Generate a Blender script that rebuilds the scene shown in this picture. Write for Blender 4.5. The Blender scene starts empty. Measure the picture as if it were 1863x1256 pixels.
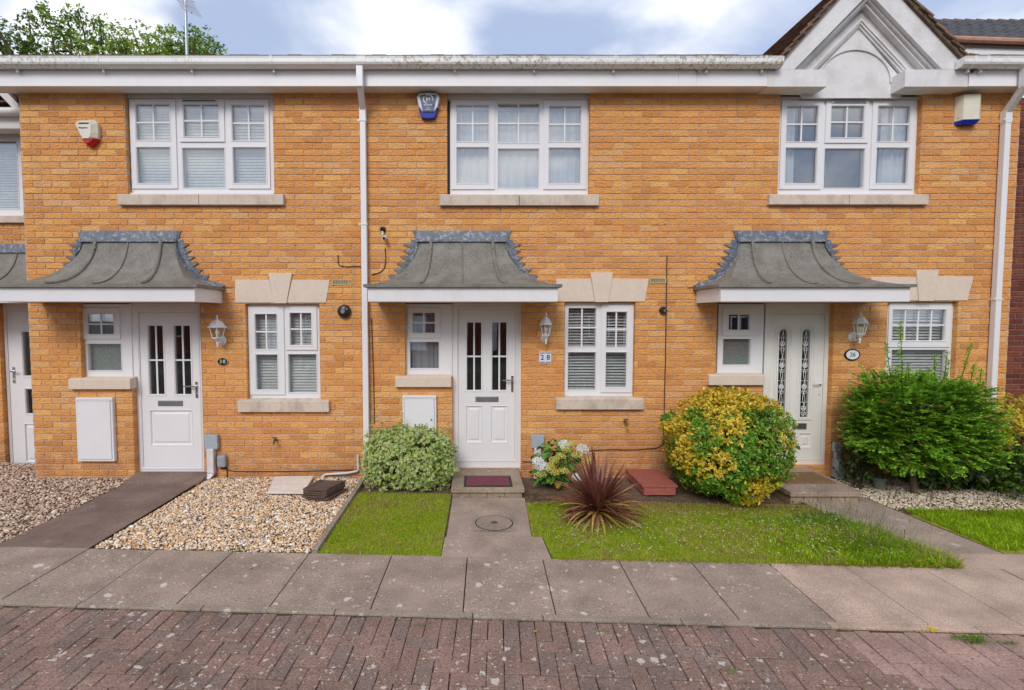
import bpy, bmesh, math, random
import numpy as np
from mathutils import Vector, Matrix, noise as mnoise
R = math.radians
rng = np.random.default_rng(7)
random.seed(7)
sc = bpy.context.scene
COL = sc.collection

# ------------------------------------------------------------------ camera
F, PX, PY, TH, H, D = 924.0, 860.0, 628.0, math.atan(48 / 924.0), 1.95, 6.2
cam_d = bpy.data.cameras.new('camera')
cam = bpy.data.objects.new('camera', cam_d)
COL.objects.link(cam)
cam.location = (0, -D, H)
cam.rotation_euler = (R(90) - TH, 0, 0)
cam_d.sensor_fit = 'HORIZONTAL'
cam_d.sensor_width = 36
cam_d.lens = F / 1863 * 36
cam_d.shift_x = (931.5 - PX) / 1863
cam_d.shift_y = 0.0
cam_d.clip_start = 0.05
cam_d.clip_end = 900
sc.camera = cam

# ------------------------------------------------------------------ sky, sun, exposure
SUN_EL, SUN_AZ = 37.0, 196.0            # azimuth clockwise from +Y; the sun stands behind the camera, a little to the left
w = bpy.data.worlds.new('World')
sc.world = w
w.use_nodes = True
nt = w.node_tree
N, L = nt.nodes, nt.links
N.clear()
wout = N.new('ShaderNodeOutputWorld')
bg = N.new('ShaderNodeBackground')
bg.inputs['Strength'].default_value = 0.12
sky = N.new('ShaderNodeTexSky')
sky.sky_type = 'NISHITA'
sky.sun_disc = False
sky.sun_elevation = R(SUN_EL)
sky.sun_rotation = R(SUN_AZ)
sky.air_density = 1.0
sky.dust_density = 1.5
tc = N.new('ShaderNodeTexCoord')
sep = N.new('ShaderNodeSeparateXYZ')
L.new(tc.outputs['Generated'], sep.inputs[0])
def wmath(op, a, b=None, c=None):
    n = N.new('ShaderNodeMath'); n.operation = op
    for i, v in enumerate((a, b, c)):
        if v is None: continue
        if isinstance(v, (int, float)): n.inputs[i].default_value = v
        else: L.new(v, n.inputs[i])
    return n.outputs[0]
zz = wmath('ADD', wmath('MAXIMUM', sep.outputs['Z'], 0.0), 0.22)
cx = wmath('DIVIDE', sep.outputs['X'], zz)
cy = wmath('DIVIDE', sep.outputs['Y'], zz)
comb = N.new('ShaderNodeCombineXYZ')
L.new(cx, comb.inputs[0]); L.new(cy, comb.inputs[1]); comb.inputs[2].default_value = 3.7
def wnoise(scale, detail, rough, off):
    mp = N.new('ShaderNodeMapping'); mp.inputs['Location'].default_value = off
    L.new(comb.outputs[0], mp.inputs[0])
    n = N.new('ShaderNodeTexNoise'); n.inputs['Scale'].default_value = scale
    n.inputs['Detail'].default_value = detail; n.inputs['Roughness'].default_value = rough
    n.inputs['Distortion'].default_value = 0.25
    L.new(mp.outputs[0], n.inputs['Vector'])
    return n.outputs['Fac']
def wramp(fac, stops):
    r = N.new('ShaderNodeValToRGB')
    cr = r.color_ramp
    cr.elements[0].position, cr.elements[0].color = stops[0]
    cr.elements[1].position, cr.elements[1].color = stops[-1]
    for p, c in stops[1:-1]:
        e = cr.elements.new(p); e.color = c
    cr.interpolation = 'EASE'
    L.new(fac, r.inputs[0])
    return r.outputs[0]
CLOUD_OFF = (4.903, 2.755, -0.674)
# blue sky seen through a thin high veil, with broken white and grey-violet cloud below it
veil = N.new('ShaderNodeMixRGB'); veil.inputs[0].default_value = 0.8
L.new(sky.outputs[0], veil.inputs[1]); veil.inputs[2].default_value = (3.5, 4.2, 5.8, 1)
mask = wramp(wnoise(2.33, 7, 0.47, CLOUD_OFF), [(0.40, (0, 0, 0, 1)), (0.66, (1, 1, 1, 1))])
tone = wramp(wnoise(1.3, 5, 0.55, (4.1, 2.0, 1.0)), [(0.36, (4.7, 5.2, 6.5, 1)), (0.54, (8.2, 8.3, 8.6, 1))])
mixc = N.new('ShaderNodeMixRGB')
L.new(mask, mixc.inputs[0]); L.new(veil.outputs[0], mixc.inputs[1]); L.new(tone, mixc.inputs[2])
L.new(mixc.outputs[0], bg.inputs['Color'])
L.new(bg.outputs[0], wout.inputs[0])

sun_d = bpy.data.lights.new('sun', 'SUN')
sun_d.energy = 1.5
sun_d.angle = R(22)
sun_d.color = (1.0, 0.955, 0.89)
sun = bpy.data.objects.new('sun', sun_d)
COL.objects.link(sun)
sdir = Vector((math.sin(R(SUN_AZ)) * math.cos(R(SUN_EL)), math.cos(R(SUN_AZ)) * math.cos(R(SUN_EL)), math.sin(R(SUN_EL))))
sun.rotation_euler = sdir.to_track_quat('Z', 'Y').to_euler()
sun.location = (0, -8, 12)

sc.view_settings.view_transform = 'Standard'
sc.view_settings.look = 'None'
sc.view_settings.gamma = 1.0
sc.view_settings.use_curve_mapping = False
sc.view_settings.exposure = 0.32
sc.render.engine = 'CYCLES'
sc.cycles.max_bounces = 8
sc.cycles.transparent_max_bounces = 12
sc.cycles.use_denoising = True

# ------------------------------------------------------------------ helpers
ST, CT = math.sin(TH), math.cos(TH)
def at(u, v, Y=0.0):
    """where the sight line through a photograph pixel meets the vertical plane y = Y: (x, z)"""
    vz = (PY - v) / F
    t = (Y + D) / (CT + ST * vz)
    return (u - PX) / F * t, H + t * (CT * vz - ST)
def gat(u, v, z=0.0):
    """where the sight line meets the horizontal plane at height z: (x, y)"""
    vz = (PY - v) / F
    t = (z - H) / (CT * vz - ST)
    return (u - PX) / F * t, -D + t * (CT + ST * vz)
def rect(u0, v0, u1, v1, Y=0.0):
    uc, vc = (u0 + u1) / 2, (v0 + v1) / 2
    return at(u0, vc, Y)[0], at(u1, vc, Y)[0], at(uc, v1, Y)[1], at(uc, v0, Y)[1]   # x0 x1 z0 z1

WL = {}
def wl(o):
    return WL.get(o.name, Vector((0, 0, 0))) if o is not None else Vector((0, 0, 0))
def tag(o, label=None, cat=None, group=None, kind=None):
    if label: o['label'] = label
    if cat: o['category'] = cat
    if group: o['group'] = group
    if kind: o['kind'] = kind
    return o
def thing(name, loc, label, cat, group=None):
    o = bpy.data.objects.new(name, None)
    o.empty_display_size = 0.1
    COL.objects.link(o)
    o.location = loc
    WL[o.name] = Vector(loc)
    return tag(o, label, cat, group)
def link(name, me, parent=None, loc=None):
    o = bpy.data.objects.new(name, me)
    COL.objects.link(o)
    if parent is not None:
        o.parent = parent
    base = wl(parent)
    if loc is not None:
        o.location = Vector(loc) - base
        WL[o.name] = Vector(loc)
    else:
        WL[o.name] = base
    return o
def copy_tree(o, parent=None):
    c = o.copy()
    COL.objects.link(c)
    c.parent = parent
    for ch in o.children:
        copy_tree(ch, c)
    return c
def npmesh(name, V, Fc, mat=None, smooth=False, col=None, nper=None):
    """mesh from arrays: V (n,3), Fc (m,k) all faces with k corners"""
    V = np.asarray(V, np.float32); Fc = np.asarray(Fc, np.int32)
    me = bpy.data.meshes.new(name)
    me.vertices.add(len(V)); me.vertices.foreach_set('co', V.ravel())
    k = Fc.shape[1]
    me.loops.add(Fc.size); me.loops.foreach_set('vertex_index', Fc.ravel())
    me.polygons.add(len(Fc))
    me.polygons.foreach_set('loop_start', np.arange(0, Fc.size, k, dtype=np.int32))
    me.polygons.foreach_set('loop_total', np.full(len(Fc), k, np.int32))
    if smooth: me.polygons.foreach_set('use_smooth', np.ones(len(Fc), bool))
    me.update(calc_edges=True)
    if col is not None:
        a = me.color_attributes.new('col', 'FLOAT_COLOR', 'POINT')
        c4 = np.ones((len(V), 4), np.float32); c4[:, :3] = col
        a.data.foreach_set('color', c4.ravel())
    if mat: me.materials.append(mat)
    return me

class MB:
    def __init__(s): s.v, s.f = [], []
    def add(s, vs, fs):
        b = len(s.v)
        s.v += [tuple(p) for p in vs]
        s.f += [tuple(i + b for i in f) for f in fs]
        return s
    def box(s, x0, x1, y0, y1, z0, z1):
        return s.add([(x0, y0, z0), (x1, y0, z0), (x1, y1, z0), (x0, y1, z0), (x0, y0, z1), (x1, y0, z1), (x1, y1, z1), (x0, y1, z1)],
                     [(0, 3, 2, 1), (4, 5, 6, 7), (0, 1, 5, 4), (1, 2, 6, 5), (2, 3, 7, 6), (3, 0, 4, 7)])
    def prism(s, poly, y0, y1):
        """poly in (x, z), counter-clockwise seen from -y; extruded from y0 (front) to y1"""
        n = len(poly)
        vs = [(x, y0, z) for x, z in poly] + [(x, y1, z) for x, z in poly]
        fs = [tuple(range(n)), tuple(range(2 * n - 1, n - 1, -1))]
        fs += [(i, i + n, (i + 1) % n + n, (i + 1) % n) for i in range(n)]
        return s.add(vs, fs)
    def prism_z(s, poly, z0, z1):
        """poly in (x, y), counter-clockwise from above"""
        n = len(poly)
        vs = [(x, y, z0) for x, y in poly] + [(x, y, z1) for x, y in poly]
        fs = [tuple(range(n - 1, -1, -1)), tuple(range(n, 2 * n))]
        fs += [(i, (i + 1) % n, (i + 1) % n + n, i + n) for i in range(n)]
        return s.add(vs, fs)
    def prism_x(s, poly, x0, x1):
        """poly in (y, z)"""
        n = len(poly)
        vs = [(x0, y, z) for y, z in poly] + [(x1, y, z) for y, z in poly]
        fs = [tuple(range(n)), tuple(range(2 * n - 1, n - 1, -1))]
        fs += [(i, i + n, (i + 1) % n + n, (i + 1) % n) for i in range(n)]
        return s.add(vs, fs)
    def tube(s, pts, r, n=8, caps=True):
        pts = [Vector(p) for p in pts]
        rs = r if isinstance(r, (list, tuple)) else [r] * len(pts)
        rings = []
        up = Vector((0.13, 0.31, 0.94)).normalized()
        for i, p in enumerate(pts):
            t = (pts[min(i + 1, len(pts) - 1)] - pts[max(i - 1, 0)]).normalized()
            a = t.cross(up)
            if a.length < 1e-3: a = t.cross(Vector((1, 0, 0)))
            a.normalize(); b = t.cross(a)
            rings.append([p + (a * math.cos(k * 2 * math.pi / n) + b * math.sin(k * 2 * math.pi / n)) * rs[i] for k in range(n)])
        vs = [q for ring in rings for q in ring]
        fs = []
        for i in range(len(pts) - 1):
            for k in range(n):
                fs.append((i * n + k, i * n + (k + 1) % n, (i + 1) * n + (k + 1) % n, (i + 1) * n + k))
        if caps:
            fs.append(tuple(range(n - 1, -1, -1))); m = (len(pts) - 1) * n
            fs.append(tuple(range(m, m + n)))
        return s.add(vs, fs)
    def lathe(s, prof, c, n=12, ph=0.0):
        """prof (r, z) from bottom to top about a vertical axis at c"""
        vs, fs = [], []
        for r, z in prof:
            for k in range(n):
                a = ph + k * 2 * math.pi / n
                vs.append((c[0] + r * math.cos(a), c[1] + r * math.sin(a), c[2] + z))
        for i in range(len(prof) - 1):
            for k in range(n):
                fs.append((i * n + k, i * n + (k + 1) % n, (i + 1) * n + (k + 1) % n, (i + 1) * n + k))
        fs.append(tuple(range(n - 1, -1, -1))); m = (len(prof) - 1) * n
        fs.append(tuple(range(m, m + n)))
        return s.add(vs, fs)
    def ring(s, x0, x1, z0, z1, prof):
        """rectangular ring lofted through (inset, y) pairs, from outside in"""
        vs, fs = [], []
        for a, y in prof:
            vs += [(x0 + a, y, z0 + a), (x1 - a, y, z0 + a), (x1 - a, y, z1 - a), (x0 + a, y, z1 - a)]
        for i in range(len(prof) - 1):
            for k in range(4):
                fs.append((i * 4 + k, i * 4 + (k + 1) % 4, (i + 1) * 4 + (k + 1) % 4, (i + 1) * 4 + k))
        return s.add(vs, fs)
    def plate(s, x0, x1, z0, z1, holes, y0, y1):
        """a slab facing -y with rectangular holes and their reveals"""
        xs = sorted({x0, x1, *[h[0] for h in holes], *[h[1] for h in holes]}); xs = [x for x in xs if x0 <= x <= x1]
        zs = sorted({z0, z1, *[h[2] for h in holes], *[h[3] for h in holes]}); zs = [z for z in zs if z0 <= z <= z1]
        def solid(i, j):
            if i < 0 or j < 0 or i >= len(xs) - 1 or j >= len(zs) - 1: return False
            cx_, cz_ = (xs[i] + xs[i + 1]) / 2, (zs[j] + zs[j + 1]) / 2
            return not any(h[0] < cx_ < h[1] and h[2] < cz_ < h[3] for h in holes)
        for i in range(len(xs) - 1):
            for j in range(len(zs) - 1):
                if not solid(i, j): continue
                a, b, c, d = xs[i], xs[i + 1], zs[j], zs[j + 1]
                s.add([(a, y0, c), (b, y0, c), (b, y0, d), (a, y0, d)], [(0, 1, 2, 3)])
                s.add([(a, y1, c), (b, y1, c), (b, y1, d), (a, y1, d)], [(3, 2, 1, 0)])
                if not solid(i - 1, j): s.add([(a, y0, c), (a, y0, d), (a, y1, d), (a, y1, c)], [(0, 1, 2, 3)])
                if not solid(i + 1, j): s.add([(b, y0, c), (b, y1, c), (b, y1, d), (b, y0, d)], [(0, 1, 2, 3)])
                if not solid(i, j - 1): s.add([(a, y0, c), (a, y1, c), (b, y1, c), (b, y0, c)], [(0, 1, 2, 3)])
                if not solid(i, j + 1): s.add([(a, y0, d), (b, y0, d), (b, y1, d), (a, y1, d)], [(0, 1, 2, 3)])
        return s
    def mesh(s, name, mat, off=Vector((0, 0, 0)), smooth=False, bevel=0.0, merge=False):
        me = bpy.data.meshes.new(name)
        me.from_pydata([(x - off.x, y - off.y, z - off.z) for x, y, z in s.v], [], s.f)
        if bevel or merge:
            bm = bmesh.new(); bm.from_mesh(me)
            if merge: bmesh.ops.remove_doubles(bm, verts=bm.verts, dist=1e-5)
            if bevel:
                es = [e for e in bm.edges if len(e.link_faces) == 2 and e.calc_face_angle(0) > 0.5]
                bmesh.ops.bevel(bm, geom=es, offset=bevel, segments=2, affect='EDGES', profile=0.6, clamp_overlap=True)
            bm.to_mesh(me); bm.free()
        if smooth:
            me.polygons.foreach_set('use_smooth', np.ones(len(me.polygons), bool))
            try: me.set_sharp_from_angle(angle=R(40))
            except Exception: pass
        me.materials.append(mat)
        me.update()
        return me
    def build(s, name, mat, parent=None, smooth=False, bevel=0.0, merge=False):
        return link(name, s.mesh(name, mat, wl(parent), smooth, bevel, merge), parent)

def text_mesh(txt, size, loc, mat, name, parent, extrude=0.0015, bold=False, align='CENTER'):
    cu = bpy.data.curves.new('lettering', 'FONT')
    cu.body = txt; cu.size = size; cu.align_x = align; cu.align_y = 'CENTER'; cu.extrude = extrude
    cu.resolution_u = 3
    if bold: cu.offset = size * 0.018
    t = bpy.data.objects.new('tmp', cu)
    COL.objects.link(t)
    dg = bpy.context.evaluated_depsgraph_get()
    me = bpy.data.meshes.new_from_object(t.evaluated_get(dg))
    bpy.data.objects.remove(t)
    me.transform(Matrix.Rotation(R(90), 4, 'X'))
    me.transform(Matrix.Translation(Vector(loc) - wl(parent)))
    me.materials.clear(); me.materials.append(mat)
    return link(name, me, parent)

# ------------------------------------------------------------------ materials
class Mat:
    def __init__(s, name):
        s.m = bpy.data.materials.new(name); s.m.use_nodes = True
        s.t = s.m.node_tree; s.n = s.t.nodes; s.l = s.t.links
        s.b = s.n['Principled BSDF']
        s.pos = s.n.new('ShaderNodeNewGeometry').outputs['Position']
        s.out = s.n['Material Output']
    def put(s, sock, v):
        if hasattr(v, 'links') or isinstance(v, bpy.types.NodeSocket): s.l.new(v, sock)
        elif isinstance(v, (tuple, list)) and len(v) == 3 and len(sock.default_value) == 4: sock.default_value = (*v, 1)
        else: sock.default_value = v
    def math(s, op, a, b=0.0, c=0.0, clamp=False):
        n = s.n.new('ShaderNodeMath'); n.operation = op; n.use_clamp = clamp
        for i, v in enumerate((a, b, c)): s.put(n.inputs[i], v)
        return n.outputs[0]
    def vec(s, v=None, scale=(1, 1, 1), loc=(0, 0, 0), rot=(0, 0, 0)):
        n = s.n.new('ShaderNodeMapping')
        s.l.new(v or s.pos, n.inputs[0]); n.inputs['Scale'].default_value = scale
        n.inputs['Location'].default_value = loc; n.inputs['Rotation'].default_value = rot
        return n.outputs[0]
    def noise(s, scale, detail=3, rough=0.55, v=None, dist=0.0):
        n = s.n.new('ShaderNodeTexNoise')
        s.l.new(v or s.pos, n.inputs['Vector'])
        n.inputs['Scale'].default_value = scale; n.inputs['Detail'].default_value = detail
        n.inputs['Roughness'].default_value = rough; n.inputs['Distortion'].default_value = dist
        return n.outputs['Fac']
    def voro(s, scale, v=None, feature='F1'):
        n = s.n.new('ShaderNodeTexVoronoi'); n.feature = feature
        s.l.new(v or s.pos, n.inputs['Vector']); n.inputs['Scale'].default_value = scale
        return n
    def ramp(s, fac, *stops, interp='LINEAR'):
        n = s.n.new('ShaderNodeValToRGB'); cr = n.color_ramp; cr.interpolation = interp
        c4 = lambda c: (c, c, c, 1) if isinstance(c, (int, float)) else (*c, 1)
        cr.elements[0].position, cr.elements[0].color = stops[0][0], c4(stops[0][1])
        cr.elements[1].position, cr.elements[1].color = stops[-1][0], c4(stops[-1][1])
        for p, c in stops[1:-1]:
            e = cr.elements.new(p); e.color = c4(c)
        s.l.new(fac, n.inputs[0])
        return n.outputs[0]
    def mix(s, fac, a, b, mode='MIX'):
        n = s.n.new('ShaderNodeMixRGB'); n.blend_type = mode
        s.put(n.inputs[0], fac); s.put(n.inputs[1], a); s.put(n.inputs[2], b)
        return n.outputs[0]
    def bump(s, h, strength=0.3, dist=0.01):
        n = s.n.new('ShaderNodeBump'); n.inputs['Strength'].default_value = strength
        n.inputs['Distance'].default_value = dist
        s.l.new(h, n.inputs['Height']); s.l.new(n.outputs[0], s.b.inputs['Normal'])
    def done(s, col, rough=0.6, spec=0.4, metal=0.0):
        s.put(s.b.inputs['Base Color'], col); s.put(s.b.inputs['Roughness'], rough)
        s.b.inputs['Specular IOR Level'].default_value = spec; s.b.inputs['Metallic'].default_value = metal
        return s.m

def simple(name, c, rough=0.5, spec=0.4, var=0.12, scale=14, metal=0.0, bump=0.0, bscale=120):
    m = Mat(name)
    lo = tuple(x * (1 - var) for x in c); hi = tuple(min(1, x * (1 + var)) for x in c)
    if bump: m.bump(m.noise(bscale, 3), bump, 0.004)
    return m.done(m.ramp(m.noise(scale, 4), (0.3, lo), (0.7, hi)), rough, spec, metal)

def brick_mat(name, ramp, stain):
    m = Mat(name)
    sp = m.n.new('ShaderNodeSeparateXYZ'); m.l.new(m.pos, sp.inputs[0])
    row = m.math('FLOOR', m.math('DIVIDE', sp.outputs['Z'], 0.075))
    odd = m.math('MULTIPLY', m.math('FLOORED_MODULO', row, 2.0), 0.1125)
    colm = m.math('FLOOR', m.math('DIVIDE', m.math('ADD', sp.outputs['X'], odd), 0.225))
    cb = m.n.new('ShaderNodeCombineXYZ'); m.l.new(row, cb.inputs[0]); m.l.new(colm, cb.inputs[1])
    wn = m.n.new('ShaderNodeTexWhiteNoise'); m.l.new(cb.outputs[0], wn.inputs['Vector'])
    base = m.ramp(wn.outputs['Value'], *ramp)
    big = m.noise(0.9, 3)
    base = m.mix(m.ramp(big, (0.45, 0.0), (0.72, 0.4)), base, stain)
    v = m.vec(scale=(1, 1, 3.2))
    grain = m.noise(46, 5, 0.65, v)
    base = m.mix(0.62, base, m.ramp(grain, (0.25, 0.5), (0.5, 1.0), (0.75, 1.22)), 'MULTIPLY')
    dents = m.noise(26, 2, 0.6, m.vec(scale=(1, 1, 2.4), loc=(3, 1, 2)))
    base = m.mix(m.ramp(dents, (0.62, 0.0), (0.74, 0.55)), base, (0.2, 0.075, 0.03))
    sx2 = m.noise(6.5, 5, 0.65, m.vec(scale=(1.5, 1, 1), loc=(1, 8, 4)))
    base = m.mix(m.ramp(sx2, (0.64, 0.0), (0.76, 0.4)), base, (0.78, 0.58, 0.42))
    run = m.noise(3.2, 5, 0.6, m.vec(scale=(3.0, 1, 0.22), loc=(2, 0, 5)))
    base = m.mix(m.ramp(run, (0.55, 0.0), (0.72, 0.32)), base, (0.42, 0.20, 0.10))
    lowz = m.ramp(sp.outputs['Z'], (0.10, 1.0), (0.62, 0.0))
    wet = m.math('MULTIPLY', lowz, m.ramp(m.noise(5, 4, 0.6), (0.35, 0.0), (0.6, 0.6)))
    base = m.mix(wet, base, (0.36, 0.155, 0.075))
    h = m.math('ADD', m.math('MULTIPLY', grain, 0.6), m.ramp(dents, (0.35, 1.0), (0.7, 0.0)))
    m.bump(h, 0.75, 0.010)
    return m.done(base, 0.85, 0.2)

M_BRICK = brick_mat('buff_orange_brick', [(0.0, (0.63, 0.27, 0.082)), (0.2, (0.74, 0.335, 0.10)), (0.65, (0.79, 0.37, 0.112)), (0.85, (0.86, 0.46, 0.15)), (1.0, (0.75, 0.41, 0.18))], (0.76, 0.325, 0.125))
M_REDBRICK = brick_mat('dark_red_brick', [(0.0, (0.15, 0.04, 0.028)), (0.5, (0.2, 0.055, 0.035)), (1.0, (0.26, 0.08, 0.05))], (0.16, 0.05, 0.035))
M_MORTAR = simple('mortar', (0.52, 0.36, 0.27), 0.9, 0.2, 0.18, 22, bump=0.4)
M_MORTAR_D = simple('grey_mortar', (0.22, 0.16, 0.14), 0.9, 0.2, 0.18, 22)

def upvc(name, dirt=0.0, moss=0.0, base=(0.80, 0.79, 0.80), rough=0.28, streak=None):
    m = Mat(name)
    c = m.ramp(m.noise(3.0, 4), (0.3, tuple(x * 0.965 for x in base)), (0.7, base))
    streak = dirt if streak is None else streak
    if dirt:
        st = m.noise(5, 5, 0.65, m.vec(scale=(2.4, 1, 0.5)))
        c = m.mix(m.math('MULTIPLY', m.ramp(st, (0.5, 0.0), (0.78, 1.0)), streak), c, (0.42, 0.38, 0.33))
        bl = m.noise(2.6, 6, 0.68)
        c = m.mix(m.math('MULTIPLY', m.ramp(bl, (0.46, 0.0), (0.72, 1.0)), dirt), c, (0.40, 0.37, 0.33))
        fl = m.noise(30, 4, 0.7)
        c = m.mix(m.math('MULTIPLY', m.ramp(fl, (0.6, 0.0), (0.72, 1.0)), dirt * .6), c, (0.33, 0.30, 0.26))
    if moss:
        ms = m.noise(26, 6, 0.75, m.vec(scale=(1, 1, 0.8)))
        reg = m.noise(0.55, 2, 0.5, m.vec(loc=(1.6, 0, 0)))
        mk = m.math('MULTIPLY', m.ramp(ms, (0.5, 0.0), (0.6, 1.0)), m.ramp(reg, (0.48, 0.0), (0.60, 1.0)))
        c = m.mix(m.math('MULTIPLY', mk, moss), c, (0.27, 0.24, 0.08))
        fs = m.noise(40, 3, 0.6, m.vec(scale=(2, 1, 0.25)))
        c = m.mix(m.math('MULTIPLY', m.ramp(fs, (0.56, 0.0), (0.68, 1.0)), moss * 0.3), c, (0.3, 0.27, 0.2))
    return m.done(c, rough, 0.45)
M_UPVC = upvc('white_upvc', 0.05)
M_UPVC2 = upvc('white_upvc_door', 0.02, base=(0.80, 0.785, 0.79), rough=0.35)
M_CREAM = upvc('cream_upvc', 0.03, base=(0.80, 0.785, 0.745), rough=0.32)
M_FASCIA = upvc('weathered_white_board', 0.07, base=(0.88, 0.87, 0.88), rough=0.45, streak=0.08)
M_GUTTER = upvc('weathered_white_gutter', 0.08, 0.8, base=(0.86, 0.85, 0.84), rough=0.4, streak=0.10)
M_GABLE = upvc('grimy_white_moulding', 0.5, base=(0.78, 0.765, 0.765), rough=0.6, streak=0.15)
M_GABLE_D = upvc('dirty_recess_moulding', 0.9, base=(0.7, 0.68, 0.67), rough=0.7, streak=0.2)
M_FASCIA_PEEL = upvc('peeling_white_board', 0.2, rough=0.5)

def stone(name, c, dirt):
    m = Mat(name)
    b = m.ramp(m.noise(35, 5, 0.6), (0.3, tuple(x * 0.93 for x in c)), (0.7, tuple(x * 1.04 for x in c)))
    d = m.noise(5, 5, 0.65, m.vec(scale=(1.6, 1, 0.8)))
    b = m.mix(m.math('MULTIPLY', m.ramp(d, (0.45, 0.0), (0.7, 1.0)), dirt), b, (0.24, 0.20, 0.165))
    m.bump(m.noise(90, 3), 0.2, 0.004)
    return m.done(b, 0.85, 0.25)
M_STONE = stone('cast_stone', (0.72, 0.60, 0.49), 0.10)
M_SILL = stone('weathered_cast_stone', (0.66, 0.55, 0.45), 0.45)

def lead(name, c, pale, amt):
    m = Mat(name)
    b = m.ramp(m.noise(11, 5, 0.65), (0.3, tuple(x * 0.7 for x in c)), (0.7, tuple(x * 1.25 for x in c)))
    b = m.mix(m.math('MULTIPLY', m.ramp(m.noise(24, 5, 0.7), (0.52, 0.0), (0.66, 1.0)), amt), b, pale)
    m.bump(m.noise(18, 3), 0.35, 0.008)
    return m.done(b, 0.55, 0.4, 0.15)
M_LEAD = lead('lead_flashing', (0.15, 0.165, 0.195), (0.46, 0.50, 0.56), 0.75)
def canopy_mat():
    m = Mat('grey_canopy_skin')
    b = m.ramp(m.noise(7, 5, 0.6), (0.3, (0.18, 0.166, 0.14)), (0.7, (0.27, 0.255, 0.22)))
    li = m.noise(46, 6, 0.78)
    reg = m.noise(4.5, 3, 0.6)
    mk = m.math('MULTIPLY', m.ramp(li, (0.46, 0.0), (0.57, 1.0)), m.ramp(reg, (0.34, 0.0), (0.58, 1.0)))
    b = m.mix(m.math('MULTIPLY', mk, 0.6), b, (0.09, 0.083, 0.066))
    bl = m.noise(17, 4, 0.7, m.vec(loc=(5, 2, 1)))
    b = m.mix(m.ramp(bl, (0.66, 0.0), (0.74, 0.6)), b, (0.33, 0.31, 0.25))
    m.bump(m.noise(60, 3), 0.2, 0.004)
    return m.done(b, 0.62, 0.35)
M_CANOPY = canopy_mat()

def glass_mat(name, tint, boost):
    m = Mat(name)
    n, l = m.n, m.l
    n.remove(m.b)
    tr = n.new('ShaderNodeBsdfTransparent'); tr.inputs[0].default_value = (*tint, 1)
    gl = n.new('ShaderNodeBsdfGlossy'); gl.inputs['Roughness'].default_value = 0.0
    gl.inputs[0].default_value = (0.96, 0.98, 1.0, 1)
    ge = n.new('ShaderNodeNewGeometry')
    dt = n.new('ShaderNodeVectorMath'); dt.operation = 'DOT_PRODUCT'
    l.new(ge.outputs['Normal'], dt.inputs[0]); l.new(ge.outputs['Incoming'], dt.inputs[1])
    k5 = m.math('POWER', m.math('SUBTRACT', 1.0, m.math('ABSOLUTE', dt.outputs['Value']), clamp=True), 5.0)
    fac = m.math('ADD', boost, m.math('MULTIPLY', k5, 1.0 - boost), clamp=True)
    mx = n.new('ShaderNodeMixShader')
    l.new(fac, mx.inputs[0]); l.new(tr.outputs[0], mx.inputs[1]); l.new(gl.outputs[0], mx.inputs[2])
    l.new(mx.outputs[0], m.out.inputs[0])
    nb = n.new('ShaderNodeBump'); nb.inputs['Strength'].default_value = 0.02; nb.inputs['Distance'].default_value = 0.02
    l.new(m.noise(2.2, 1), nb.inputs['Height']); l.new(nb.outputs[0], gl.inputs['Normal'])
    return m.m
M_GLASS = glass_mat('window_glass', (0.965, 0.98, 0.98), 0.18)
M_GLASS_D = glass_mat('door_glass', (0.86, 0.88, 0.88), 0.13)
M_LGLASS = glass_mat('lantern_glass', (0.9, 0.9, 0.88), 0.05)
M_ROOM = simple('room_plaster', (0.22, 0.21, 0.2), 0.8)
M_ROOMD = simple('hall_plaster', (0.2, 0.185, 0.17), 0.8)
M_BLIND = simple('white_blind', (0.84, 0.84, 0.82), 0.45)
M_BLINDG = simple('grey_blind', (0.52, 0.52, 0.5), 0.5)
def net(name, c, a):
    m = Mat(name)
    tr = m.n.new('ShaderNodeBsdfTransparent')
    mx = m.n.new('ShaderNodeMixShader'); mx.inputs[0].default_value = a
    m.done(m.ramp(m.noise(30, 2, v=m.vec(scale=(1, 1, 0.08))), (0.3, tuple(x * 0.8 for x in c)), (0.7, c)), 0.8, 0.1)
    m.l.new(tr.outputs[0], mx.inputs[1]); m.l.new(m.b.outputs[0], mx.inputs[2]); m.l.new(mx.outputs[0], m.out.inputs[0])
    return m.m
M_NET = net('net_curtain', (0.78, 0.78, 0.78), 0.8)
M_LACE = net('patterned_net_curtain', (0.55, 0.55, 0.57), 0.85)
M_FROST = simple('obscured_glass_film', (0.36, 0.39, 0.36), 0.7, 0.2, 0.25, 60)
M_CURTAIN = simple('pale_curtain', (0.66, 0.64, 0.62), 0.85)

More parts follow.
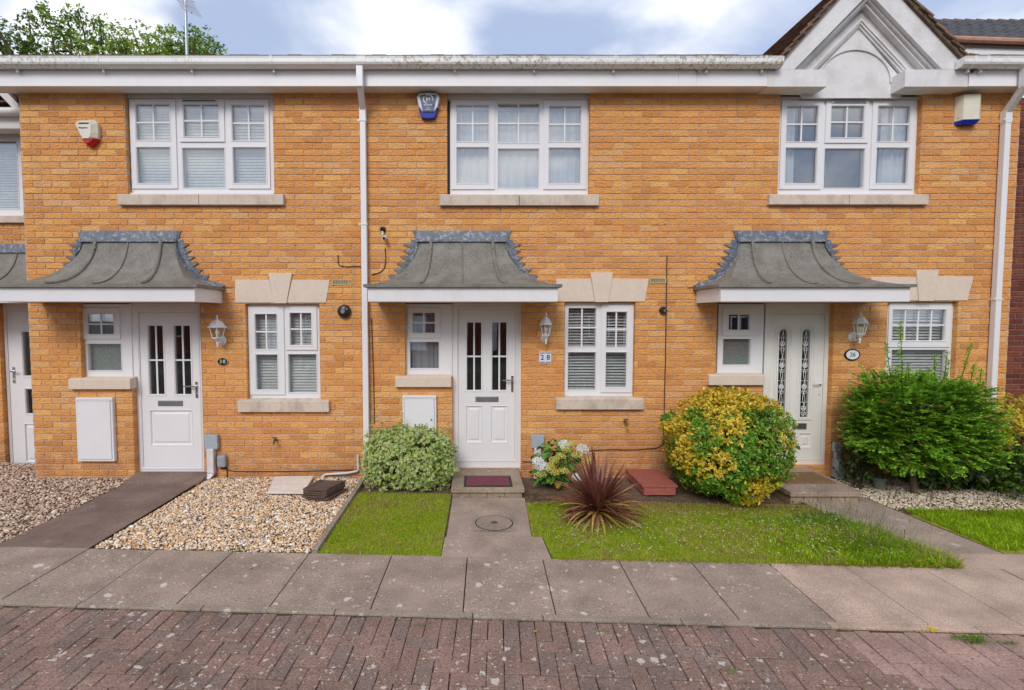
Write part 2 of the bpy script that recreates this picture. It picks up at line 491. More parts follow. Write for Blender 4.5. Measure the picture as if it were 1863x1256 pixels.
def slab_mat(name, c, lichen, dark=0.35, spk=0.12):
    m = Mat(name)
    b = m.ramp(m.noise(3.2, 5, 0.6), (0.3, tuple(x * 0.74 for x in c)), (0.7, tuple(x * 1.2 for x in c)))
    f = m.noise(95, 3, 0.7)
    b = m.mix(0.75, b, m.ramp(f, (0.28, 0.5 - spk * .6), (0.5, 1.0), (0.72, 1.35 + spk)), 'MULTIPLY')
    pit = m.noise(46, 2, 0.5, m.vec(loc=(7, 3, 0)))
    b = m.mix(m.ramp(pit, (0.635, 0.0), (0.70, dark * 1.6)), b, (0.03, 0.027, 0.025))
    st = m.noise(1.4, 4, 0.6, m.vec(loc=(2, 9, 0)))
    b = m.mix(m.ramp(st, (0.5, 0.0), (0.72, 0.45)), b, tuple(x * 0.55 for x in c))
    if lichen:
        warp = m.n.new('ShaderNodeTexNoise'); m.l.new(m.pos, warp.inputs['Vector']); warp.inputs['Scale'].default_value = 34
        wv = m.mix(0.06, m.pos, warp.outputs['Color'], 'ADD')
        reg = m.ramp(m.noise(1.3, 3, 0.6, m.vec(loc=(4, 4, 0))), (0.36, 0.45), (0.62, 1.0))
        for sc_, rad, col, power in ((5.0, 0.30, (0.62, 0.55, 0.47), 3.2), (13, 0.42, (0.58, 0.52, 0.44), 2.6), (36, 0.46, (0.54, 0.47, 0.40), 2.0)):
            vo = m.voro(sc_, wv)
            sx = m.n.new('ShaderNodeSeparateXYZ'); m.l.new(vo.outputs['Color'], sx.inputs[0])
            rr = m.math('MULTIPLY', m.math('MULTIPLY', m.math('POWER', sx.outputs['X'], power), rad), reg)
            mk = m.math('MULTIPLY', m.math('SUBTRACT', rr, vo.outputs['Distance']), 26.0, clamp=True)
            b = m.mix(m.math('MULTIPLY', mk, lichen), b, col)
    m.bump(m.math('ADD', m.noise(70, 4, 0.7), pit), 0.35, 0.006)
    return m.done(b, 0.88, 0.25)
M_SLAB = slab_mat('lichened_concrete_flag', (0.355, 0.27, 0.212), 0.95)
M_SLAB_PALE = slab_mat('clean_buff_concrete_flag', (0.50, 0.365, 0.285), 0.0, 0.1)
M_PATH = slab_mat('plain_concrete_path', (0.375, 0.285, 0.225), 0.45)
M_PATH_D = slab_mat('dark_concrete_path', (0.22, 0.15, 0.122), 0.15, 0.2)
M_KERB = slab_mat('concrete_edging', (0.33, 0.265, 0.205), 0.7)
M_STEP = slab_mat('mossy_step_slab', (0.35, 0.27, 0.195), 0.35)
M_PAVER = slab_mat('brown_block_paver', (0.265, 0.168, 0.132), 0.85, spk=0.4)
M_PAVER2 = slab_mat('grey_brown_block_paver', (0.23, 0.162, 0.133), 0.85, spk=0.4)
M_PAVER_PINK = slab_mat('pinkish_block_paver', (0.39, 0.25, 0.205), 0.1, 0.2, spk=0.2)
M_PAVER_PINK2 = slab_mat('greyish_pink_block_paver', (0.40, 0.265, 0.22), 0.1, 0.2, spk=0.2)
def joint_mat():
    m = Mat('sandy_joint')
    b = m.ramp(m.noise(9, 5, 0.7), (0.35, (0.045, 0.036, 0.028)), (0.55, (0.08, 0.06, 0.04)), (0.68, (0.07, 0.085, 0.02)))
    return m.done(b, 0.95, 0.1)
M_JOINT = joint_mat()
def soil_mat():
    m = Mat('dry_soil')
    b = m.ramp(m.noise(16, 6, 0.7), (0.3, (0.10, 0.07, 0.045)), (0.7, (0.24, 0.17, 0.115)))
    m.bump(m.noise(40, 5, 0.7), 0.8, 0.02)
    return m.done(b, 0.95, 0.1)
M_SOIL = soil_mat()
def turf_mat():
    m = Mat('turf_thatch')
    b = m.ramp(m.noise(7, 5, 0.7), (0.3, (0.20, 0.25, 0.02)), (0.5, (0.32, 0.33, 0.045)), (0.72, (0.44, 0.34, 0.13)))
    m.bump(m.noise(60, 4, 0.7), 0.8, 0.02)
    return m.done(b, 0.95, 0.1)
M_TURF = turf_mat()
M_LAND = simple('far_ground', (0.09, 0.085, 0.07), 0.95, 0.1, 0.3, 0.5)
def attr_mat(name, rough=0.5, spec=0.35, trans=0.0, bump=False):
    m = Mat(name)
    a = m.n.new('ShaderNodeVertexColor'); a.layer_name = 'col'
    m.done(a.outputs['Color'], rough, spec)
    if trans:
        t = m.n.new('ShaderNodeBsdfTranslucent'); m.l.new(a.outputs['Color'], t.inputs[0])
        mx = m.n.new('ShaderNodeMixShader'); mx.inputs[0].default_value = trans
        m.l.new(m.b.outputs[0], mx.inputs[1]); m.l.new(t.outputs[0], mx.inputs[2]); m.l.new(mx.outputs[0], m.out.inputs[0])
    if bump: m.bump(m.noise(160, 3), 0.3, 0.002)
    return m.m
M_LEAF = attr_mat('shrub_leaf', 0.42, 0.4, 0.3)
M_TREELEAF = attr_mat('tree_leaf', 0.5, 0.3, 0.4)
M_GRASS = attr_mat('grass_blade', 0.5, 0.25, 0.6)
M_PEBBLE = attr_mat('gravel_stone', 0.75, 0.3, 0.0, True)
M_PETAL = attr_mat('flower_petal', 0.6, 0.2, 0.25)
M_BARK = simple('bark', (0.13, 0.095, 0.065), 0.9, 0.2, 0.35, 18, bump=0.6, bscale=50)
M_TWIG = simple('dark_twig', (0.05, 0.04, 0.028), 0.9, 0.2, 0.3, 18)
M_TILE_BROWN = simple('brown_clay_tile', (0.20, 0.115, 0.08), 0.8, 0.25, 0.45, 9, bump=0.4, bscale=40)
M_TILE_EDGE = simple('mossy_verge_tile', (0.13, 0.095, 0.065), 0.9, 0.2, 0.5, 12, bump=0.5, bscale=40)
M_TILE_GREY = simple('grey_roof_tile', (0.075, 0.075, 0.08), 0.7, 0.3, 0.35, 8, bump=0.3, bscale=40)
M_TERRA = simple('terracotta', (0.46, 0.25, 0.17), 0.8, 0.25, 0.2, 12)
M_STACK = simple('brown_concrete_tile', (0.125, 0.083, 0.068), 0.9, 0.2, 0.3, 20, bump=0.7, bscale=70)
M_BOARD = simple('pale_board', (0.74, 0.655, 0.575), 0.8, 0.2, 0.1, 9, bump=0.2)
M_REDWOOD = simple('red_painted_wood', (0.37, 0.115, 0.09), 0.65, 0.3, 0.16, 26, bump=0.25)
M_MATRED = simple('maroon_mat', (0.19, 0.066, 0.08), 0.95, 0.1, 0.3, 40, bump=0.6)
M_MATBLK = simple('black_rubber', (0.03, 0.028, 0.028), 0.7, 0.3)
M_COIR = simple('coir_mat', (0.22, 0.14, 0.075), 0.98, 0.1, 0.25, 60, bump=0.8)
M_BLACK = simple('black_plastic', (0.018, 0.018, 0.019), 0.35, 0.5)
M_CABLE = simple('dark_cable', (0.03, 0.027, 0.025), 0.6, 0.3)
M_GREYBOX = simple('grey_plastic', (0.37, 0.41, 0.45), 0.5, 0.4, 0.06)
M_GREYBOX2 = simple('dark_grey_plastic', (0.30, 0.32, 0.35), 0.5, 0.4, 0.06)
M_PIPE = simple('white_pipe', (0.66, 0.63, 0.62), 0.45, 0.4, 0.1)
M_CHROME = simple('brushed_chrome', (0.62, 0.62, 0.64), 0.25, 0.5, 0.03, metal=1.0)
M_STEEL = simple('dull_steel', (0.34, 0.35, 0.36), 0.4, 0.5, 0.1, metal=0.9)
M_BRASS = simple('dull_brass', (0.13, 0.10, 0.055), 0.5, 0.5, 0.2, metal=0.6)
M_COPPER = simple('painted_copper_pipe', (0.25, 0.10, 0.07), 0.5, 0.4)
M_LAMPWHITE = simple('white_cast_metal', (0.74, 0.74, 0.74), 0.4, 0.45, 0.1, 30)
M_BULB = simple('opal_bulb', (0.8, 0.78, 0.72), 0.3, 0.5, 0.02)
M_CREAMBOX = simple('cream_plastic', (0.72, 0.68, 0.55), 0.35, 0.45, 0.05)
M_REDLENS = simple('red_lens', (0.5, 0.006, 0.006), 0.15, 0.6, 0.2, 60)
M_BLUELENS = simple('blue_lens', (0.008, 0.03, 0.38), 0.15, 0.6, 0.2, 60)
M_DARKBLUE = simple('navy_plastic', (0.012, 0.012, 0.05), 0.3, 0.5)
M_SLATEFACE = simple('slate_blue_panel', (0.085, 0.12, 0.15), 0.35, 0.4)
M_SILVER = simple('silver_plastic', (0.6, 0.6, 0.62), 0.35, 0.5, 0.05)
M_INKBLUE = simple('blue_ink', (0.03, 0.07, 0.3), 0.5)
M_INKPURPLE = simple('purple_band', (0.16, 0.09, 0.42), 0.5)
M_INKWHITE = simple('white_ink', (0.8, 0.8, 0.8), 0.5, var=0.02)
M_INKRED = simple('pink_ink', (0.5, 0.16, 0.2), 0.5)
M_INKBLACK = simple('black_ink', (0.02, 0.02, 0.02), 0.5)
M_GOLD = simple('gold_paint', (0.62, 0.46, 0.13), 0.4, 0.5, 0.05)
M_PORCELAIN = simple('glazed_white_tile', (0.78, 0.78, 0.8), 0.12, 0.5, 0.02)
M_VENT = simple('buff_vent', (0.5, 0.4, 0.2), 0.7, 0.3)
M_VENTD = simple('grey_green_vent', (0.23, 0.23, 0.17), 0.7, 0.3)
M_POT = simple('grey_green_pot', (0.2, 0.24, 0.19), 0.6, 0.35, 0.1)
M_IRON = slab_mat('iron_and_concrete_cover', (0.32, 0.25, 0.20), 0.3)
M_ALU = simple('weathered_aluminium', (0.45, 0.47, 0.5), 0.4, 0.5, 0.1, metal=0.8)
# ------------------------------------------------------------------ ground, paths, pavement, road (setting)
SLOPE = -0.048                       # the street runs slightly askew to the house fronts
def street(x, off):                  # y of a line parallel to the street
    return off + SLOPE * x
PAVE_B, PAVE_F = -2.13, -2.915       # back edge of the pavement, back of the kerb (at x = 0)
KERB_W = 0.055
g = MB(); g.box(-300, 300, -300, 300, -0.35, -0.10)
tag(g.build('ground', M_LAND), kind='structure')

def strip_poly(x0, x1, ya, yb):
    """a strip between two street-parallel offsets (ya nearer the camera)"""
    return [(x0, street(x0, ya)), (x1, street(x1, ya)), (x1, street(x1, yb)), (x0, street(x0, yb))]

garden = MB()
garden.prism_z([(-9, street(-9, PAVE_B) - 0.02), (9, street(9, PAVE_B) - 0.02), (9, 0.5), (-9, 0.5)], -0.099, -0.022)
tag(garden.build('garden_soil', M_SOIL), kind='structure')

# pavement: flags on a bed
pv = MB(); pv.prism_z(strip_poly(-9, 9, PAVE_F - KERB_W - 0.02, PAVE_B - 0.005), -0.09, -0.016)
pavement = tag(pv.build('pavement', M_JOINT), kind='structure')
xj = [-8.2, -7.6, -7.0, -6.4, -5.76, -5.1, -4.5, -3.92, -3.26, -2.665, -2.01, -1.36, -0.668, -0.044, 0.57, 1.18, 1.753, 2.36, 2.93, 3.52, 4.12, 4.72, 5.32, 5.92, 6.52, 7.12, 7.72]
for i in range(len(xj) - 1):
    a, b = xj[i] + 0.004, xj[i + 1] - 0.004
    dz = random.uniform(-0.003, 0.003)
    m = MB()
    sk = 0.02
    m.prism_z([(a - sk, street(a, PAVE_F + 0.004)), (b - sk, street(b, PAVE_F + 0.004)), (b, street(b, PAVE_B)), (a, street(a, PAVE_B))], -0.06, dz)
    o = m.build('paving_flag', M_SLAB if b < 2.5 else M_SLAB_PALE, pavement, bevel=0.004)
kb = [-9, -8.1, -7.2, -6.3, -5.4, -4.5, -3.6, -2.7, -1.83, -0.92, 0.0, 0.46, 1.35, 2.27, 3.18, 4.1, 5.0, 5.9, 6.8, 7.7, 8.6]
for i in range(len(kb) - 1):
    m = MB(); m.prism_z(strip_poly(kb[i] + 0.002, kb[i + 1] - 0.002, PAVE_F - KERB_W, PAVE_F), -0.12, 0.002 + random.uniform(-0.003, 0.002))
    m.build('kerb_stone', M_KERB if kb[i] < 2.0 else M_SLAB_PALE, pavement, bevel=0.008)

# road: block paving in 90 degree herringbone behind one soldier course
rd = MB(); rd.prism_z(strip_poly(-40, 40, -12.0, PAVE_F - KERB_W), -0.098, -0.034)
road = tag(rd.build('road', M_JOINT), kind='structure')
SA = math.atan(SLOPE); SC_, SS_ = math.cos(SA), math.sin(SA)
ROAD_T0 = PAVE_F - KERB_W - 0.006
def street_xy(s, t):                  # s along the street, t away from the kerb towards the camera
    return s * SC_ + t * SS_, ROAD_T0 + s * SS_ - t * SC_
pavers = []
def paver(s0, s1, t0, t1): pavers.append((s0, s1, t0, t1))
s = -4.8
while s < 4.8:
    paver(s, s + 0.1, 0, 0.2); s += 0.1
for i in range(-48, 48):
    for j in range(0, 14):
        k = (i - j) % 4
        if k == 0: paver(i * .1, i * .1 + .2, .2 + j * .1, .3 + j * .1)
        elif k == 3: paver(i * .1, i * .1 + .1, .2 + j * .1, .4 + j * .1)
        elif k == 2 and j == 0: paver(i * .1, i * .1 + .1, .2, .3)
PTS = {}
def paver_mesh(w_, d_, var, mat):
    key = (w_, d_, var, mat.name)
    if key not in PTS:
        r_ = random.Random(var * 17 + int(w_ * 1000))
        m = MB(); hw, hd, c = w_ / 2 - .0022, d_ / 2 - .0022, .004
        jt = lambda: r_.uniform(-.0018, .0018)
        top = [(-hw + c, -hd + c, jt()), (hw - c, -hd + c, jt()), (hw - c, hd - c, jt()), (-hw + c, hd - c, jt())]
        mid = [(-hw + jt(), -hd + jt(), -c), (hw + jt(), -hd + jt(), -c), (hw + jt(), hd + jt(), -c), (-hw + jt(), hd + jt(), -c)]
        bot = [(x, y, -.05) for x, y, z in mid]
        m.add(top + mid + bot, [(0, 1, 2, 3)] + [(4 + k, 4 + (k + 1) % 4, (k + 1) % 4, k) for k in range(4)] + [(8 + k, 8 + (k + 1) % 4, 4 + (k + 1) % 4, 4 + k) for k in range(4)])
        PTS[key] = m.mesh('paver', mat)
    return PTS[key]
def vis_score(p):
    x, y = street_xy((p[0] + p[1]) / 2, (p[2] + p[3]) / 2)
    d = y + D
    u = PX + x / (d * CT + 2.0 * ST) * F if d > 0 else 9e9
    v = 580 + 1.97 * F / max(d, .01)
    ok = -40 < u < 1900 and v < 1290
    return (0 if ok else 1, -1 / max(d, .1) ** 2)
pavers.sort(key=vis_score)
stuffp = MB()
for n_, p in enumerate(pavers):
    cs, ct = (p[0] + p[1]) / 2, (p[2] + p[3]) / 2
    x, y = street_xy(cs, ct)
    pink = x > 2.34 - 0.08 * ct
    if pink: mat = M_PAVER_PINK if random.random() < .62 else M_PAVER_PINK2
    else: mat = M_PAVER if random.random() < .62 else M_PAVER2
    me = paver_mesh(round(p[1] - p[0], 3), round(p[3] - p[2], 3), random.randrange(6), mat)
    z = -0.014 + random.uniform(-.003, .003)
    rz = SA + random.uniform(-.012, .012); rx, ry = random.uniform(-.012, .012), random.uniform(-.012, .012)
    if n_ < 300:
        o = bpy.data.objects.new('paver', me); COL.objects.link(o); o.parent = road
        o.location = (x, y, z); o.rotation_euler = (rx, ry, rz)
    else:
        mt = Matrix.Translation((x, y, z)) @ Matrix.Rotation(rz, 4, 'Z')
        stuffp.add([mt @ v_.co for v_ in me.vertices], [tuple(f.vertices) for f in me.polygons])
tag(stuffp.build('block_paving', M_PAVER, road), kind='stuff')

# garden paths
def path_flag(poly, z1, mat, parent, z0=-0.06):
    m = MB(); m.prism_z(poly, z0, z1)
    return m.build('path_flag', mat, parent, bevel=0.005)
def path_base(poly):
    m = MB(); m.prism_z(poly, -0.06, -0.010)
    return tag(m.build('garden_path', M_JOINT), kind='structure')
# path to number 30
pb = path_base([(-4.10, -1.95), (-3.27, -2.0), (-3.27, -0.02), (-4.10, -0.02)])
for a, b in ((-1.945, -1.30), (-1.29, -0.78), (-0.77, -0.30)):
    path_flag([(-4.10, a), (-3.27, a - (0.035 if a < -1.9 else 0)), (-3.27, b), (-4.10, b)], 0.0 + random.uniform(-.003, .003), M_PATH_D, pb)
rp = MB(); rp.prism_x([(-0.30, -0.03), (-0.30, 0.006), (-0.03, 0.055), (0.02, 0.055), (0.02, -0.03)], -4.14, -3.24)
rp.build('ramp_flag', M_PATH_D, pb, bevel=0.004)
# path to number 28
pb = path_base([(-0.25, -2.1), (0.63, -2.14), (0.615, -1.76), (0.527, -1.74), (0.553, -0.72), (-0.22, -0.72)])
path_flag([(-0.225, -1.165), (0.555, -1.165), (0.565, -0.76), (-0.22, -0.76)], 0.002, M_PATH, pb)
path_flag([(-0.235, -1.74), (0.53, -1.74), (0.553, -1.172), (-0.226, -1.172)], 0.0, M_PATH, pb)
path_flag([(-0.26, -2.118), (0.64, -2.158), (0.62, -1.747), (-0.25, -1.747)], 0.0, M_PATH, pb)
# path to number 26
pb = path_base([(3.52, -2.32), (4.46, -2.36), (4.30, -0.62), (3.50, -0.62)])
path_flag([(3.53, -1.40), (4.335, -1.40), (4.26, -0.66), (3.52, -0.66)], 0.002, M_PATH, pb)
path_flag([(3.55, -2.05), (4.41, -2.07), (4.337, -1.408), (3.535, -1.408)], 0.0, M_PATH, pb)
path_flag([(3.58, -2.30), (4.9, -2.355), (4.88, -2.09), (3.56, -2.058)], 0.0, M_SLAB_PALE, pb)

# concrete edging between gravel and lawn
ed = MB(); ed.box(-1.345, -1.295, -2.05, -0.12, -0.06, 0.03)
tag(ed.build('garden_edging', M_KERB, bevel=0.006), kind='structure')

# turf beds
tf = MB(); tf.prism_z([(-1.29, street(-1.29, PAVE_B) + .004), (-0.265, street(-.26, PAVE_B) + .004), (-0.235, -0.62), (-1.29, -0.62)], -0.02, -0.006)
tag(tf.build('lawn_soil', M_TURF), kind='structure')
tf = MB(); tf.prism_z([(0.66, street(.66, PAVE_B) + .004), (3.60, street(3.6, PAVE_B) + .004), (3.515, -0.95), (0.566, -0.9), (0.536, -1.735), (0.628, -1.748)], -0.02, -0.006)
tag(tf.build('lawn_soil', M_TURF), kind='structure')
tf = MB(); tf.prism_z([(4.92, -2.37), (7.5, -2.48), (7.5, -1.22), (4.36, -1.22), (4.44, -2.05)], -0.02, -0.006)
tag(tf.build('lawn_soil', M_TURF), kind='structure')

# ------------------------------------------------------------------ brickwork
BM = {}
def brick_geo(w_, h_, rnd, amp=0.0015):
    hw, hh, c = w_ / 2, h_ / 2, 0.004
    j = lambda: rnd.uniform(-amp, amp)
    V = [(-hw + c, j(), -hh + c), (hw - c, j(), -hh + c), (hw - c, j(), hh - c), (-hw + c, j(), hh - c)]
    V += [(-hw + j() * .6, .005, -hh + j() * .6), (hw + j() * .6, .005, -hh + j() * .6), (hw + j() * .6, .005, hh + j() * .6), (-hw + j() * .6, .005, hh + j() * .6)]
    V += [(-hw, .088, -hh), (hw, .088, -hh), (hw, .088, hh), (-hw, .088, hh)]
    Fs = [(0, 1, 2, 3)] + [(4 + k, 4 + (k + 1) % 4, (k + 1) % 4, k) for k in range(4)] + [(8 + k, 8 + (k + 1) % 4, 4 + (k + 1) % 4, 4 + k) for k in range(4)]
    return V, Fs
def brick_mesh(var, mat):
    k = (var, mat.name)
    if k not in BM:
        V, Fs = brick_geo(.215, .065, random.Random(var * 31 + 5))
        me = bpy.data.meshes.new('brick'); me.from_pydata(V, [], Fs); me.materials.append(mat); BM[k] = me
    return BM[k]
def build_wall(house, x0, x1, z0, z1, Y, holes, mat, mortar, n_obj=300, thick=0.10, score=None, soft=(False, False)):
    g_ = 0.004
    m = MB(); m.plate(x0, x1, z0, z1, [(a - g_, b + g_, c - g_, d + g_) for a, b, c, d in holes], Y + .007, Y + thick)
    wall = m.build('wall', mortar, house)
    full, rest = [], MB()
    r0, r1 = math.floor(z0 / .075), math.ceil(z1 / .075)
    for r in range(r0, r1):
        za, zb = max(r * .075 + .005, z0), min(r * .075 + .070, z1)
        if zb - za < .012: continue
        cuts = sorted({za, zb, *[z for h in holes for z in (h[2], h[3]) if za + .012 < z < zb - .012]})
        odd = .1125 if r % 2 else 0
        for ba, bb in zip(cuts, cuts[1:]):
            zc = (ba + bb) / 2
            segs = [(x0, x1)]
            for h in holes:
                if h[2] < zc < h[3]:
                    ns = []
                    for a, b in segs:
                        if h[1] <= a or h[0] >= b: ns.append((a, b)); continue
                        if h[0] > a: ns.append((a, h[0]))
                        if h[1] < b: ns.append((h[1], b))
                    segs = ns
            for a, b in segs:
                sa = soft[0] and abs(a - x0) < 1e-6; sb = soft[1] and abs(b - x1) < 1e-6
                if sa: a -= .225
                if sb: b += .225
                c0 = math.floor((a + odd) / .225); c1 = math.ceil((b + odd) / .225)
                for c in range(c0, c1):
                    p, q = max(a, c * .225 - odd + .005), min(b, c * .225 - odd + .220)
                    if q - p < .02: continue
                    cm = c * .225 - odd + .1125
                    if (sa and cm < x0) or (sb and cm >= x1): continue
                    if q - p > .213 and bb - ba > .063: full.append(((p + q) / 2, zc))
                    else:
                        V, Fs = brick_geo(q - p, bb - ba, random)
                        rest.add([(vx + (p + q) / 2, vy + Y, vz + zc) for vx, vy, vz in V], Fs)
    random.shuffle(full)
    if score: full.sort(key=score)
    off = wl(house)
    for n_, (xc, zc) in enumerate(full):
        yo = Y + random.uniform(-.0025, .0015)
        if n_ < n_obj:
            o = bpy.data.objects.new('brick', brick_mesh(random.randrange(12), mat)); COL.objects.link(o)
            o.parent = wall
            o.location = Vector((xc, yo, zc)) - off
            o.rotation_euler = (random.uniform(-.015, .015), random.uniform(-.006, .006), random.uniform(-.008, .008))
        else:
            V, Fs = brick_geo(.215 + random.uniform(-.002, .001), .065 + random.uniform(-.002, .001), random)
            rest.add([(vx + xc, vy + yo, vz + zc) for vx, vy, vz in V], Fs)
    if rest.v: tag(rest.build('brickwork', mat, wall), kind='stuff')
    return wall

# ------------------------------------------------------------------ windows, doors, canopies
def window(house, fr, Y, fixed=(), sashes=(), bars=None, head=None, blind=None, panel=None, cill=True, glass=None, room=True, name='window'):
    """fr, fixed panes and sashes are photograph rectangles in the plane of the frame; every one becomes real joinery"""
    glass = glass or M_GLASS
    x0, x1, z0, z1 = rect(*fr, Y)
    pan = [(rect(*p[0], Y), p[1]) for p in fixed]
    sas = [(rect(*q[0], Y), [(rect(*p[0], Y), p[1]) for p in q[1]]) for q in sashes]
    m = MB()
    m.plate(x0, x1, z0, z1, [p[0] for p in pan] + [(a + .012, b - .012, c + .012, d - .012) for (a, b, c, d), _ in sas], Y, Y + .06)
    if cill: m.box(x0 - .006, x1 + .006, Y - .035, Y + .02, z0 - .022, z0 - .001)
    if head is not None:
        m.box(x0 - .03, x1 + .01, Y - .012, Y + .05, z1 + .001, head)
    w_ = m.build(name, M_UPVC, house)
    def glaze(r_, nb, yf):
        a, b, c, d = r_
        gp = MB(); gp.box(a - .004, b + .004, yf + .022, yf + .044, c - .004, d + .004); gp.build('pane', glass, w_)
        bd = MB(); bd.ring(a - .013, b + .013, c - .013, d + .013, [(0, yf + .001), (.0015, yf - .005), (.006, yf - .006), (.0125, yf + .010), (.0128, yf + .021)])
        bd.build('glazing_bead', M_UPVC, w_)
        for k in range(nb[0]):
            xx = a + (b - a) * (k + 1) / (nb[0] + 1)
            t = MB(); t.box(xx - .009, xx + .009, yf + .012, yf + .021, c - .002, d + .002); t.build('glazing_bar', M_UPVC, w_)
        for k in range(nb[1]):
            zc = c + (d - c) * (k + 1) / (nb[1] + 1)
            t = MB(); t.box(a - .002, b + .002, yf + .0125, yf + .0205, zc - .009, zc + .009); t.build('glazing_bar', M_UPVC, w_)
    for r_, nb in pan: glaze(r_, nb, Y)
    for (a, b, c, d), ps in sas:
        t = MB(); t.plate(a, b, c, d, [p[0] for p in ps], Y - .016, Y + .018)
        t.build('sash', M_UPVC, w_, bevel=.003, merge=True)
        for r_, nb in ps: glaze(r_, nb, Y - .016)
    # the room behind
    if room:
        rm = MB(); X0, X1, Z0, Z1, ya, yb = x0 - .05, x1 + .05, z0 - .05, z1 + .05, Y + .3, Y + 1.6
        rm.add([(X0, ya, Z0), (X1, ya, Z0), (X1, ya, Z1), (X0, ya, Z1), (X0, yb, Z0), (X1, yb, Z0), (X1, yb, Z1), (X0, yb, Z1)],
               [(4, 5, 6, 7), (0, 4, 7, 3), (1, 2, 6, 5), (0, 1, 5, 4), (3, 7, 6, 2)])
        ty = MB(); ty.plate(X0, X1, Z0, Z1, [(x0 + .03, x1 - .03, z0 + .03, z1 - .03)], Y + .061, Y + .3)
        rm.add(ty.v, ty.f)
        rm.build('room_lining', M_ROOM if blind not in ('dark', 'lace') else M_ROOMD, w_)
    yb = Y + .09
    def slats(xa, xb, za, zb, tilt, mat, pitch=.036, nm='blind', depth=.038):
        t = MB(); z = zb
        dz = math.sin(tilt) * depth / 2; dy = math.cos(tilt) * depth / 2
        while z > za + .02:
            sg = random.uniform(-.0015, .0015)
            t.add([(xa, yb - dy, z - dz + sg), (xb, yb - dy, z - dz - sg), (xb, yb + dy, z + dz - sg), (xa, yb + dy, z + dz + sg),
                   (xa, yb - dy, z - dz + .0012 + sg), (xb, yb - dy, z - dz + .0012 - sg), (xb, yb + dy, z + dz + .0012 - sg), (xa, yb + dy, z + dz + .0012 + sg)],
                  [(0, 3, 2, 1), (4, 5, 6, 7), (0, 1, 5, 4), (2, 3, 7, 6)])
            z -= pitch
        t.box(xa, xb, yb - .014, yb + .014, za, za + .014)
        t.box(xa, xb, yb - .02, yb + .02, zb + .01, zb + .04)
        for f_ in (.12, .88):
            xx = xa + (xb - xa) * f_; t.box(xx - .001, xx + .001, yb - .014, yb - .0125, za, zb)
        tag(t.build(nm, mat, w_), kind='stuff')
    def drape(xa, xb, za, zb, mat, amp, wl_, nm='curtain', y=None, lean=0.0):
        y = y if y is not None else yb
        n = 40; V, Fs = [], []
        for k in range(n + 1):
            f_ = k / n; x = xa + (xb - xa) * f_
            yy = y + amp * math.sin(f_ * (xb - xa) / wl_ * 2 * math.pi + 1.3 * math.sin(9 * f_)) 
            V += [(x + lean, yy, za), (x, yy, zb)]
        Fs = [(2 * k, 2 * k + 2, 2 * k + 3, 2 * k + 1) for k in range(n)]
        t = MB(); t.add(V, Fs); t.build(nm, mat, w_, smooth=True)
    gx0, gx1, gz0, gz1 = x0 + .04, x1 - .04, z0 + .035, z1 - .04
    if blind == 'closed':
        slats(gx0, gx1, gz0, gz1 - .02, R(56), M_BLIND)
    elif blind == 'open':
        mid = (gx0 + gx1) / 2
        slats(gx0, mid - .01, gz0, gz1 - .02, R(33), M_BLIND); slats(mid + .01, gx1, gz0, gz1 - .02, R(33), M_BLIND)
    elif blind == 'half':
        slats(gx0, gx1, gz0, gz1 - .02, R(40), M_BLIND)
        drape(gx0 + .38, gx0 + .5, gz0, gz1, M_CURTAIN, .012, .05, y=Y + .22)
    elif blind == 'upper_closed':
        slats(gx0, gx1, gz0, gz1 - .09, R(70), M_BLINDG)
    elif blind == 'net':
        drape(gx0, gx1, gz0, gz1 - .07, M_NET, .012, .11, 'net_curtain')
        drape(gx0, gx0 + .38, gz0, gz1 - .02, M_CURTAIN, .02, .1, y=Y + .19); drape(gx1 - .3, gx1 - .12, gz0, gz1 - .02, M_CURTAIN, .02, .09, y=Y + .19)
    elif blind == 'drawn_apart':
        drape(gx0, gx0 + .2, gz0, gz1 - .02, M_NET, .02, .07); drape(gx1 - .34, gx1 - .02, gz0, gz1 - .02, M_NET, .02, .08, lean=-.04)
    elif blind == 'dark':
        drape(gx0, gx1, gz0, z0 + (z1 - z0) * .55, M_FROST, .002, .3, 'obscured_film', y=Y + .075)
    elif blind == 'lace':
        drape(gx0, gx1 - .03, gz0, gz1 - .02, M_LACE, .014, .075, 'net_curtain')
    return w_

def stone_sill(house, px, Y=0.0, proj=.055, mat=None, joint=None):
    x0, x1, z0, z1 = rect(*px, Y - proj)
    pieces = [(x0, x1)]
    if joint:
        xx = at(joint, px[1], Y - proj)[0]; pieces = [(x0, xx - .003), (xx + .003, x1)]
    for a, b in pieces:
        m = MB(); m.prism_x([(Y - proj, z0), (Y - proj, z1 - .012), (Y - proj + .012, z1 - .004), (Y + .075, z1 + .012), (Y + .075, z0)], a, b)
        m.build('window_sill', mat or M_SILL, house, bevel=.004)

def lintel(house, left, key, right, Y=0.0):
    """three cast stones given as photograph outlines"""
    for poly, yo in ((left, -.008), (right, -.008), (key, -.022)):
        pts = [at(u, v, Y) for u, v in poly]
        m = MB(); m.prism(pts, Y + yo, Y + .03)
        m.build('keystone' if poly is key else 'lintel_stone', M_STONE, house, bevel=.003)

def lever(parent, hx, z0, z1, Y, lx, mat):
    """door handle: back plate with a lever pointing to x = lx"""
    m = MB(); m.box(hx - .014, hx + .014, Y - .012, Y, z0, z1)
    zc = z1 - (z1 - z0) * .27
    m.tube([(hx, Y - .01, zc), (hx, Y - .05, zc)], .010)
    m.tube([(hx, Y - .05, zc), ((hx + lx) / 2, Y - .054, zc + .003), (lx, Y - .05, zc)], [.010, .009, .007])
    m.tube([(hx, Y - .004, z0 + .045), (hx, Y - .017, z0 + .045)], .011)
    return m.build('handle', mat, parent, smooth=True, bevel=0)

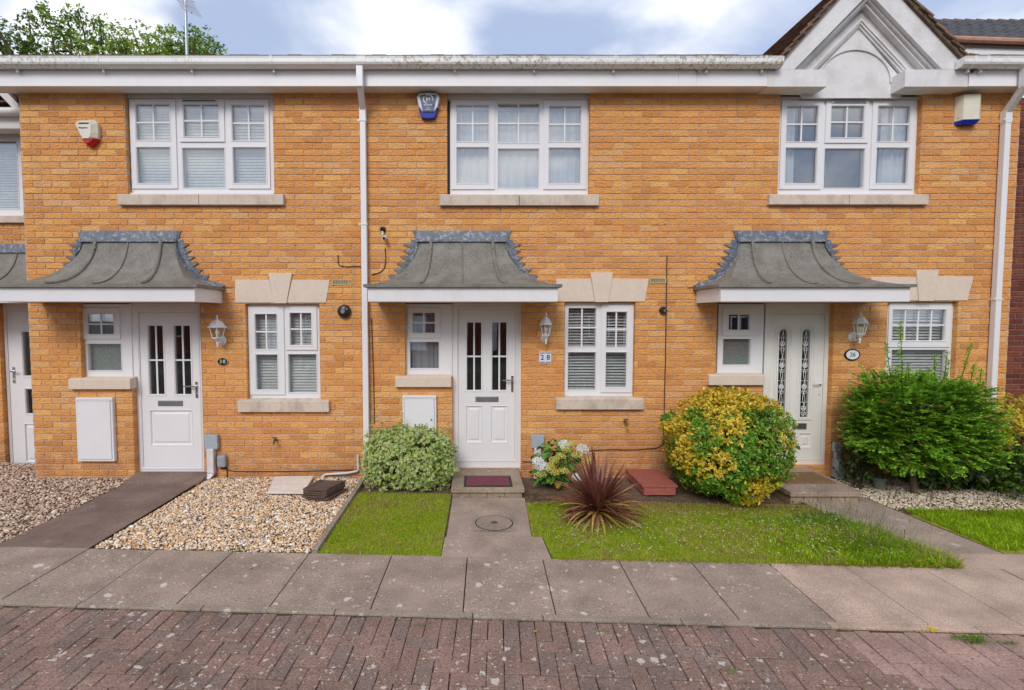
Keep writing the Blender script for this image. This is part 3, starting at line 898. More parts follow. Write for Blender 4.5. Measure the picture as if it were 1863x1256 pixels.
def door(house, fr, leaf, Y, glasses, panels, letterbox, handle, mat, bars=(1, 1), hmat=None, arched=False, name='front_door', groove=None):
    x0, x1, z0, z1 = rect(*fr, Y)
    z1 = 2.139 if Y < .3 else z1 + .034
    a, b, c, d = rect(*leaf, Y)
    fm = MB(); fm.plate(x0, x1, z0, z1, [(a, b, c, d)], Y, Y + .07)
    fm.ring(a - .03, b + .03, c - .03, d + .03, [(0, Y + .001), (.002, Y - .006), (.02, Y - .007), (.03, Y + .012)])
    fm.box(x0 - .002, x1 + .002, Y - .05, Y + .03, z0 - .02, z0 - .001)
    dr = fm.build(name, mat, house)
    yl = Y + .012
    gl = [rect(*g_, Y) for g_ in glasses]; pn = [rect(*p, Y) for p in panels]
    lm = MB(); lm.plate(a + .003, b - .003, c + .003, d - .003, gl + [(p0 + .012, p1 - .012, q0 + .012, q1 - .012) for p0, p1, q0, q1 in pn], yl, yl + .045)
    for p0, p1, q0, q1 in pn:
        lm.ring(p0, p1, q0, q1, [(0, yl + .0005), (.003, yl - .004), (.009, yl - .004), (.02, yl + .014), (.04, yl + .014), (.056, yl + .003)])
        lm.add([(p0 + .056, yl + .003, q0 + .056), (p1 - .056, yl + .003, q0 + .056), (p1 - .056, yl + .003, q1 - .056), (p0 + .056, yl + .003, q1 - .056)], [(0, 1, 2, 3)])
    for g0, g1, q0, q1 in gl:
        if not arched:
            lm.ring(g0 - .022, g1 + .022, q0 - .022, q1 + .022, [(0, yl + .0005), (.004, yl - .007), (.014, yl - .007), (.0225, yl + .014)])
        else:
            # stepped arch mould round the long glass
            xc, rr = (g0 + g1) / 2, (g1 - g0) / 2
            for off, yo in ((.02, -.006), (.05, -.004)):
                pts = [(xc - rr - off, yl + yo, q0 - off * .6)]
                for k in range(13):
                    an = math.pi - k * math.pi / 12
                    pts.append((xc + (rr + off) * math.cos(an), yl + yo, q1 - rr + (rr + off) * math.sin(an)))
                pts.append((xc + rr + off, yl + yo, q0 - off * .6)); pts.append(pts[0])
                lm.tube(pts, .007, 6, caps=False)
    lf = lm.build('door_leaf', mat, dr)
    for g0, g1, q0, q1 in gl:
        gp = MB(); gp.box(g0 - .004, g1 + .004, yl + .018, yl + .036, q0 - .004, q1 + .004); gp.build('pane', M_GLASS_D, dr)
        if not arched:
            for k in range(bars[0]):
                xx = g0 + (g1 - g0) * (k + 1) / (bars[0] + 1)
                t = MB(); t.box(xx - .010, xx + .010, yl + .010, yl + .017, q0 - .002, q1 + .002); t.build('glazing_bar', mat, dr)
            for k in range(bars[1]):
                zc = q0 + (q1 - q0) * (k + 1) / (bars[1] + 1)
                t = MB(); t.box(g0 - .002, g1 + .002, yl + .0105, yl + .0165, zc - .010, zc + .010); t.build('glazing_bar', mat, dr)
        else:
            # arch infill corners
            xc, rr = (g0 + g1) / 2, (g1 - g0) / 2
            t = MB()
            for sgn in (-1, 1):
                for k in range(8):
                    a0, a1 = math.pi / 2 * k / 8, math.pi / 2 * (k + 1) / 8
                    p0 = (xc + sgn * rr * math.sin(a0), q1 - rr + rr * math.cos(a0)); p1 = (xc + sgn * rr * math.sin(a1), q1 - rr + rr * math.cos(a1))
                    po = [(p0[0], p0[1]), (p1[0], p1[1]), (p1[0], q1 + .003), (p0[0], q1 + .003)]
                    if sgn > 0: po = po
                    else: po = po[::-1]
                    t.prism(po, yl + .0, yl + .012)
            t.build('arched_head', mat, dr)
            # leaded rose pattern: came lines in white metal
            t = MB(); yy = yl + .014
            n_r = 4; hgt = (q1 - q0 - .02)
            t.tube([(xc + .014 * math.sin(k * .55), yy, q0 + .01 + hgt * k / 40) for k in range(41)], .0036, 5)
            t.tube([(xc - .016 * math.sin(k * .55 + .6), yy, q0 + .01 + hgt * k / 40) for k in range(41)], .003, 5)
            for k in range(n_r):
                zc = q0 + hgt * (k + .42) / n_r
                for rad, dx, dz in ((.030, 0, 0), (.016, -.012, .008), (.016, .012, .008), (.014, 0, -.014)):
                    t.tube([(xc + dx + rad * math.cos(q * math.pi / 5), yy, zc + dz + rad * .95 * math.sin(q * math.pi / 5)) for q in range(11)], .0034, 5, caps=False)
                for sg in (-1, 1):
                    t.tube([(xc, yy, zc - .09), (xc + sg * .028, yy, zc - .075), (xc + sg * .034, yy, zc - .05), (xc, yy, zc - .06)], .003, 5)
                t.tube([(xc - rr + .004, yy, zc + .075), (xc + rr - .004, yy, zc + .075)], .0025, 5)
            tag(t.build('leaded_pattern', M_INKWHITE, dr), kind='stuff')
    l0, l1, m0, m1 = rect(*letterbox, Y)
    t = MB(); t.ring(l0, l1, m0, m1, [(0, yl), (.001, yl - .008), (.010, yl - .010), (.013, yl - .004)])
    t.box(l0 + .012, l1 - .012, yl - .005, yl - .001, m0 + .012, m1 - .012)
    t.build('letterbox', M_STEEL, dr)
    hu, v0, v1, lu = handle
    hx, hz1 = at(hu, v0, Y); _, hz0 = at(hu, v1, Y); lx = at(lu, v0, Y)[0]
    lever(dr, hx, hz0, hz1, yl, lx, hmat or M_CHROME)
    rm = MB(); rm.add([(a, yl + .05, c), (b, yl + .05, c), (b, yl + .05, d), (a, yl + .05, d), (a, yl + 1.3, c), (b, yl + 1.3, c), (b, yl + 1.3, d), (a, yl + 1.3, d)],
                      [(4, 5, 6, 7), (0, 4, 7, 3), (1, 2, 6, 5), (0, 1, 5, 4), (3, 7, 6, 2)])
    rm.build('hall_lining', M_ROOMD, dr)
    return dr

def canopy(house, xc, hw_t, hw_b, z_b, z_t, z_f, proj, z_fas, fmat, Y=0.0, xc_b=None, teeth=True):
    """concave leadwork porch roof: z_b eave, z_t head of the slope, z_f top of the head flashing"""
    xb = xc if xc_b is None else xc_b
    nS = 18
    def prof(t):                       # t 0 top .. 1 bottom -> (spread, drop)
        a = t * math.pi / 2
        sp_ = .84 * (1 - math.cos(a)) + .16 * t
        return sp_, .93 * math.sin(a) + .07 * t
    def lev(t):
        sp_, dr_ = prof(t)
        return xc + (xb - xc) * sp_, hw_t + (hw_b - hw_t) * sp_, .03 + (proj - .03) * sp_, z_t - (z_t - z_b) * dr_
    V, Fs = [], []
    for k in range(nS + 1):
        c_, hw, p, z = lev(k / nS)
        V += [(c_ - hw, Y, z), (c_ - hw, Y - p * .5, z), (c_ - hw + .012, Y - p + .012, z), (c_ - hw * .5, Y - p, z), (c_, Y - p, z), (c_ + hw * .5, Y - p, z), (c_ + hw - .012, Y - p + .012, z), (c_ + hw, Y - p * .5, z), (c_ + hw, Y, z)]
    for k in range(nS):
        for q in range(8):
            Fs.append((k * 9 + q, (k + 1) * 9 + q, (k + 1) * 9 + q + 1, k * 9 + q + 1))
    Fs.append(tuple(range(9)))
    m = MB(); m.add(V, Fs)
    m.box(xb - hw_b - .012, xb + hw_b + .012, Y - proj - .012, Y + .0, z_b - .034, z_b - .001)
    root = m.build('porch_canopy', M_CANOPY, house, smooth=True)
    # rolled seams down the front and along the two hips
    for f_, r_ in ((-.70, .023), (0, .010), (.70, .023)):
        pts = []
        for k in range(nS + 1):
            c_, hw, p, z = lev(k / nS)
            xx = c_ + f_ * (hw_t + (hw - hw_t) * .30)
            pts.append((xx, Y - p - .004, z + .006))
        t = MB(); t.tube(pts, r_, 8); t.build('rolled_seam', M_CANOPY, root, smooth=True)
    # head flashing
    t = MB(); t.prism_x([(Y - .055, z_t - .02), (Y - .03, z_t + .012), (Y - .014, z_f), (Y + .0, z_f), (Y + .0, z_t - .02)], xc - hw_t - .02, xc + hw_t + .02)
    for sg in (-1, 1):
        po = [(xc + sg * (hw_t + .021), z_t - .01), (xc + sg * (hw_t + .07), z_f), (xc + sg * (hw_t + .021), z_f)]
        t.prism(po if sg > 0 else po[::-1], Y - .016, Y - .001)
    t.build('head_flashing', M_LEAD, root)
    # stepped side flashings let into the courses
    for sg in (-1, 1):
        t = MB()
        def side(z):
            lo, hi = 0.0, 1.0
            for _ in range(30):
                mid = (lo + hi) / 2
                if lev(mid)[3] > z: lo = mid
                else: hi = mid
            c_, hw, p, _ = lev(lo)
            return c_ + sg * hw
        zs = [z_t + .01 - (z_t - z_b + .01) * k / 22 for k in range(23)]
        for z1_, z0_ in zip(zs, zs[1:]):
            a1, a0 = side(min(z1_, z_t)), side(z0_)
            e = .055
            po = [(a0 - sg * .01, z0_), (a0 + sg * (e + .03), z0_), (a1 + sg * (e + .03), z1_), (a1 - sg * .01, z1_)]
            if sg < 0: po = po[::-1]
            t.prism(po, Y - .012, Y - .001)
        z = math.floor(z_t / .075) * .075
        while z > z_b + .06:
            a1, a0 = side(z), side(max(z - .07, z_b + .005))
            w_ = .13 + random.uniform(-.012, .02)
            po = [(a0 + sg * .05, z - .055), (a1 + sg * (w_ + .035), z - .004), (a1 + sg * .03, z)]
            if sg < 0: po = po[::-1]
            t.prism(po, Y - .017, Y - .0025)
            z -= .075
        # upstand laid on the roof slope
        V, Fs = [], []
        for k in range(nS + 1):
            c_, hw, p, z = lev(k / nS)
            x_ = c_ + sg * hw
            V += [(x_ + sg * .006, Y - .002, z + .035), (x_ + sg * .004, Y - .05, z + .010), (x_ - sg * .01, Y - min(.085, p), z + .004)]
        for k in range(nS):
            for q in range(2):
                f_ = (k * 3 + q, (k + 1) * 3 + q, (k + 1) * 3 + q + 1, k * 3 + q + 1)
                Fs.append(f_ if sg < 0 else f_[::-1])
        t.add(V, Fs)
        t.build('stepped_flashing', M_LEAD, root)
    # fascia boards and soffit
    f0, f1 = z_fas, z_b - .035
    xa, xe = xb - hw_b + .03, xb + hw_b - .03
    t = MB()
    t.box(xa, xe, Y - proj + .025, Y - proj + .05, f0, f1)
    t.box(xa, xa + .025, Y - proj + .051, Y - .001, f0, f1)
    t.box(xe - .025, xe, Y - proj + .051, Y - .001, f0, f1)
    t.build('fascia_board', fmat, root, bevel=.003)
    t = MB(); t.box(xa + .026, xe - .026, Y - proj + .051, Y - .002, f0 + .006, f0 + .02); t.build('soffit', M_UPVC, root)
    return root
# ------------------------------------------------------------------ the houses
X30, X3028, X2826, X26 = -5.42, -1.31, 2.37, at(1845, 430)[0]
ZS = at(900, 170, 0)[1]                # soffit height
EP = 0.20                              # eaves projection
Z_FB, Z_FT = at(900, 157, -EP)[1], at(900, 117, -EP)[1]
h30 = thing('terraced_house', ((X30 + X3028) / 2, 0, 0), 'orange brick terraced house numbered 30, with the cream and red alarm box', 'house', 'orange brick terraced houses')
h28 = thing('terraced_house', ((X3028 + X2826) / 2, 0, 0), 'orange brick terraced house numbered 28, in the middle of the row', 'house', 'orange brick terraced houses')
h26 = thing('terraced_house', ((X2826 + X26) / 2, 0, 0), 'orange brick terraced house numbered 26, with the white gable over its window', 'house', 'orange brick terraced houses')

def frame_and_wall():
    # number 30
    o30 = [rect(229, 150, 497, 353), rect(448, 553, 582, 729), rect(146, 540, 240, 690), rect(240, 540, 368, 868)]
    o28 = [rect(813.5, 150, 1073, 355), rect(1027, 550, 1155, 725), rect(737, 540, 823, 686), rect(823, 540, 949, 854)]
    o26 = [rect(1418, 150, 1676, 355), rect(1612, 549, 1740, 725), rect(1304, 540, 1389, 684), rect(1389, 540, 1514, 849)]
    def fix(hs, top=ZS + .02):
        out = []
        for i, (a, b, c, d) in enumerate(hs):
            if i == 0: d = top
            if i in (2, 3): d = 2.14
            out.append((a, b, c, d))
        # the side window and its door share one opening edge
        w_, d_ = out[2], out[3]
        out[2] = (w_[0], d_[0] + .002, w_[2], w_[3])
        return out
    o30, o28, o26 = fix(o30), fix(o28), fix(o26)
    build_wall(h30, X30, X3028, -0.1, ZS + .03, 0, o30, M_BRICK, M_MORTAR, soft=(False, True), score=lambda p: -p[1])
    build_wall(h28, X3028, X2826, -0.1, ZS + .03, 0, o28, M_BRICK, M_MORTAR, soft=(True, True), score=lambda p: -p[1])
    build_wall(h26, X2826, X26, -0.1, ZS + .03, 0, o26, M_BRICK, M_MORTAR, soft=(True, False), score=lambda p: -p[1])
    # end return walls so that the block is not paper thin
    for hh, x_, s_ in ((h30, X30, 1), (h26, X26, -1)):
        m = MB(); m.box(min(x_ + s_ * .012, x_ + s_ * .1), max(x_ + s_ * .012, x_ + s_ * .1), .101, 6.0, -0.1, ZS + .03)
        m.build('flank_wall', M_BRICK, hh)
for hh, xa_, xb_ in ((h30, X30 + .11, X3028), (h28, X3028, X2826), (h26, X2826, X26 - .11)):
    m = MB(); m.box(xa_ + .002, xb_ - .002, 2.3, 2.4, -.1, ZS + .5); m.build('light_stop_wall', M_ROOMD, hh)  # unseen dark partition, added to stop sky light leaking through gaps in the front
frame_and_wall()

YW = 0.07
# number 30
window(h30, (237, 180, 497.5, 352), YW,
       fixed=[((333, 270, 409, 342), (0, 0))],
       sashes=[((239, 182, 322, 344), [((249, 191, 310, 256), (1, 1)), ((251, 269.5, 311.5, 334), (0, 0))]),
               ((327, 182, 409, 259), [((335.5, 191, 398.5, 249.5), (1, 1))]),
               ((414, 183, 491, 344), [((423.5, 192.5, 482, 257), (1, 1)), ((425.5, 269.5, 485, 334), (0, 0))])],
       head=ZS + .019, blind='upper_closed')
window(h30, (449, 553, 582, 727), YW, fixed=[((525, 645, 576, 714.5), (0, 0))],
       sashes=[((453.5, 558, 518, 718), [((465, 572, 504.5, 635), (1, 1)), ((467, 645.5, 506, 709), (0, 0))]),
               ((520, 557, 577, 637), [((528.5, 570, 567, 628), (1, 1))])], blind='closed')
window(h30, (146, 559, 239.5, 687), YW, fixed=[((159.5, 626, 220.5, 674.5), (0, 0))],
       sashes=[((149, 561, 219, 617), [((160.5, 572, 208, 608), (1, 1))])], head=2.128, blind='dark', glass=M_GLASS, name='side_window')
stone_sill(h30, (213, 352.5, 515, 372.5), joint=361)
stone_sill(h30, (432, 729, 598, 750), mat=M_SILL)
stone_sill(h30, (124, 689, 236.5, 708.5), mat=M_STONE)
door(h30, (240.5, 557, 368, 862), (256, 569, 361, 850), .085, [(269.5, 593, 296.5, 718), (317, 593, 346, 718)],
     [(272, 746, 350, 812)], (287, 729, 332, 739), (357, 695, 724, 336), M_UPVC2, bars=(1, 1))
lintel(h30, [(428, 551), (428, 509.5), (490, 509.5), (499.5, 551)], [(499.8, 552), (489, 497.5), (532, 497.5), (522, 552)], [(522.5, 551), (531.5, 509.5), (600, 509.5), (593, 551)])
# number 28
window(h28, (819, 182.5, 1073, 355), YW, fixed=[((906, 188.5, 980.5, 260), (1, 1)), ((906, 271.5, 980, 342), (0, 0))],
       sashes=[((821, 183.5, 900, 345), [((831, 192.5, 889, 258), (1, 1)), ((831, 269.5, 889, 334), (0, 0))]),
               ((988.5, 183.5, 1067, 345), [((998.5, 194.5, 1056, 258.5), (1, 1)), ((998, 270.5, 1055.5, 334), (0, 0))])],
       head=ZS + .019, blind='net')
window(h28, (1027, 551, 1155, 724), YW, fixed=[((1034, 561, 1084, 631), (1, 1)), ((1033.5, 641.5, 1083.5, 709.5), (0, 0))],
       sashes=[((1093, 555, 1151, 714), [((1102.5, 568, 1139.5, 631), (1, 1)), ((1101.5, 641.5, 1139, 704), (0, 0))])], blind='open')
window(h28, (737.5, 555, 822.5, 683.5), YW, fixed=[((746, 622.5, 798, 670.5), (0, 0))],
       sashes=[((742, 561, 801, 615), [((751.5, 569.5, 791, 605.5), (1, 1))])], head=2.128, blind='lace', name='side_window')
stone_sill(h28, (799.6, 353, 1090, 373.5), joint=945)
stone_sill(h28, (1012, 725, 1172, 745.5))
stone_sill(h28, (719, 685, 821, 704.5), mat=M_STONE)
door(h28, (823, 554.5, 949, 852), (833.5, 563, 937.5, 836), .085, [(849.5, 587, 875.5, 710.5), (895.5, 587, 921.5, 710.5)],
     [(847, 738, 878, 807), (892.5, 738, 925, 807)], (865, 721.5, 907, 731.5), (932, 684, 713, 914), M_UPVC2, bars=(1, 1))
lintel(h28, [(1012, 549), (1012, 507.5), (1075, 507.5), (1082, 549)], [(1082.3, 550), (1073.7, 496.3), (1114.7, 496.3), (1105.5, 550)], [(1106, 549), (1113, 507.5), (1180, 507.5), (1173, 549)])
# number 26
window(h26, (1416.6, 182.5, 1671, 354), YW, fixed=[((1499.5, 271, 1572, 342), (0, 0))],
       sashes=[((1419, 183.5, 1495, 345), [((1430, 194.5, 1486, 258.5), (1, 1)), ((1427.5, 270.5, 1484, 334), (0, 0))]),
               ((1501, 183.5, 1579, 261), [((1510.5, 194.5, 1570, 251), (1, 1))]),
               ((1584, 183.5, 1662, 345), [((1595, 194.5, 1653, 258.5), (1, 1)), ((1592.5, 270.5, 1650, 334), (0, 0))])],
       head=ZS - .015, blind='drawn_apart')
window(h26, (1612, 548, 1736, 724), YW, fixed=[((1621, 637, 1721, 714), (0, 0))],
       sashes=[((1615, 551.5, 1728, 632), [((1622, 564, 1717.5, 619.5), (3, 1))])], blind='half')
window(h26, (1306, 555, 1388.5, 683), YW, fixed=[((1315.5, 617, 1365.5, 664), (0, 0))],
       sashes=[((1314, 561, 1374, 611), [((1325, 573, 1362.5, 600), (1, 0))])], head=2.128, blind='dark', name='side_window')
stone_sill(h26, (1400, 353, 1690, 372), joint=1546)
stone_sill(h26, (1597, 725, 1752, 745.5))
stone_sill(h26, (1290, 682, 1392, 701), mat=M_STONE)
door(h26, (1389, 554, 1514, 846), (1403, 572, 1498, 833), .085, [(1417, 600, 1431.5, 760), (1459, 600, 1473.5, 760)],
     [(1412, 788, 1437, 816), (1453, 788, 1478, 816)], (1442, 770.5, 1468, 781.5), (1492.5, 690, 718, 1478), M_CREAM, arched=True, hmat=M_UPVC)
lintel(h26, [(1590, 547), (1584, 504.5), (1668, 504.5), (1669.5, 547)], [(1669.8, 548), (1664.5, 492), (1705.5, 492), (1696, 548)], [(1696.5, 547), (1704, 503.5), (1770.5, 503.5), (1759, 547)])

# trickle vents over the opening lights
for hh, r_ in ((h30, (333, 183.6, 396, 187.2)), (h26, (1512, 186, 1574, 189.5))):
    a, b, c, d = rect(*r_, YW)
    m = MB(); m.box(a, b, YW - .03, YW - .0165, c, d); m.build('trickle_vent', M_UPVC, hh, bevel=.002)
    m = MB(); m.box(a + .01, b - .01, YW - .033, YW - .0305, c + .004, d - .006); m.build('vent_slot', M_BLACK, hh)

# porch canopies
ZB = at(860, 517, -.64)[1]; ZT = at(860, 438, 0)[1]; ZF = at(860, 420, 0)[1]; ZFAS = at(860, 549, -.62)[1]
canopy(h30, -4.145, .56, 1.13, ZB, ZT, ZF, .64, ZFAS, M_UPVC)
canopy(h28, -.13, .53, 1.072, ZB, ZT, ZF, .64, ZFAS, M_FASCIA_PEEL, xc_b=-.108)
canopy(h26, 3.725, .515, 1.067, ZB, ZT, ZF, .64, ZFAS, M_UPVC, xc_b=3.755)

# eaves: fascia board, soffit, gutter, roof
GX_L, GX_R = -7.2, at(1424, 110, -.3)[0]
ZG_T, ZG_B = at(900, 103, -.32)[1], at(900, 120, -.30)[1]
def gprof(off=0.0):
    """square-line gutter section, back to front and round: (y, z)"""
    yb_, yf = -EP - .012, -EP - .122
    return [(yf - off, ZG_T), (yf - off, ZG_T - .058), (yf + .010 - off * .7, ZG_T - .078 - off * .7), (yf + .034, ZG_T - .090 - off), (yb_ - .02, ZG_T - .098 - off), (yb_, ZG_T - .088 - off), (yb_, ZG_T)]
def gutter(house, x0, x1, caps=(False, False)):
    m = MB(); V, Fs = [], []
    out = gprof(); inn = [(y + (.004 if k < 3 else 0) - (.004 if k > 4 else 0), z + (.004 if 0 < k < 6 else 0)) for k, (y, z) in enumerate(out)][::-1]
    pr = out + inn
    for x in (x0, x1): V += [(x, y, z) for y, z in pr]
    q = len(pr)
    Fs = [(k, (k + 1) % q, q + (k + 1) % q, q + k) for k in range(q)]
    m.add(V, Fs)
    for x, c_ in ((x0, caps[0]), (x1, caps[1])):
        if c_: m.prism_x(gprof(.003), x - .003, x + .003)
    m.box(x0, x1, out[0][0] - .005, out[0][0] + .006, ZG_T - .006, ZG_T + .004)
    return m.build('gutter', M_GUTTER, house), -EP - .067, .06
def gutter_bracket(house, x, yc, rg, wide=.014):
    m = MB(); V = []
    pr = gprof(.006); n = len(pr)
    for xx in (x - wide, x + wide): V += [(xx, y, z) for y, z in pr]
    m.add(V, [(k, n + k, n + k + 1, k + 1) for k in range(n - 1)])
    for xx in (x - wide, x + wide):
        m.add([(xx, y, z) for y, z in gprof(.006)] + [(xx, y, z) for y, z in gprof(.0)], [(k, k + 1, n + k + 1, n + k) for k in range(n - 1)])
    m.box(x - wide, x + wide, pr[0][0] - .003, pr[0][0] + .016, ZG_T + .0045, ZG_T + .009)
    m.box(x - .009, x + .009, -EP - .045, -EP - .002, ZG_T - .135, ZG_T - .1065)
    m.build('gutter_bracket', M_GUTTER, house)
def eaves(house, x0, x1, gx0, gx1, caps, brk, joints=()):
    m = MB()
    xs = [x0, *joints, x1]
    for a, b in zip(xs, xs[1:]):
        t = MB(); t.box(a + .001, b - .001, -EP, -EP + .02, Z_FB, Z_FT + .04); t.build('fascia_board', M_FASCIA, house, bevel=.003)
    t = MB(); t.add([(x0, -EP + .001, Z_FB + .004), (x1, -EP + .001, Z_FB + .004), (x1, .0, ZS + .0), (x0, .0, ZS + .0),
                     (x0, -EP + .001, Z_FB + .024), (x1, -EP + .001, Z_FB + .024), (x1, .0, ZS + .03), (x0, .0, ZS + .03)],
                    [(0, 3, 2, 1), (4, 5, 6, 7), (0, 1, 5, 4), (1, 2, 6, 5), (2, 3, 7, 6), (3, 0, 4, 7)])
    t.build('soffit', M_GABLE, house)
    _, yc, rg = gutter(house, gx0, gx1, caps)
    for x in brk: gutter_bracket(house, x, yc, rg)
    # low-pitched roof: courses of tiles stepping up to the ridge
    r_ = MB(); rnd = random.Random(int(x0 * 100))
    pit = R(20)
    for k in range(14):
        y0 = -.275 + k * .3; z0 = ZG_T + .043 + (y0 + .275) * math.tan(pit)
        xx = x0
        while xx < x1 - .02:
            wd = min(.165, x1 - xx); j = rnd.uniform(-.006, .008)
            y1 = y0 + .36; z1 = z0 + .36 * math.tan(pit) - .018
            r_.add([(xx, y0 + j, z0 + j), (xx + wd - .004, y0 + j, z0 + j), (xx + wd - .004, y1, z1 + j), (xx, y1, z1 + j),
                    (xx, y0 + j, z0 - .016 + j), (xx + wd - .004, y0 + j, z0 - .016 + j), (xx + wd - .004, y1, z1 - .016), (xx, y1, z1 - .016)],
                   [(0, 1, 2, 3), (7, 6, 5, 4), (4, 5, 1, 0), (5, 6, 2, 1), (6, 7, 3, 2), (7, 4, 0, 3)])
            xx += wd
    tag(r_.build('roof', M_TILE_EDGE, house), kind='stuff')
    b_ = MB(); zr = ZG_T - .02
    b_.add([(x0, -.2, zr), (x1, -.2, zr), (x1, 4.0, zr + 4.2 * math.tan(pit)), (x0, 4.0, zr + 4.2 * math.tan(pit)), (x1, 8.2, zr), (x0, 8.2, zr)], [(0, 1, 2, 3), (3, 2, 4, 5)])
    b_.build('roof_deck', M_TILE_BROWN, house)
    return yc, rg
def pxx(u, v=110, Y=-.3): return at(u, v, Y)[0]
yc, rg = eaves(h30, -5.9, X3028, -7.0, X3028 + .05, (False, False), [pxx(u) for u in (22, 180, 343, 494)])
eaves(h28, X3028, X2826, X3028 + .052, X2826, (False, False), [pxx(u) for u in (827, 973, 1119)], joints=())
gl_x = pxx(1397, 140, -.2)
eaves(h26, X2826, gl_x, X2826 + .002, GX_R, (False, True), [pxx(u) for u in (1290, 1392)], joints=(pxx(1268, 140, -.2),))
gr_x = pxx(1763, 140, -.2)
eaves(h26, gr_x, 6.95, pxx(1752), 7.2, (True, False), [pxx(u) for u in (1772, 1795)])
for hh, x in ((h28, X3028 + .05),):
    gutter_bracket(hh, x, yc, rg, .05)
gutter_bracket(h28, pxx(1277), yc, rg, .035)

# downpipes
def downpipe(house, xt, xb_, ytop, y, zt, zb, clips, swan=True, side=0.0):
    m = MB(); r_ = .034
    def sq(pts, hw):
        # square section pipe
        pts = [Vector(p) for p in pts]
        V, Fs = [], []
        for i, p in enumerate(pts):
            t = (pts[min(i + 1, len(pts) - 1)] - pts[max(i - 1, 0)]).normalized()
            a = Vector((1, 0, 0)); a = (a - t * a.dot(t)).normalized(); b = t.cross(a)
            V += [p + a * sx * hw + b * sy * hw for sx, sy in ((-1, -1), (1, -1), (1, 1), (-1, 1))]
        for i in range(len(pts) - 1):
            Fs += [(i * 4 + k, i * 4 + (k + 1) % 4, (i + 1) * 4 + (k + 1) % 4, (i + 1) * 4 + k) for k in range(4)]
        Fs += [(3, 2, 1, 0), tuple(len(V) - 4 + k for k in range(4))]
        m.add(V, Fs)
    z1 = ZG_T - .10
    sq([(xt, ytop, z1 + .03), (xt, ytop, z1 - .22)], r_ + .004)
    sq([(xt, ytop, z1 - .20), (xb_, y, zt)], r_ - .001)
    sq([(xb_, y, zt + .02), (xb_, y, zt - .13)], r_ + .005)
    sq([(xb_, y, zt - .12), (xb_, y, zb)], r_)
    p_ = m.build('downpipe', M_UPVC, house, bevel=.007, merge=False)
    for z in clips:
        t = MB(); t.box(xb_ - r_ - .03, xb_ + r_ + .01, y - r_ - .006, y - r_ - .001, z, z + .016)
        t.box(xb_ - r_ - .006, xb_ - r_ - .0015, y - r_, -.002, z, z + .016); t.box(xb_ + r_ + .0015, xb_ + r_ + .006, y - r_, -.002, z, z + .016)
        t.build('pipe_clip', M_UPVC, house)
xp = at(663.5, 500, -.05)[0]
downpipe(h28, pxx(653.5), xp, yc, -.045, at(664, 200, -.05)[1], .02, [at(664, v, -.05)[1] for v in (222, 410)])
xr = at(1818, 500, -.05)[0]
downpipe(h26, at(1866, 130, yc)[0], at(1819.5, 430, -.05)[0], yc, -.045, at(1830, 205, -.05)[1], .02, [at(1820, v, -.05)[1] for v in (220, 546)])

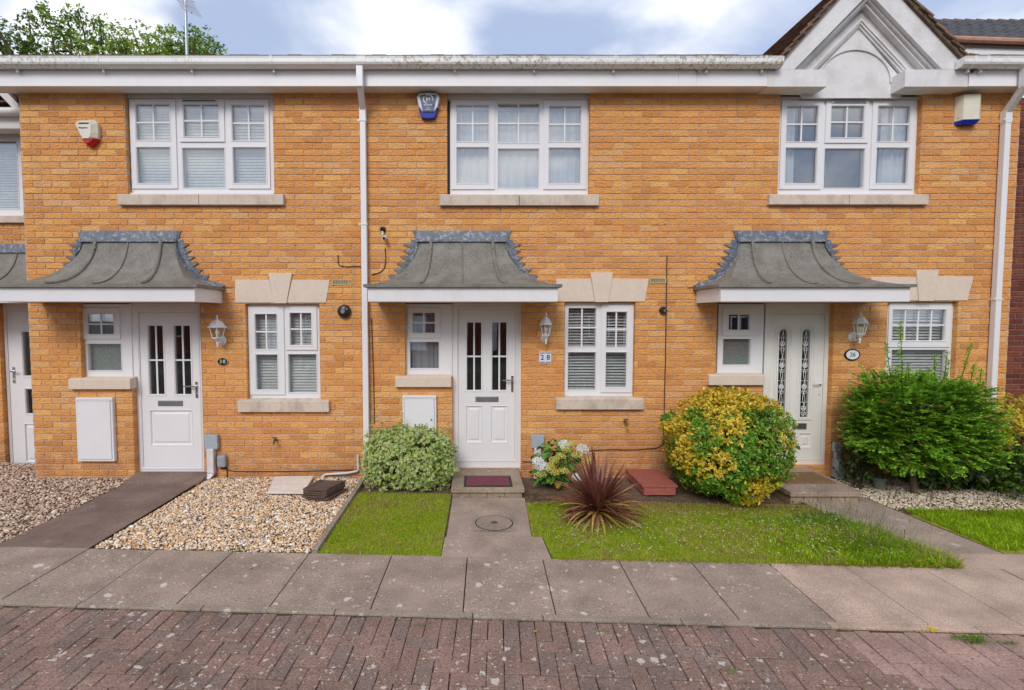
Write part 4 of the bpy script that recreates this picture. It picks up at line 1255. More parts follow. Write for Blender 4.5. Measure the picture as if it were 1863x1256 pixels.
# gable over the upper window of number 26
def gable():
    FY = -EP - .004
    def P(pts, Y=FY): return [at(u, v, Y) for u, v in pts]
    root = MB()
    # raking boards (front face)
    root.prism(P([(1409, 126.5), (1445, 126.5), (1582, -13), (1582, -64)]), FY, FY + .05)
    root.prism(P([(1714, 126.5), (1761.5, 126.5), (1582, -64), (1582, -13)]), FY, FY + .05)
    gb = root.build('gable', M_GABLE, h26)
    # foot blocks running back to the wall
    for a, b in ((1396, 1505), (1647, 1761.5)):
        m = MB(); x0, x1 = at(a, 140, FY)[0], at(b, 140, FY)[0]; zb, zt = at(1560, 158, FY)[1], at(1560, 126.6, FY)[1]
        m.box(x0, x1, FY, .02, zb, zt); m.build('foot_block', M_GABLE, gb, bevel=.004)
    # stepped mouldings, each an inverted V further back
    xL, zL = at(1445, 126.5, FY); xR, _ = at(1714, 126.5, FY); xA, zA = at(1582, -13, FY)
    def vee(inset0, inset1, y0, y1, nm, mat=M_GABLE):
        # inverted V between two insets measured square to the rake
        hwid = (xR - xL) / 2; rise = zA - zL; ln = math.hypot(hwid, rise); xm = (xL + xR) / 2
        def tri(i):
            dx = i * ln / rise; dz = i * ln / hwid
            return (xL + dx, zL), (xm, zA - dz), (xR - dx, zL)
        o, q = tri(inset0), tri(inset1)
        m = MB(); m.prism([o[0], q[0], q[1], o[1]], y0, y1); m.prism([q[2], o[2], o[1], q[1]], y0, y1)
        return m.build(nm, mat, gb)
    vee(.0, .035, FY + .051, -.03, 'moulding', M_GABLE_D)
    vee(.035, .06, FY + .085, -.03, 'moulding')
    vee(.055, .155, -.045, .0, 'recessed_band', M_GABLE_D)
    vee(.145, .165, -.075, -.04, 'moulding'); vee(.165, .185, -.06, -.02, 'moulding'); vee(.185, .205, -.04, -.01, 'moulding')
    # tympanum with an arched sinking
    hwid = (xR - xL) / 2; rise = zA - zL; ln = math.hypot(hwid, rise); xm = (xL + xR) / 2
    i = .198; dx = i * ln / rise; dz = i * ln / hwid
    ax0, ax1 = at(1491, 126, -.02)[0], at(1622, 126, -.02)[0]; acx, arx = (ax0 + ax1) / 2, (ax1 - ax0) / 2
    az = at(1553, 90.5, -.02)[1]; zb = at(1560, 178.5, 0)[1]
    arc = [(acx + arx * math.cos(k * math.pi / 20), zL - .06 + (az - zL + .06) * math.sin(k * math.pi / 20)) for k in range(21)]
    # left and right spandrels of the tympanum joined over the crown of the arch
    m = MB()
    apex = (xm, zA - dz); l = (xL + dx, zL - .06); r_ = (xR - dx, zL - .06)
    half = 10
    m.prism([apex] + [arc[k] for k in range(half, 21)] + [l], -.018, .0)
    m.prism([apex, r_] + [arc[k] for k in range(0, half + 1)], -.018, .0)
    m.build('tympanum', M_GABLE, gb)
    m = MB(); m.prism([(acx - arx - .16, zb), (acx + arx + .12, zb), (xR - .05, zL), (xm, zA - .06), (xL + .05, zL)], .001, .03); m.build('arch_panel', M_GABLE, gb)
    # roof slopes with verge tiles
    xo, zo = at(1409, 126.5, FY); xo2, _ = at(1761.5, 126.5, FY); xa, za = at(1582, -64, FY)
    for sg, (x0, z0) in ((-1, (xo, zo)), (1, (xo2, zo))):
        vx, vz = xa - x0, za - z0; ln2 = math.hypot(vx, vz); ux, uz = vx / ln2, vz / ln2
        nx, nz = (-uz, ux) if sg < 0 else (uz, -ux)
        if nz < 0: nx, nz = -nx, -nz
        # bed of mortar and undercloak
        m = MB(); s0, s1 = -.02, ln2
        if sg > 0: s0 = -.06
        q = [(x0 + ux * s0 + nx * .001, z0 + uz * s0 + nz * .001), (x0 + ux * s1 + nx * .001, z0 + uz * s1 + nz * .001), (x0 + ux * s1 + nx * .045, z0 + uz * s1 + nz * .045), (x0 + ux * s0 + nx * .045, z0 + uz * s0 + nz * .045)]
        if sg > 0: q = q[::-1]
        m.prism(q, FY - .035, FY + .25); m.build('verge_mortar', M_TILE_EDGE, gb)
        n = 13
        for k in range(n):
            a, b = -.06 + k * (ln2 + .06) / n, -.06 + (k + 1) * (ln2 + .06) / n + .05
            lift0, lift1 = .078, .052
            jt = random.uniform(-.012, .012)
            q = [(x0 + ux * a + nx * (lift0 - .022), z0 + uz * a + nz * (lift0 - .022)), (x0 + ux * b + nx * (lift1 - .022), z0 + uz * b + nz * (lift1 - .022)),
                 (x0 + ux * b + nx * lift1, z0 + uz * b + nz * lift1), (x0 + ux * a + nx * lift0, z0 + uz * a + nz * lift0)]
            if sg > 0: q = q[::-1]
            m = MB(); m.prism(q, FY - .06 + jt, FY + .24)
            m.build('verge_tile', M_TILE_BROWN if random.random() < .6 else M_TILE_EDGE, gb)
            m = MB(); m.prism(q, FY + .245, 2.4); m.build('tile_course', M_TILE_BROWN, gb)
gable()

# ------------------------------------------------------------------ the set-back house next door (number 32)
Y32 = 0.69
h32 = thing('terraced_house', (-7.0, Y32, 0), 'set-back orange brick house with a narrow white door, beyond the corner of number 30', 'house', 'orange brick terraced houses')
def house32():
    def rr(*p): return rect(*p, Y32)
    xr = X30 + .35
    zs = at(20, 236, Y32)[1]
    o = [(-8.2, at(43, 310, Y32)[0], at(20, 393, Y32)[1], zs + .1), (at(3, 700, Y32)[0], xr + .1, -.14, at(30, 553, Y32)[1])]
    build_wall(h32, -8.6, xr, -.3, zs + .05, Y32, o, M_BRICK, M_MORTAR, n_obj=60, score=lambda p: -p[0])
    window(h32, (-150, 236, 42, 392), Y32 + .06, fixed=[((-70, 256, 32, 380), (0, 0))], head=zs + .001, blind='upper_closed')
    stone_sill(h32, (-160, 393, 43.5, 405), Y=Y32)
    # door
    door(h32, (3, 557, 118, 861), (17, 566, 108, 854), Y32 + .07, [(40.5, 604, 55, 684), (46, 708.5, 58.5, 753), (83, 604, 96, 684), (83, 708.5, 96, 753)], [(44, 771, 88, 842)],
         (60, 760, 84, 766), (24, 668, 697, 33), M_UPVC2, bars=(0, 0))
    m = MB(); m.box(at(0, 863, Y32)[0], X30 + .3, Y32 - .06, Y32 + .02, -.1, at(40, 862, Y32)[1]); m.build('door_step', M_PATH_D, h32)
    canopy(h32, -6.1, .56, 1.1, at(20, 520, Y32 - .6)[1], at(20, 458, Y32)[1], at(20, 444, Y32)[1], .62, at(20, 551, Y32 - .6)[1], M_UPVC, Y=Y32)
    # eaves
    z0, z1 = at(10, 234, Y32 - .2)[1], at(10, 208, Y32 - .2)[1]
    m = MB(); m.box(-9, X30 + .05, Y32 - .2, Y32 - .17, z0, z1 + .03); m.build('fascia_board', M_FASCIA, h32)
    m = MB(); m.box(-9, X30 + .05, Y32 - .169, Y32 + .02, z0 + .01, z0 + .03); m.build('soffit', M_FASCIA, h32)
    zt = at(10, 194, Y32 - .3)[1]
    m = MB(); m.tube([(-9, Y32 - .26, zt - .05), (X30 + .02, Y32 - .26, zt - .05)], .052, 12); m.build('gutter', M_GUTTER, h32, smooth=True)
    m = MB()
    for k in range(9):
        y0 = Y32 - .24 + k * .22; z_ = zt + .01 + k * .22 * math.tan(R(38)); xx = -9.0
        while xx < X30 + .1:
            m.box(xx, xx + .16, y0, y0 + .26, z_ - .01, z_ + .012); xx += .165
    tag(m.build('roof', M_TILE_EDGE, h32), kind='stuff')
    m = MB(); m.add([(-9, Y32 - .2, zt - .06), (X30 + .1, Y32 - .2, zt - .06), (X30 + .1, Y32 + 2, zt + 1.65), (-9, Y32 + 2, zt + 1.65)], [(0, 1, 2, 3)]); m.build('roof_deck', M_TILE_BROWN, h32)
    # raking barge board of its dormer gable
    a, b = at(-30, 140, Y32 - .24), at(37, 209, Y32 - .24); c, d = at(-30, 122, Y32 - .24), at(37, 191, Y32 - .24)
    m = MB(); m.prism([a, b, d, c], Y32 - .27, Y32 - .22); m.build('barge_board', M_GABLE, h32)
    a, b = at(-30, 121, Y32 - .24), at(37, 190, Y32 - .24); c, d = at(-30, 113, Y32 - .24), at(37, 182, Y32 - .24)
    m = MB(); m.prism([a, b, d, c], Y32 - .29, Y32 + .6); m.build('verge_tile', M_TILE_BROWN, h32)
    xq = at(41.5, 350, .32)[0]
    m = MB(); m.tube([(X30 - .035, .3, at(38, 205, .3)[1]), (X30 - .035, .3, -.1)], .034, 10); m.build('downpipe', M_UPVC, h32, smooth=True)
house32()

# ------------------------------------------------------------------ the dark red brick house beyond number 26
# the terrace on the other side of the street, seen mirrored in the glass
def opposite():
    t = thing('terraced_house', (0, -23, 0), 'brown brick terrace across the street, seen only mirrored in the window panes', 'house')
    m = MB(); holes = []
    for k in range(-4, 5):
        x = k * 4.1
        holes += [(x - .8, x + .8, 3.2, 4.5), (x - 1.5, x - .3, .9, 2.1), (x + .5, x + 1.4, .1, 2.1)]
    m = MB(); m.plate(-19, 19, -.1, 5.0, holes, -23.2, -23.0); m.build('wall', M_REDBRICK, t)
    m = MB(); m.box(-19, 19, -31, -23.25, -.1, 5.0); m.build('house_core', M_ROOM, t)
    m = MB(); m.prism_x([(-22.6, 4.95), (-27, 7.7), (-31.4, 4.95)], -19.3, 19.3); m.build('roof', M_TILE_GREY, t)
    for k, (a, b, c, d) in enumerate(holes):
        m = MB(); m.ring(a, b, c, d, [(0, -23.1), (0, -22.97), (.07, -22.97), (.07, -23.06)]); m.box((a + b) / 2 - .03, (a + b) / 2 + .03, -23.06, -22.99, c, d); m.build('window_frame' if k % 3 < 2 else 'door_frame', M_UPVC, t)
        m = MB(); m.box(a + .05, b - .05, -23.1, -23.07, c + .05, d - .05); m.build('pane' if k % 3 < 2 else 'door_leaf', M_BLACK if k % 3 < 2 else M_UPVC2, t)
opposite()
h24 = thing('brick_house', (9.0, .75, 0), 'dark red brick house with grey roof tiles beyond number 26', 'house')
def house24():
    Yb = .75
    x0 = X26 + .06
    build_wall(h24, x0, 11.5, -.1, 4.9, Yb, [], M_REDBRICK, M_MORTAR_D, n_obj=120, score=lambda p: p[0])
    m = MB(); m.box(x0 + .02, 11.5, Yb + .1, 6, -.1, 4.9); m.build('wall_core', M_MORTAR_D, h24)
    # white boarding and tiled roof over it
    xw = at(1700, 90, Yb)[0]; z0, z1 = at(1800, 112, Yb)[1], at(1800, 88, Yb)[1]
    m = MB(); m.prism([(xw, z0 - .3), (11.5, z0 - .3), (11.5, z1 - .12), (xw, z1 + .10)], Yb - .05, Yb + .1); m.build('gable_boarding', M_UPVC, h24)
    m = MB()
    zt = at(1720, 40, Yb + .9)[1]; ze = z1 + .04
    # tile courses
    ncol = 30
    for k in range(6):
        ya, yb = Yb - .1 + k * .19, Yb - .1 + k * .19 + .24
        for c in range(ncol):
            xa = xw + .02 + c * .17; sg = -.030 * (xa - xw)
            za = ze + .05 + k * .19 * (zt - ze) / 1.05 + sg * (1 - k / 6); zb = za + .24 * (zt - ze) / 1.05 - .02
            t = MB(); n = 4; V, Fs = [], []
            for q in range(n + 1):
                f_ = q / n; xx = xa + .165 * f_; hh_ = .028 * math.sin(f_ * math.pi * 2)
                V += [(xx, ya, za + hh_), (xx, yb, zb + hh_), (xx, ya, za + hh_ - .03)]
            for q in range(n):
                Fs += [(q * 3, q * 3 + 3, q * 3 + 4, q * 3 + 1), (q * 3 + 2, q * 3 + 5, q * 3 + 3, q * 3)]
            t.add(V, Fs)
            o = t.build('roof_tile', M_TILE_GREY, h24, smooth=False)
    m = MB(); m.tube([(xw - .02, Yb - .1, ze + .03), (xw + 2.2, Yb - .1, ze - .05), (11.5, Yb - .1, ze - .13)], .04, 8); m.build('verge_mortar', M_TERRA, h24)
    m = MB(); m.tube([(xw - .1, Yb + 1.0, zt + .02), (11.5, Yb + 1.0, zt + .02)], .06, 8); m.build('ridge_tile', M_TILE_BROWN, h24)
    m = MB(); m.add([(xw, Yb - .09, ze - .04), (11.5, Yb - .09, ze - .2), (11.5, Yb + 1.0, zt), (xw, Yb + 1.0, zt)], [(0, 1, 2, 3)]); m.build('roof_deck', M_TILE_BROWN, h24)
    # low tiled skirt beside the gable
    a, b, c = at(1762, 98, .3), at(1835, 110, .3), at(1762, 112, .3)
    m = MB(); m.prism([c, b, a], .28, .5); m.build('tile_skirt', M_TILE_BROWN, h24)
house24()
# ------------------------------------------------------------------ fittings on the walls
def shield(poly, y0, y1, inset, m):
    """a plate whose front outline is drawn in towards its middle"""
    n = len(poly); cx_ = sum(p[0] for p in poly) / n; cz_ = sum(p[1] for p in poly) / n
    V = [(x, y1, z) for x, z in poly] + [(x, (y0 + y1) / 2, z) for x, z in poly] + [(cx_ + (x - cx_) * (1 - inset), y0, cz_ + (z - cz_) * (1 - inset)) for x, z in poly]
    Fs = [tuple(range(2 * n, 3 * n))]
    for a in (0, 1):
        Fs += [(a * n + k, (a + 1) * n + k, (a + 1) * n + (k + 1) % n, a * n + (k + 1) % n) for k in range(n)]
    m.add(V, Fs)
# cream and red alarm box
def alarm_a():
    Yf = -.09
    x, z = at(165, 246, 0)
    t = thing('alarm_box', (x, 0, z), 'cream alarm box with a red lens, left of the window of number 30', 'alarm box', 'alarm boxes')
    P = lambda du, dv: (x + du / 149, z - dv / 149)
    m = MB()
    back = [(-19, -16), (-16, -22.5), (13, -23.5), (18, -18), (18.5, 0), (17, 8), (12, 12), (0, 10), (-9, 11), (-12.5, 4), (-17, -6)]
    front = [(-16, -14), (-13, -18), (9, -18), (10.5, -14), (10, 0), (8, 7), (5, 10), (0, 9.6), (-4, 10), (-8, 3), (-12, -6)]
    n = len(back)
    V = [(P(*q)[0], -.002, P(*q)[1]) for q in back] + [(P(*q)[0], -.045, P(*q)[1]) for q in back] + [(P(*q)[0] , Yf, P(*q)[1]) for q in front]
    Fs = [tuple(range(3 * n - 1, 2 * n - 1, -1))]
    for a in (0, 1): Fs += [(a * n + k, a * n + (k + 1) % n, (a + 1) * n + (k + 1) % n, (a + 1) * n + k) for k in range(n)]
    m.add(V, Fs); m.build('case', M_CREAMBOX, t, bevel=.003)
    m = MB()
    back = [(-9.5, 11.5), (0, 10.5), (12, 12.5), (16.5, 9), (13, 16), (5, 22), (1, 22), (-6, 16)]
    V = [(P(*q)[0], -.002, P(*q)[1]) for q in back] + [(P(*q)[0] * 1 , -.05, P(*q)[1]) for q in back] + [(P(q[0] * .7, 11 + (q[1] - 11) * .6)[0], -.08, P(q[0] * .7, 11 + (q[1] - 11) * .6)[1]) for q in back]
    n = len(back); Fs = [tuple(range(3 * n - 1, 2 * n - 1, -1))]
    for a in (0, 1): Fs += [(a * n + k, a * n + (k + 1) % n, (a + 1) * n + (k + 1) % n, (a + 1) * n + k) for k in range(n)]
    m.add(V, Fs); m.build('lens', M_REDLENS, t)
    m = MB(); a, b = P(-11.5, -15.6), P(8, -15.6)
    m.prism([(a[0] + .0, a[1] - .008), (b[0] - .01, b[1] - .008), (b[0], b[1] + .008), (a[0] + .02, a[1] + .008)], Yf - .003, Yf - .0005); m.build('solar_strip', M_DARKBLUE, t)
    text_mesh('Response', .026, (P(-3, 0)[0], Yf - .002, P(0, -8)[1]), M_INKBLUE, 'lettering', t, bold=True)
alarm_a()
def alarm_b():
    x, z = at(780, 195, 0); Yf = -.075
    t = thing('alarm_box', (x, 0, z), 'blue and silver shield alarm box with a ringed monogram, under the eaves of number 28', 'alarm box', 'alarm boxes')
    P = lambda du, dv: (x + du / 150, z - dv / 150)
    m = MB(); shield([P(*q) for q in [(-18, 3.5), (-12, 22), (0, 23.5), (12, 22), (18, 3.5)]][::1], -.06, -.002, .12, m); m.build('lens', M_BLUELENS, t)
    m = MB(); shield([P(*q) for q in [(-21, -13), (-17.5, 4), (-11, 13), (11, 13), (17.5, 4), (21, -13), (17, -19.5), (0, -21.5), (-17, -19.5)]], Yf, -.003, .08, m); m.build('case', M_SILVER, t)
    m = MB(); m.prism([P(*q) for q in [(-9.5, 12), (9.5, 12), (15.5, -15.5), (0, -18), (-15.5, -15.5)]], Yf - .004, Yf - .001); m.build('face_panel', M_SLATEFACE, t)
    m = MB()
    for a0, a1 in ((-20, 118), (150, 250)):
        pts = [P(8.2 * math.cos(R(a0 + (a1 - a0) * k / 14)), -8.5 - 8.2 * math.sin(R(a0 + (a1 - a0) * k / 14))) for k in range(15)]
        m.tube([(p[0], Yf - .005, p[1]) for p in pts], .0065, 6)
    m.build('ring_emblem', M_INKWHITE, t)
    text_mesh('JH', .052, (P(0, 0)[0], Yf - .006, P(0, -8.5)[1]), M_INKWHITE, 'lettering', t, bold=True)
    for (a, b, c, d), mt in (((-11.5, -.5, 0, 4.5), M_INKPURPLE), ((0, -.5, 11.5, 4.5), M_INKBLUE)):
        p, q = P(a, d), P(c, b); m = MB(); m.box(p[0], q[0], Yf - .0065, Yf - .0045, p[1], q[1]); m.build('colour_band', mt, t)
    m = MB()
    for du0, du1, dv, hh_ in ((-7, 7.5, .9, .9), (-8, 8, 3.2, .6), (-2, 2.4, 6.6, 1.0), (-5, 4.6, 9.2, .9)):
        for k in range(6):
            a = du0 + (du1 - du0) * k / 6; p, q = P(a, dv + hh_ / 2), P(a + (du1 - du0) / 7.5, dv - hh_ / 2)
            m.box(p[0], q[0], Yf - .0085, Yf - .0068, p[1], q[1])
    tag(m.build('small_print', M_INKWHITE, t), kind='stuff')
alarm_b()
def alarm_c():
    x, z = at(1755, 203, 0)
    t = thing('alarm_box', (x, 0, z), 'plain white box alarm with a blue lens below, beside the downpipe of number 26', 'alarm box', 'alarm boxes')
    P = lambda du, dv: (x + du / 149, z - dv / 149)
    a = P(-17, 19); b = P(16, -24)
    m = MB(); m.prism_z([(a[0] - .012, -.002), (a[0] + .02, -.085), (b[0] - .03, -.10), (b[0], -.085), (b[0] + .01, -.002)], a[1], b[1]); m.build('case', M_CREAMBOX, t, bevel=.004)
    c = P(0, 25.5)[1]
    m = MB(); q = [(a[0] - .012, -.002), (a[0] + .02, -.084), (b[0] - .03, -.098), (b[0] - .002, -.084), (b[0] + .008, -.002)]; q2 = [(a[0], -.002), (a[0] + .03, -.06), (b[0] - .04, -.07), (b[0] - .02, -.06), (b[0] - .02, -.002)]
    n = 5; m.add([(x_, y_, a[1] - .002) for x_, y_ in q] + [(x_, y_, c) for x_, y_ in q2], [(4, 3, 2, 1, 0)[::-1], (5, 6, 7, 8, 9)[::-1]] + [(k, (k + 1) % n, n + (k + 1) % n, n + k)[::-1] for k in range(n)]); m.build('lens', M_BLUELENS, t)
    m = MB(); s_ = P(-15, 14); m.tube([(a[0] + .0, -.045, s_[1]), (a[0] - .004, -.047, s_[1])], .005, 8); m.build('screw', M_BLACK, t)
alarm_c()

# wall lanterns
def lantern(px, py, label, sides, ph, wide=1.0):
    """px, py: photograph position of the back plate's middle on the wall"""
    x, z = at(px, py, 0)
    t = thing('wall_lantern', (x, 0, z), label, 'lantern', 'lanterns beside the front doors')
    o = Vector((x, 0, z)); yl = -.13
    m = MB(); V = []
    pl = [(.048 * math.cos(a), .062 * math.sin(a)) for a in [R(22.5 + 45 * k) for k in range(8)]]
    shield([(x + a, z + b) for a, b in pl][::-1], -.02, -.001, .3, m); m.build('back_plate', M_LAMPWHITE, t, smooth=False)
    m = MB(); m.tube([(x, -.015, z - .01), (x, -.06, z - .045), (x, yl, z - .02), (x, yl, z + .03)], [.012, .011, .012, .02], 8)
    m.lathe([(.004, -.075), (.012, -.066), (.009, -.05), (.016, -.03), (.012, -.012), (.03, .012), (.042 * wide, .03), (.046 * wide, .036)], (x, yl, z), 12); m.build('bracket', M_LAMPWHITE, t, smooth=True)
    z0, z1 = z + .036, z + .165; r0, r1 = .045 * wide, .068 * wide
    m = MB()
    for k in range(sides):
        a = ph + k * 2 * math.pi / sides
        m.tube([(x + r0 * math.cos(a), yl + r0 * math.sin(a), z0), (x + r1 * math.cos(a), yl + r1 * math.sin(a), z1)], .0055, 5)
    m.lathe([(r0 - .004, z0 - z - .004), (r0 + .006, z0 - z - .002), (r0 + .005, z0 - z + .008), (r0 - .006, z0 - z + .008)], (x, yl, z), sides, ph); m.build('cage', M_LAMPWHITE, t)
    m = MB(); V = []
    for rr, zz_ in ((r0 - .004, z0 + .006), (r1 - .004, z1)):
        for k in range(sides):
            a = ph + k * 2 * math.pi / sides; V.append((x + rr * math.cos(a), yl + rr * math.sin(a), zz_))
    m.add(V, [(k, (k + 1) % sides, sides + (k + 1) % sides, sides + k) for k in range(sides)]); m.build('lantern_glass', M_LGLASS, t)
    m = MB(); m.lathe([(.012, .03), (.014, .075), (.024, .09), (.027, .11), (.02, .128), (.004, .134)], (x, yl, z), 12); m.build('bulb', M_BULB, t, smooth=True)
    m = MB(); m.lathe([(.088 * wide, .160), (.09 * wide, .167), (.074 * wide, .176), (.062 * wide, .205), (.04 * wide, .235), (.014, .252), (.010, .268), (.016, .276), (.010, .284), (.008, .3), (.003, .312)], (x, yl, z), sides, ph); m.build('lantern_roof', M_LAMPWHITE, t, smooth=False)
lantern(405.5, 620, 'squat white four-sided lantern beside the door of number 30', 4, R(20), 1.22)
lantern(990.5, 615, 'slim white lantern directly above the number 28 tile', 6, R(10), .95)
lantern(1549.5, 613, 'white six-sided lantern above the oval plaque of number 26', 6, R(28), 1.0)

# house numbers
def oval(px, py, wpx, hpx, label, rim, face, ring):
    x, z = at(px, py, 0)
    t = thing('house_number', (x, 0, z), label, 'house number', 'house number plaques')
    n = 28; rx, rz = wpx / 149 / 2, hpx / 149 / 2
    def disc(f_, y0, y1): return [(x + rx * f_ * math.cos(2 * math.pi * k / n), z + rz * f_ * math.sin(2 * math.pi * k / n)) for k in range(n)], y0, y1
    m = MB(); m.prism(*disc(1, -.014, -.001)); m.build('plaque', rim, t, bevel=.003)
    m = MB(); m.prism(*disc(ring, -.017, -.0145)); m.build('plaque_face', face, t)
    return t, x, z
t, x, z = oval(406, 658, 20.5, 15.5, 'small black oval plaque reading 30 in gold', M_GOLD, M_BLACK, .88)
text_mesh('3', .062, (x - .021, -.018, z), M_GOLD, 'digit', t, bold=True); text_mesh('0', .062, (x + .021, -.018, z), M_SILVER, 'digit', t, bold=True)
t, x, z = oval(1549.5, 645.5, 29, 21, 'white oval plaque reading 26 with a thick black rim', M_BLACK, M_PORCELAIN, .8)
text_mesh('26', .072, (x, -.018, z), M_INKBLACK, 'digits', t)
def tiles28():
    x0, x1, z0, z1 = rect(981, 640, 1002.5, 661.5, 0); xm = (x0 + x1) / 2
    t = thing('house_number', (xm, 0, z0), 'pair of square white tiles reading 28 in blue', 'house number', 'house number plaques')
    for a, b, ch in ((x0, xm - .001, '2'), (xm + .001, x1, '8')):
        m = MB(); m.box(a, b, -.012, -.001, z0, z1); m.build('number_tile', M_PORCELAIN, t, bevel=.002)
        text_mesh(ch, .088, ((a + b) / 2, -.0135, (z0 + z1) / 2), M_INKBLUE, 'digit', t, bold=True)
        m = MB(); m2 = MB()
        for zc in (z0 + .016, z1 - .016):
            for k in range(5):
                xx = a + .012 + k * (b - a - .024) / 4
                tgt = m2 if k == 2 else m
                tgt.tube([(xx, -.0125, zc), (xx, -.0145, zc)], .0055, 6)
                m.tube([(xx - .006, -.013, zc - .009), (xx + .006, -.013, zc + .009)], .002, 4)
        m.build('tile_pattern', M_INKBLUE, t); m2.build('tile_pattern', M_INKRED, t)
tiles28()

# cameras and sensors
def dome_cam(px, py, r_, label):
    x, z = at(px, py, 0)
    t = thing('security_camera', (x, 0, z), label, 'security camera', 'security cameras')
    m = MB(); V = []
    m.tube([(x, -.001, z), (x, -.02, z), (x, -.05, z), (x, -.075, z)], [r_, r_, r_ * .92, r_ * .5], 16); m.build('housing', M_BLACK, t, smooth=True)
    m = MB(); m.tube([(x - .004, -.07, z - .004), (x - .004, -.082, z - .004)], [r_ * .34, r_ * .3], 12); m.build('lens', M_STEEL, t, smooth=True)
    m = MB(); m.tube([(x + r_ * .5, -.065, z + r_ * .3), (x + r_ * .5, -.07, z + r_ * .3)], .006, 8); m.build('sensor_window', M_INKWHITE, t)
dome_cam(627, 566.5, .082, 'large black dome camera right of the window of number 30')
dome_cam(1205.5, 565, .046, 'small black camera right of the window of number 28')
def bullet_cam():
    x, z = at(697, 418, 0)
    t = thing('security_camera', (x, 0, z), 'black and white bullet camera above the porch beside the downpipe', 'security camera', 'security cameras')
    m = MB(); m.tube([(x, -.001, z), (x, -.018, z)], .036, 14); m.tube([(x, -.018, z), (x, -.06, z - .01)], .02, 10); m.build('mount', M_BLACK, t, smooth=True)
    xb, zb = at(699.5, 434, -.06)
    m = MB(); m.tube([(x, -.05, z - .03), (x + .005, -.055, z - .07)], .011, 8); m.tube([(xb, -.03, zb + .02), (xb + .004, -.12, zb - .008)], .024, 12); m.build('camera_body', M_LAMPWHITE, t, smooth=True)
    m = MB(); m.tube([(xb + .004, -.1205, zb - .008), (xb + .0045, -.124, zb - .009)], .017, 12); m.build('lens', M_BLACK, t)
bullet_cam()

# cables clipped to the walls
def cable(pts, label, r_=.0055, Y=-.008):
    p3 = []
    for k, (u, v) in enumerate(pts):
        x, z = at(u, v, Y); p3.append((x, Y, z))
    # soften corners
    out = [p3[0]]
    for a, b in zip(p3, p3[1:]):
        for k in range(1, 5):
            f_ = k / 4; out.append(tuple(a[q] + (b[q] - a[q]) * f_ for q in range(3)))
    sm = [out[0]] + [tuple((out[i - 1][q] + out[i][q] * 2 + out[i + 1][q]) / 4 for q in range(3)) for i in range(1, len(out) - 1)] + [out[-1]]
    m = MB(); m.tube(sm, r_, 6)
    o = m.build('cable', M_CABLE, None, smooth=True)
    return tag(o, label, 'cable', 'cables clipped to the walls')
cable([(1213.5, 465), (1212, 560), (1211, 640), (1209, 720), (1207.5, 790), (1206, 808), (1196, 816), (1150, 819), (1110, 818), (1060, 821), (1010, 821), (992, 820), (984, 815)], 'long dark cable down the brickwork and across to the grey box by the hydrangea')
cable([(615, 464), (615.5, 480), (618, 484), (632, 486), (650, 484.5), (661, 487)], 'short black cable hooked on the wall above the air brick of number 30')
cable([(700.5, 452), (702, 470), (700, 488), (692, 496), (676, 500)], 'short black cable hooked beside the porch of number 28')
cable([(406, 846), (414, 856), (430, 858), (480, 858), (540, 857.5), (600, 856.5), (658, 855)], 'black cable low along the base of number 30')
cable([(412, 850), (414, 862), (411, 874), (398, 879), (386, 878)], 'looped black cable under the grey meter box of number 30')
cable([(676, 580), (678, 640), (680, 700), (681, 770)], 'thin black cable down the wall behind the downpipe of number 28')
cable([(950, 840), (962, 841), (972, 841)], 'stub of black cable from the door frame of number 28')
cable([(1524, 815), (1552, 814), (1604, 815)], 'upper black cable behind the shrub of number 26')
cable([(1524, 846), (1560, 847), (1608, 847)], 'lower black cable behind the shrub of number 26')

# air bricks
def air_brick(px, mat, label):
    x0, x1, z0, z1 = rect(*px, 0)
    t = thing('air_brick', ((x0 + x1) / 2, 0, z0), label, 'air brick', 'air bricks in the walls')
    m = MB(); n = 6; hs = []
    for k in range(n):
        a = x0 + .012 + k * (x1 - x0 - .024) / n
        hs.append((a + .003, a + (x1 - x0 - .024) / n - .003, z0 + .012, z1 - .012))
    m.plate(x0, x1, z0, z1, hs, -.010, .003); m.build('grille', mat, t)
    m = MB(); m.box(x0 + .01, x1 - .01, -.004, -.002, z0 + .01, z1 - .01); m.build('dark_core', M_VENTD, t)
air_brick((604, 509, 636, 519), M_VENT, 'buff air brick right of the stone lintel of number 30')
air_brick((1182, 506, 1211.5, 516), M_VENT, 'yellowish air brick right of the stone lintel of number 28')
air_brick((409, 869, 438, 879), M_VENTD, 'low grey air brick near the meter box of number 30')
air_brick((609, 866, 640, 876), M_VENTD, 'low air brick behind the stack of brown tiles')
air_brick((1541, 858, 1573, 868), M_VENTD, 'low air brick beside the plant pot of number 26')

# meter cupboards
def cupboard(px, label, key=None):
    x0, x1, z0, z1 = rect(*px, -.05)
    t = thing('meter_cupboard', ((x0 + x1) / 2, 0, z0), label, 'meter cupboard', 'white meter cupboards')
    m = MB(); m.ring(x0, x1, z0, z1, [(0, -.001), (0, -.045), (.004, -.05), (.022, -.05), (.024, -.04)]); m.box(x0 + .024, x1 - .024, -.04, -.001, z0 + .024, z1 - .024); m.build('case', M_UPVC, t)
    m = MB(); m.box(x0 + .027, x1 - .027, -.056, -.041, z0 + .027, z1 - .027); m.build('lid', M_UPVC2, t, bevel=.005)
    if key:
        kx, kz = at(*key, -.056); m = MB(); m.tube([(kx, -.056, kz), (kx, -.060, kz)], .012, 10); m.build('keyhole', M_STEEL, t)
    m = MB(); m.box(x0 + .004, x1 - .004, -.062, -.0565, z1 - .035, z1 - .028); m.build('drip_edge', M_UPVC, t)
cupboard((139, 724, 206, 840), 'white meter cupboard under the side window of number 30')
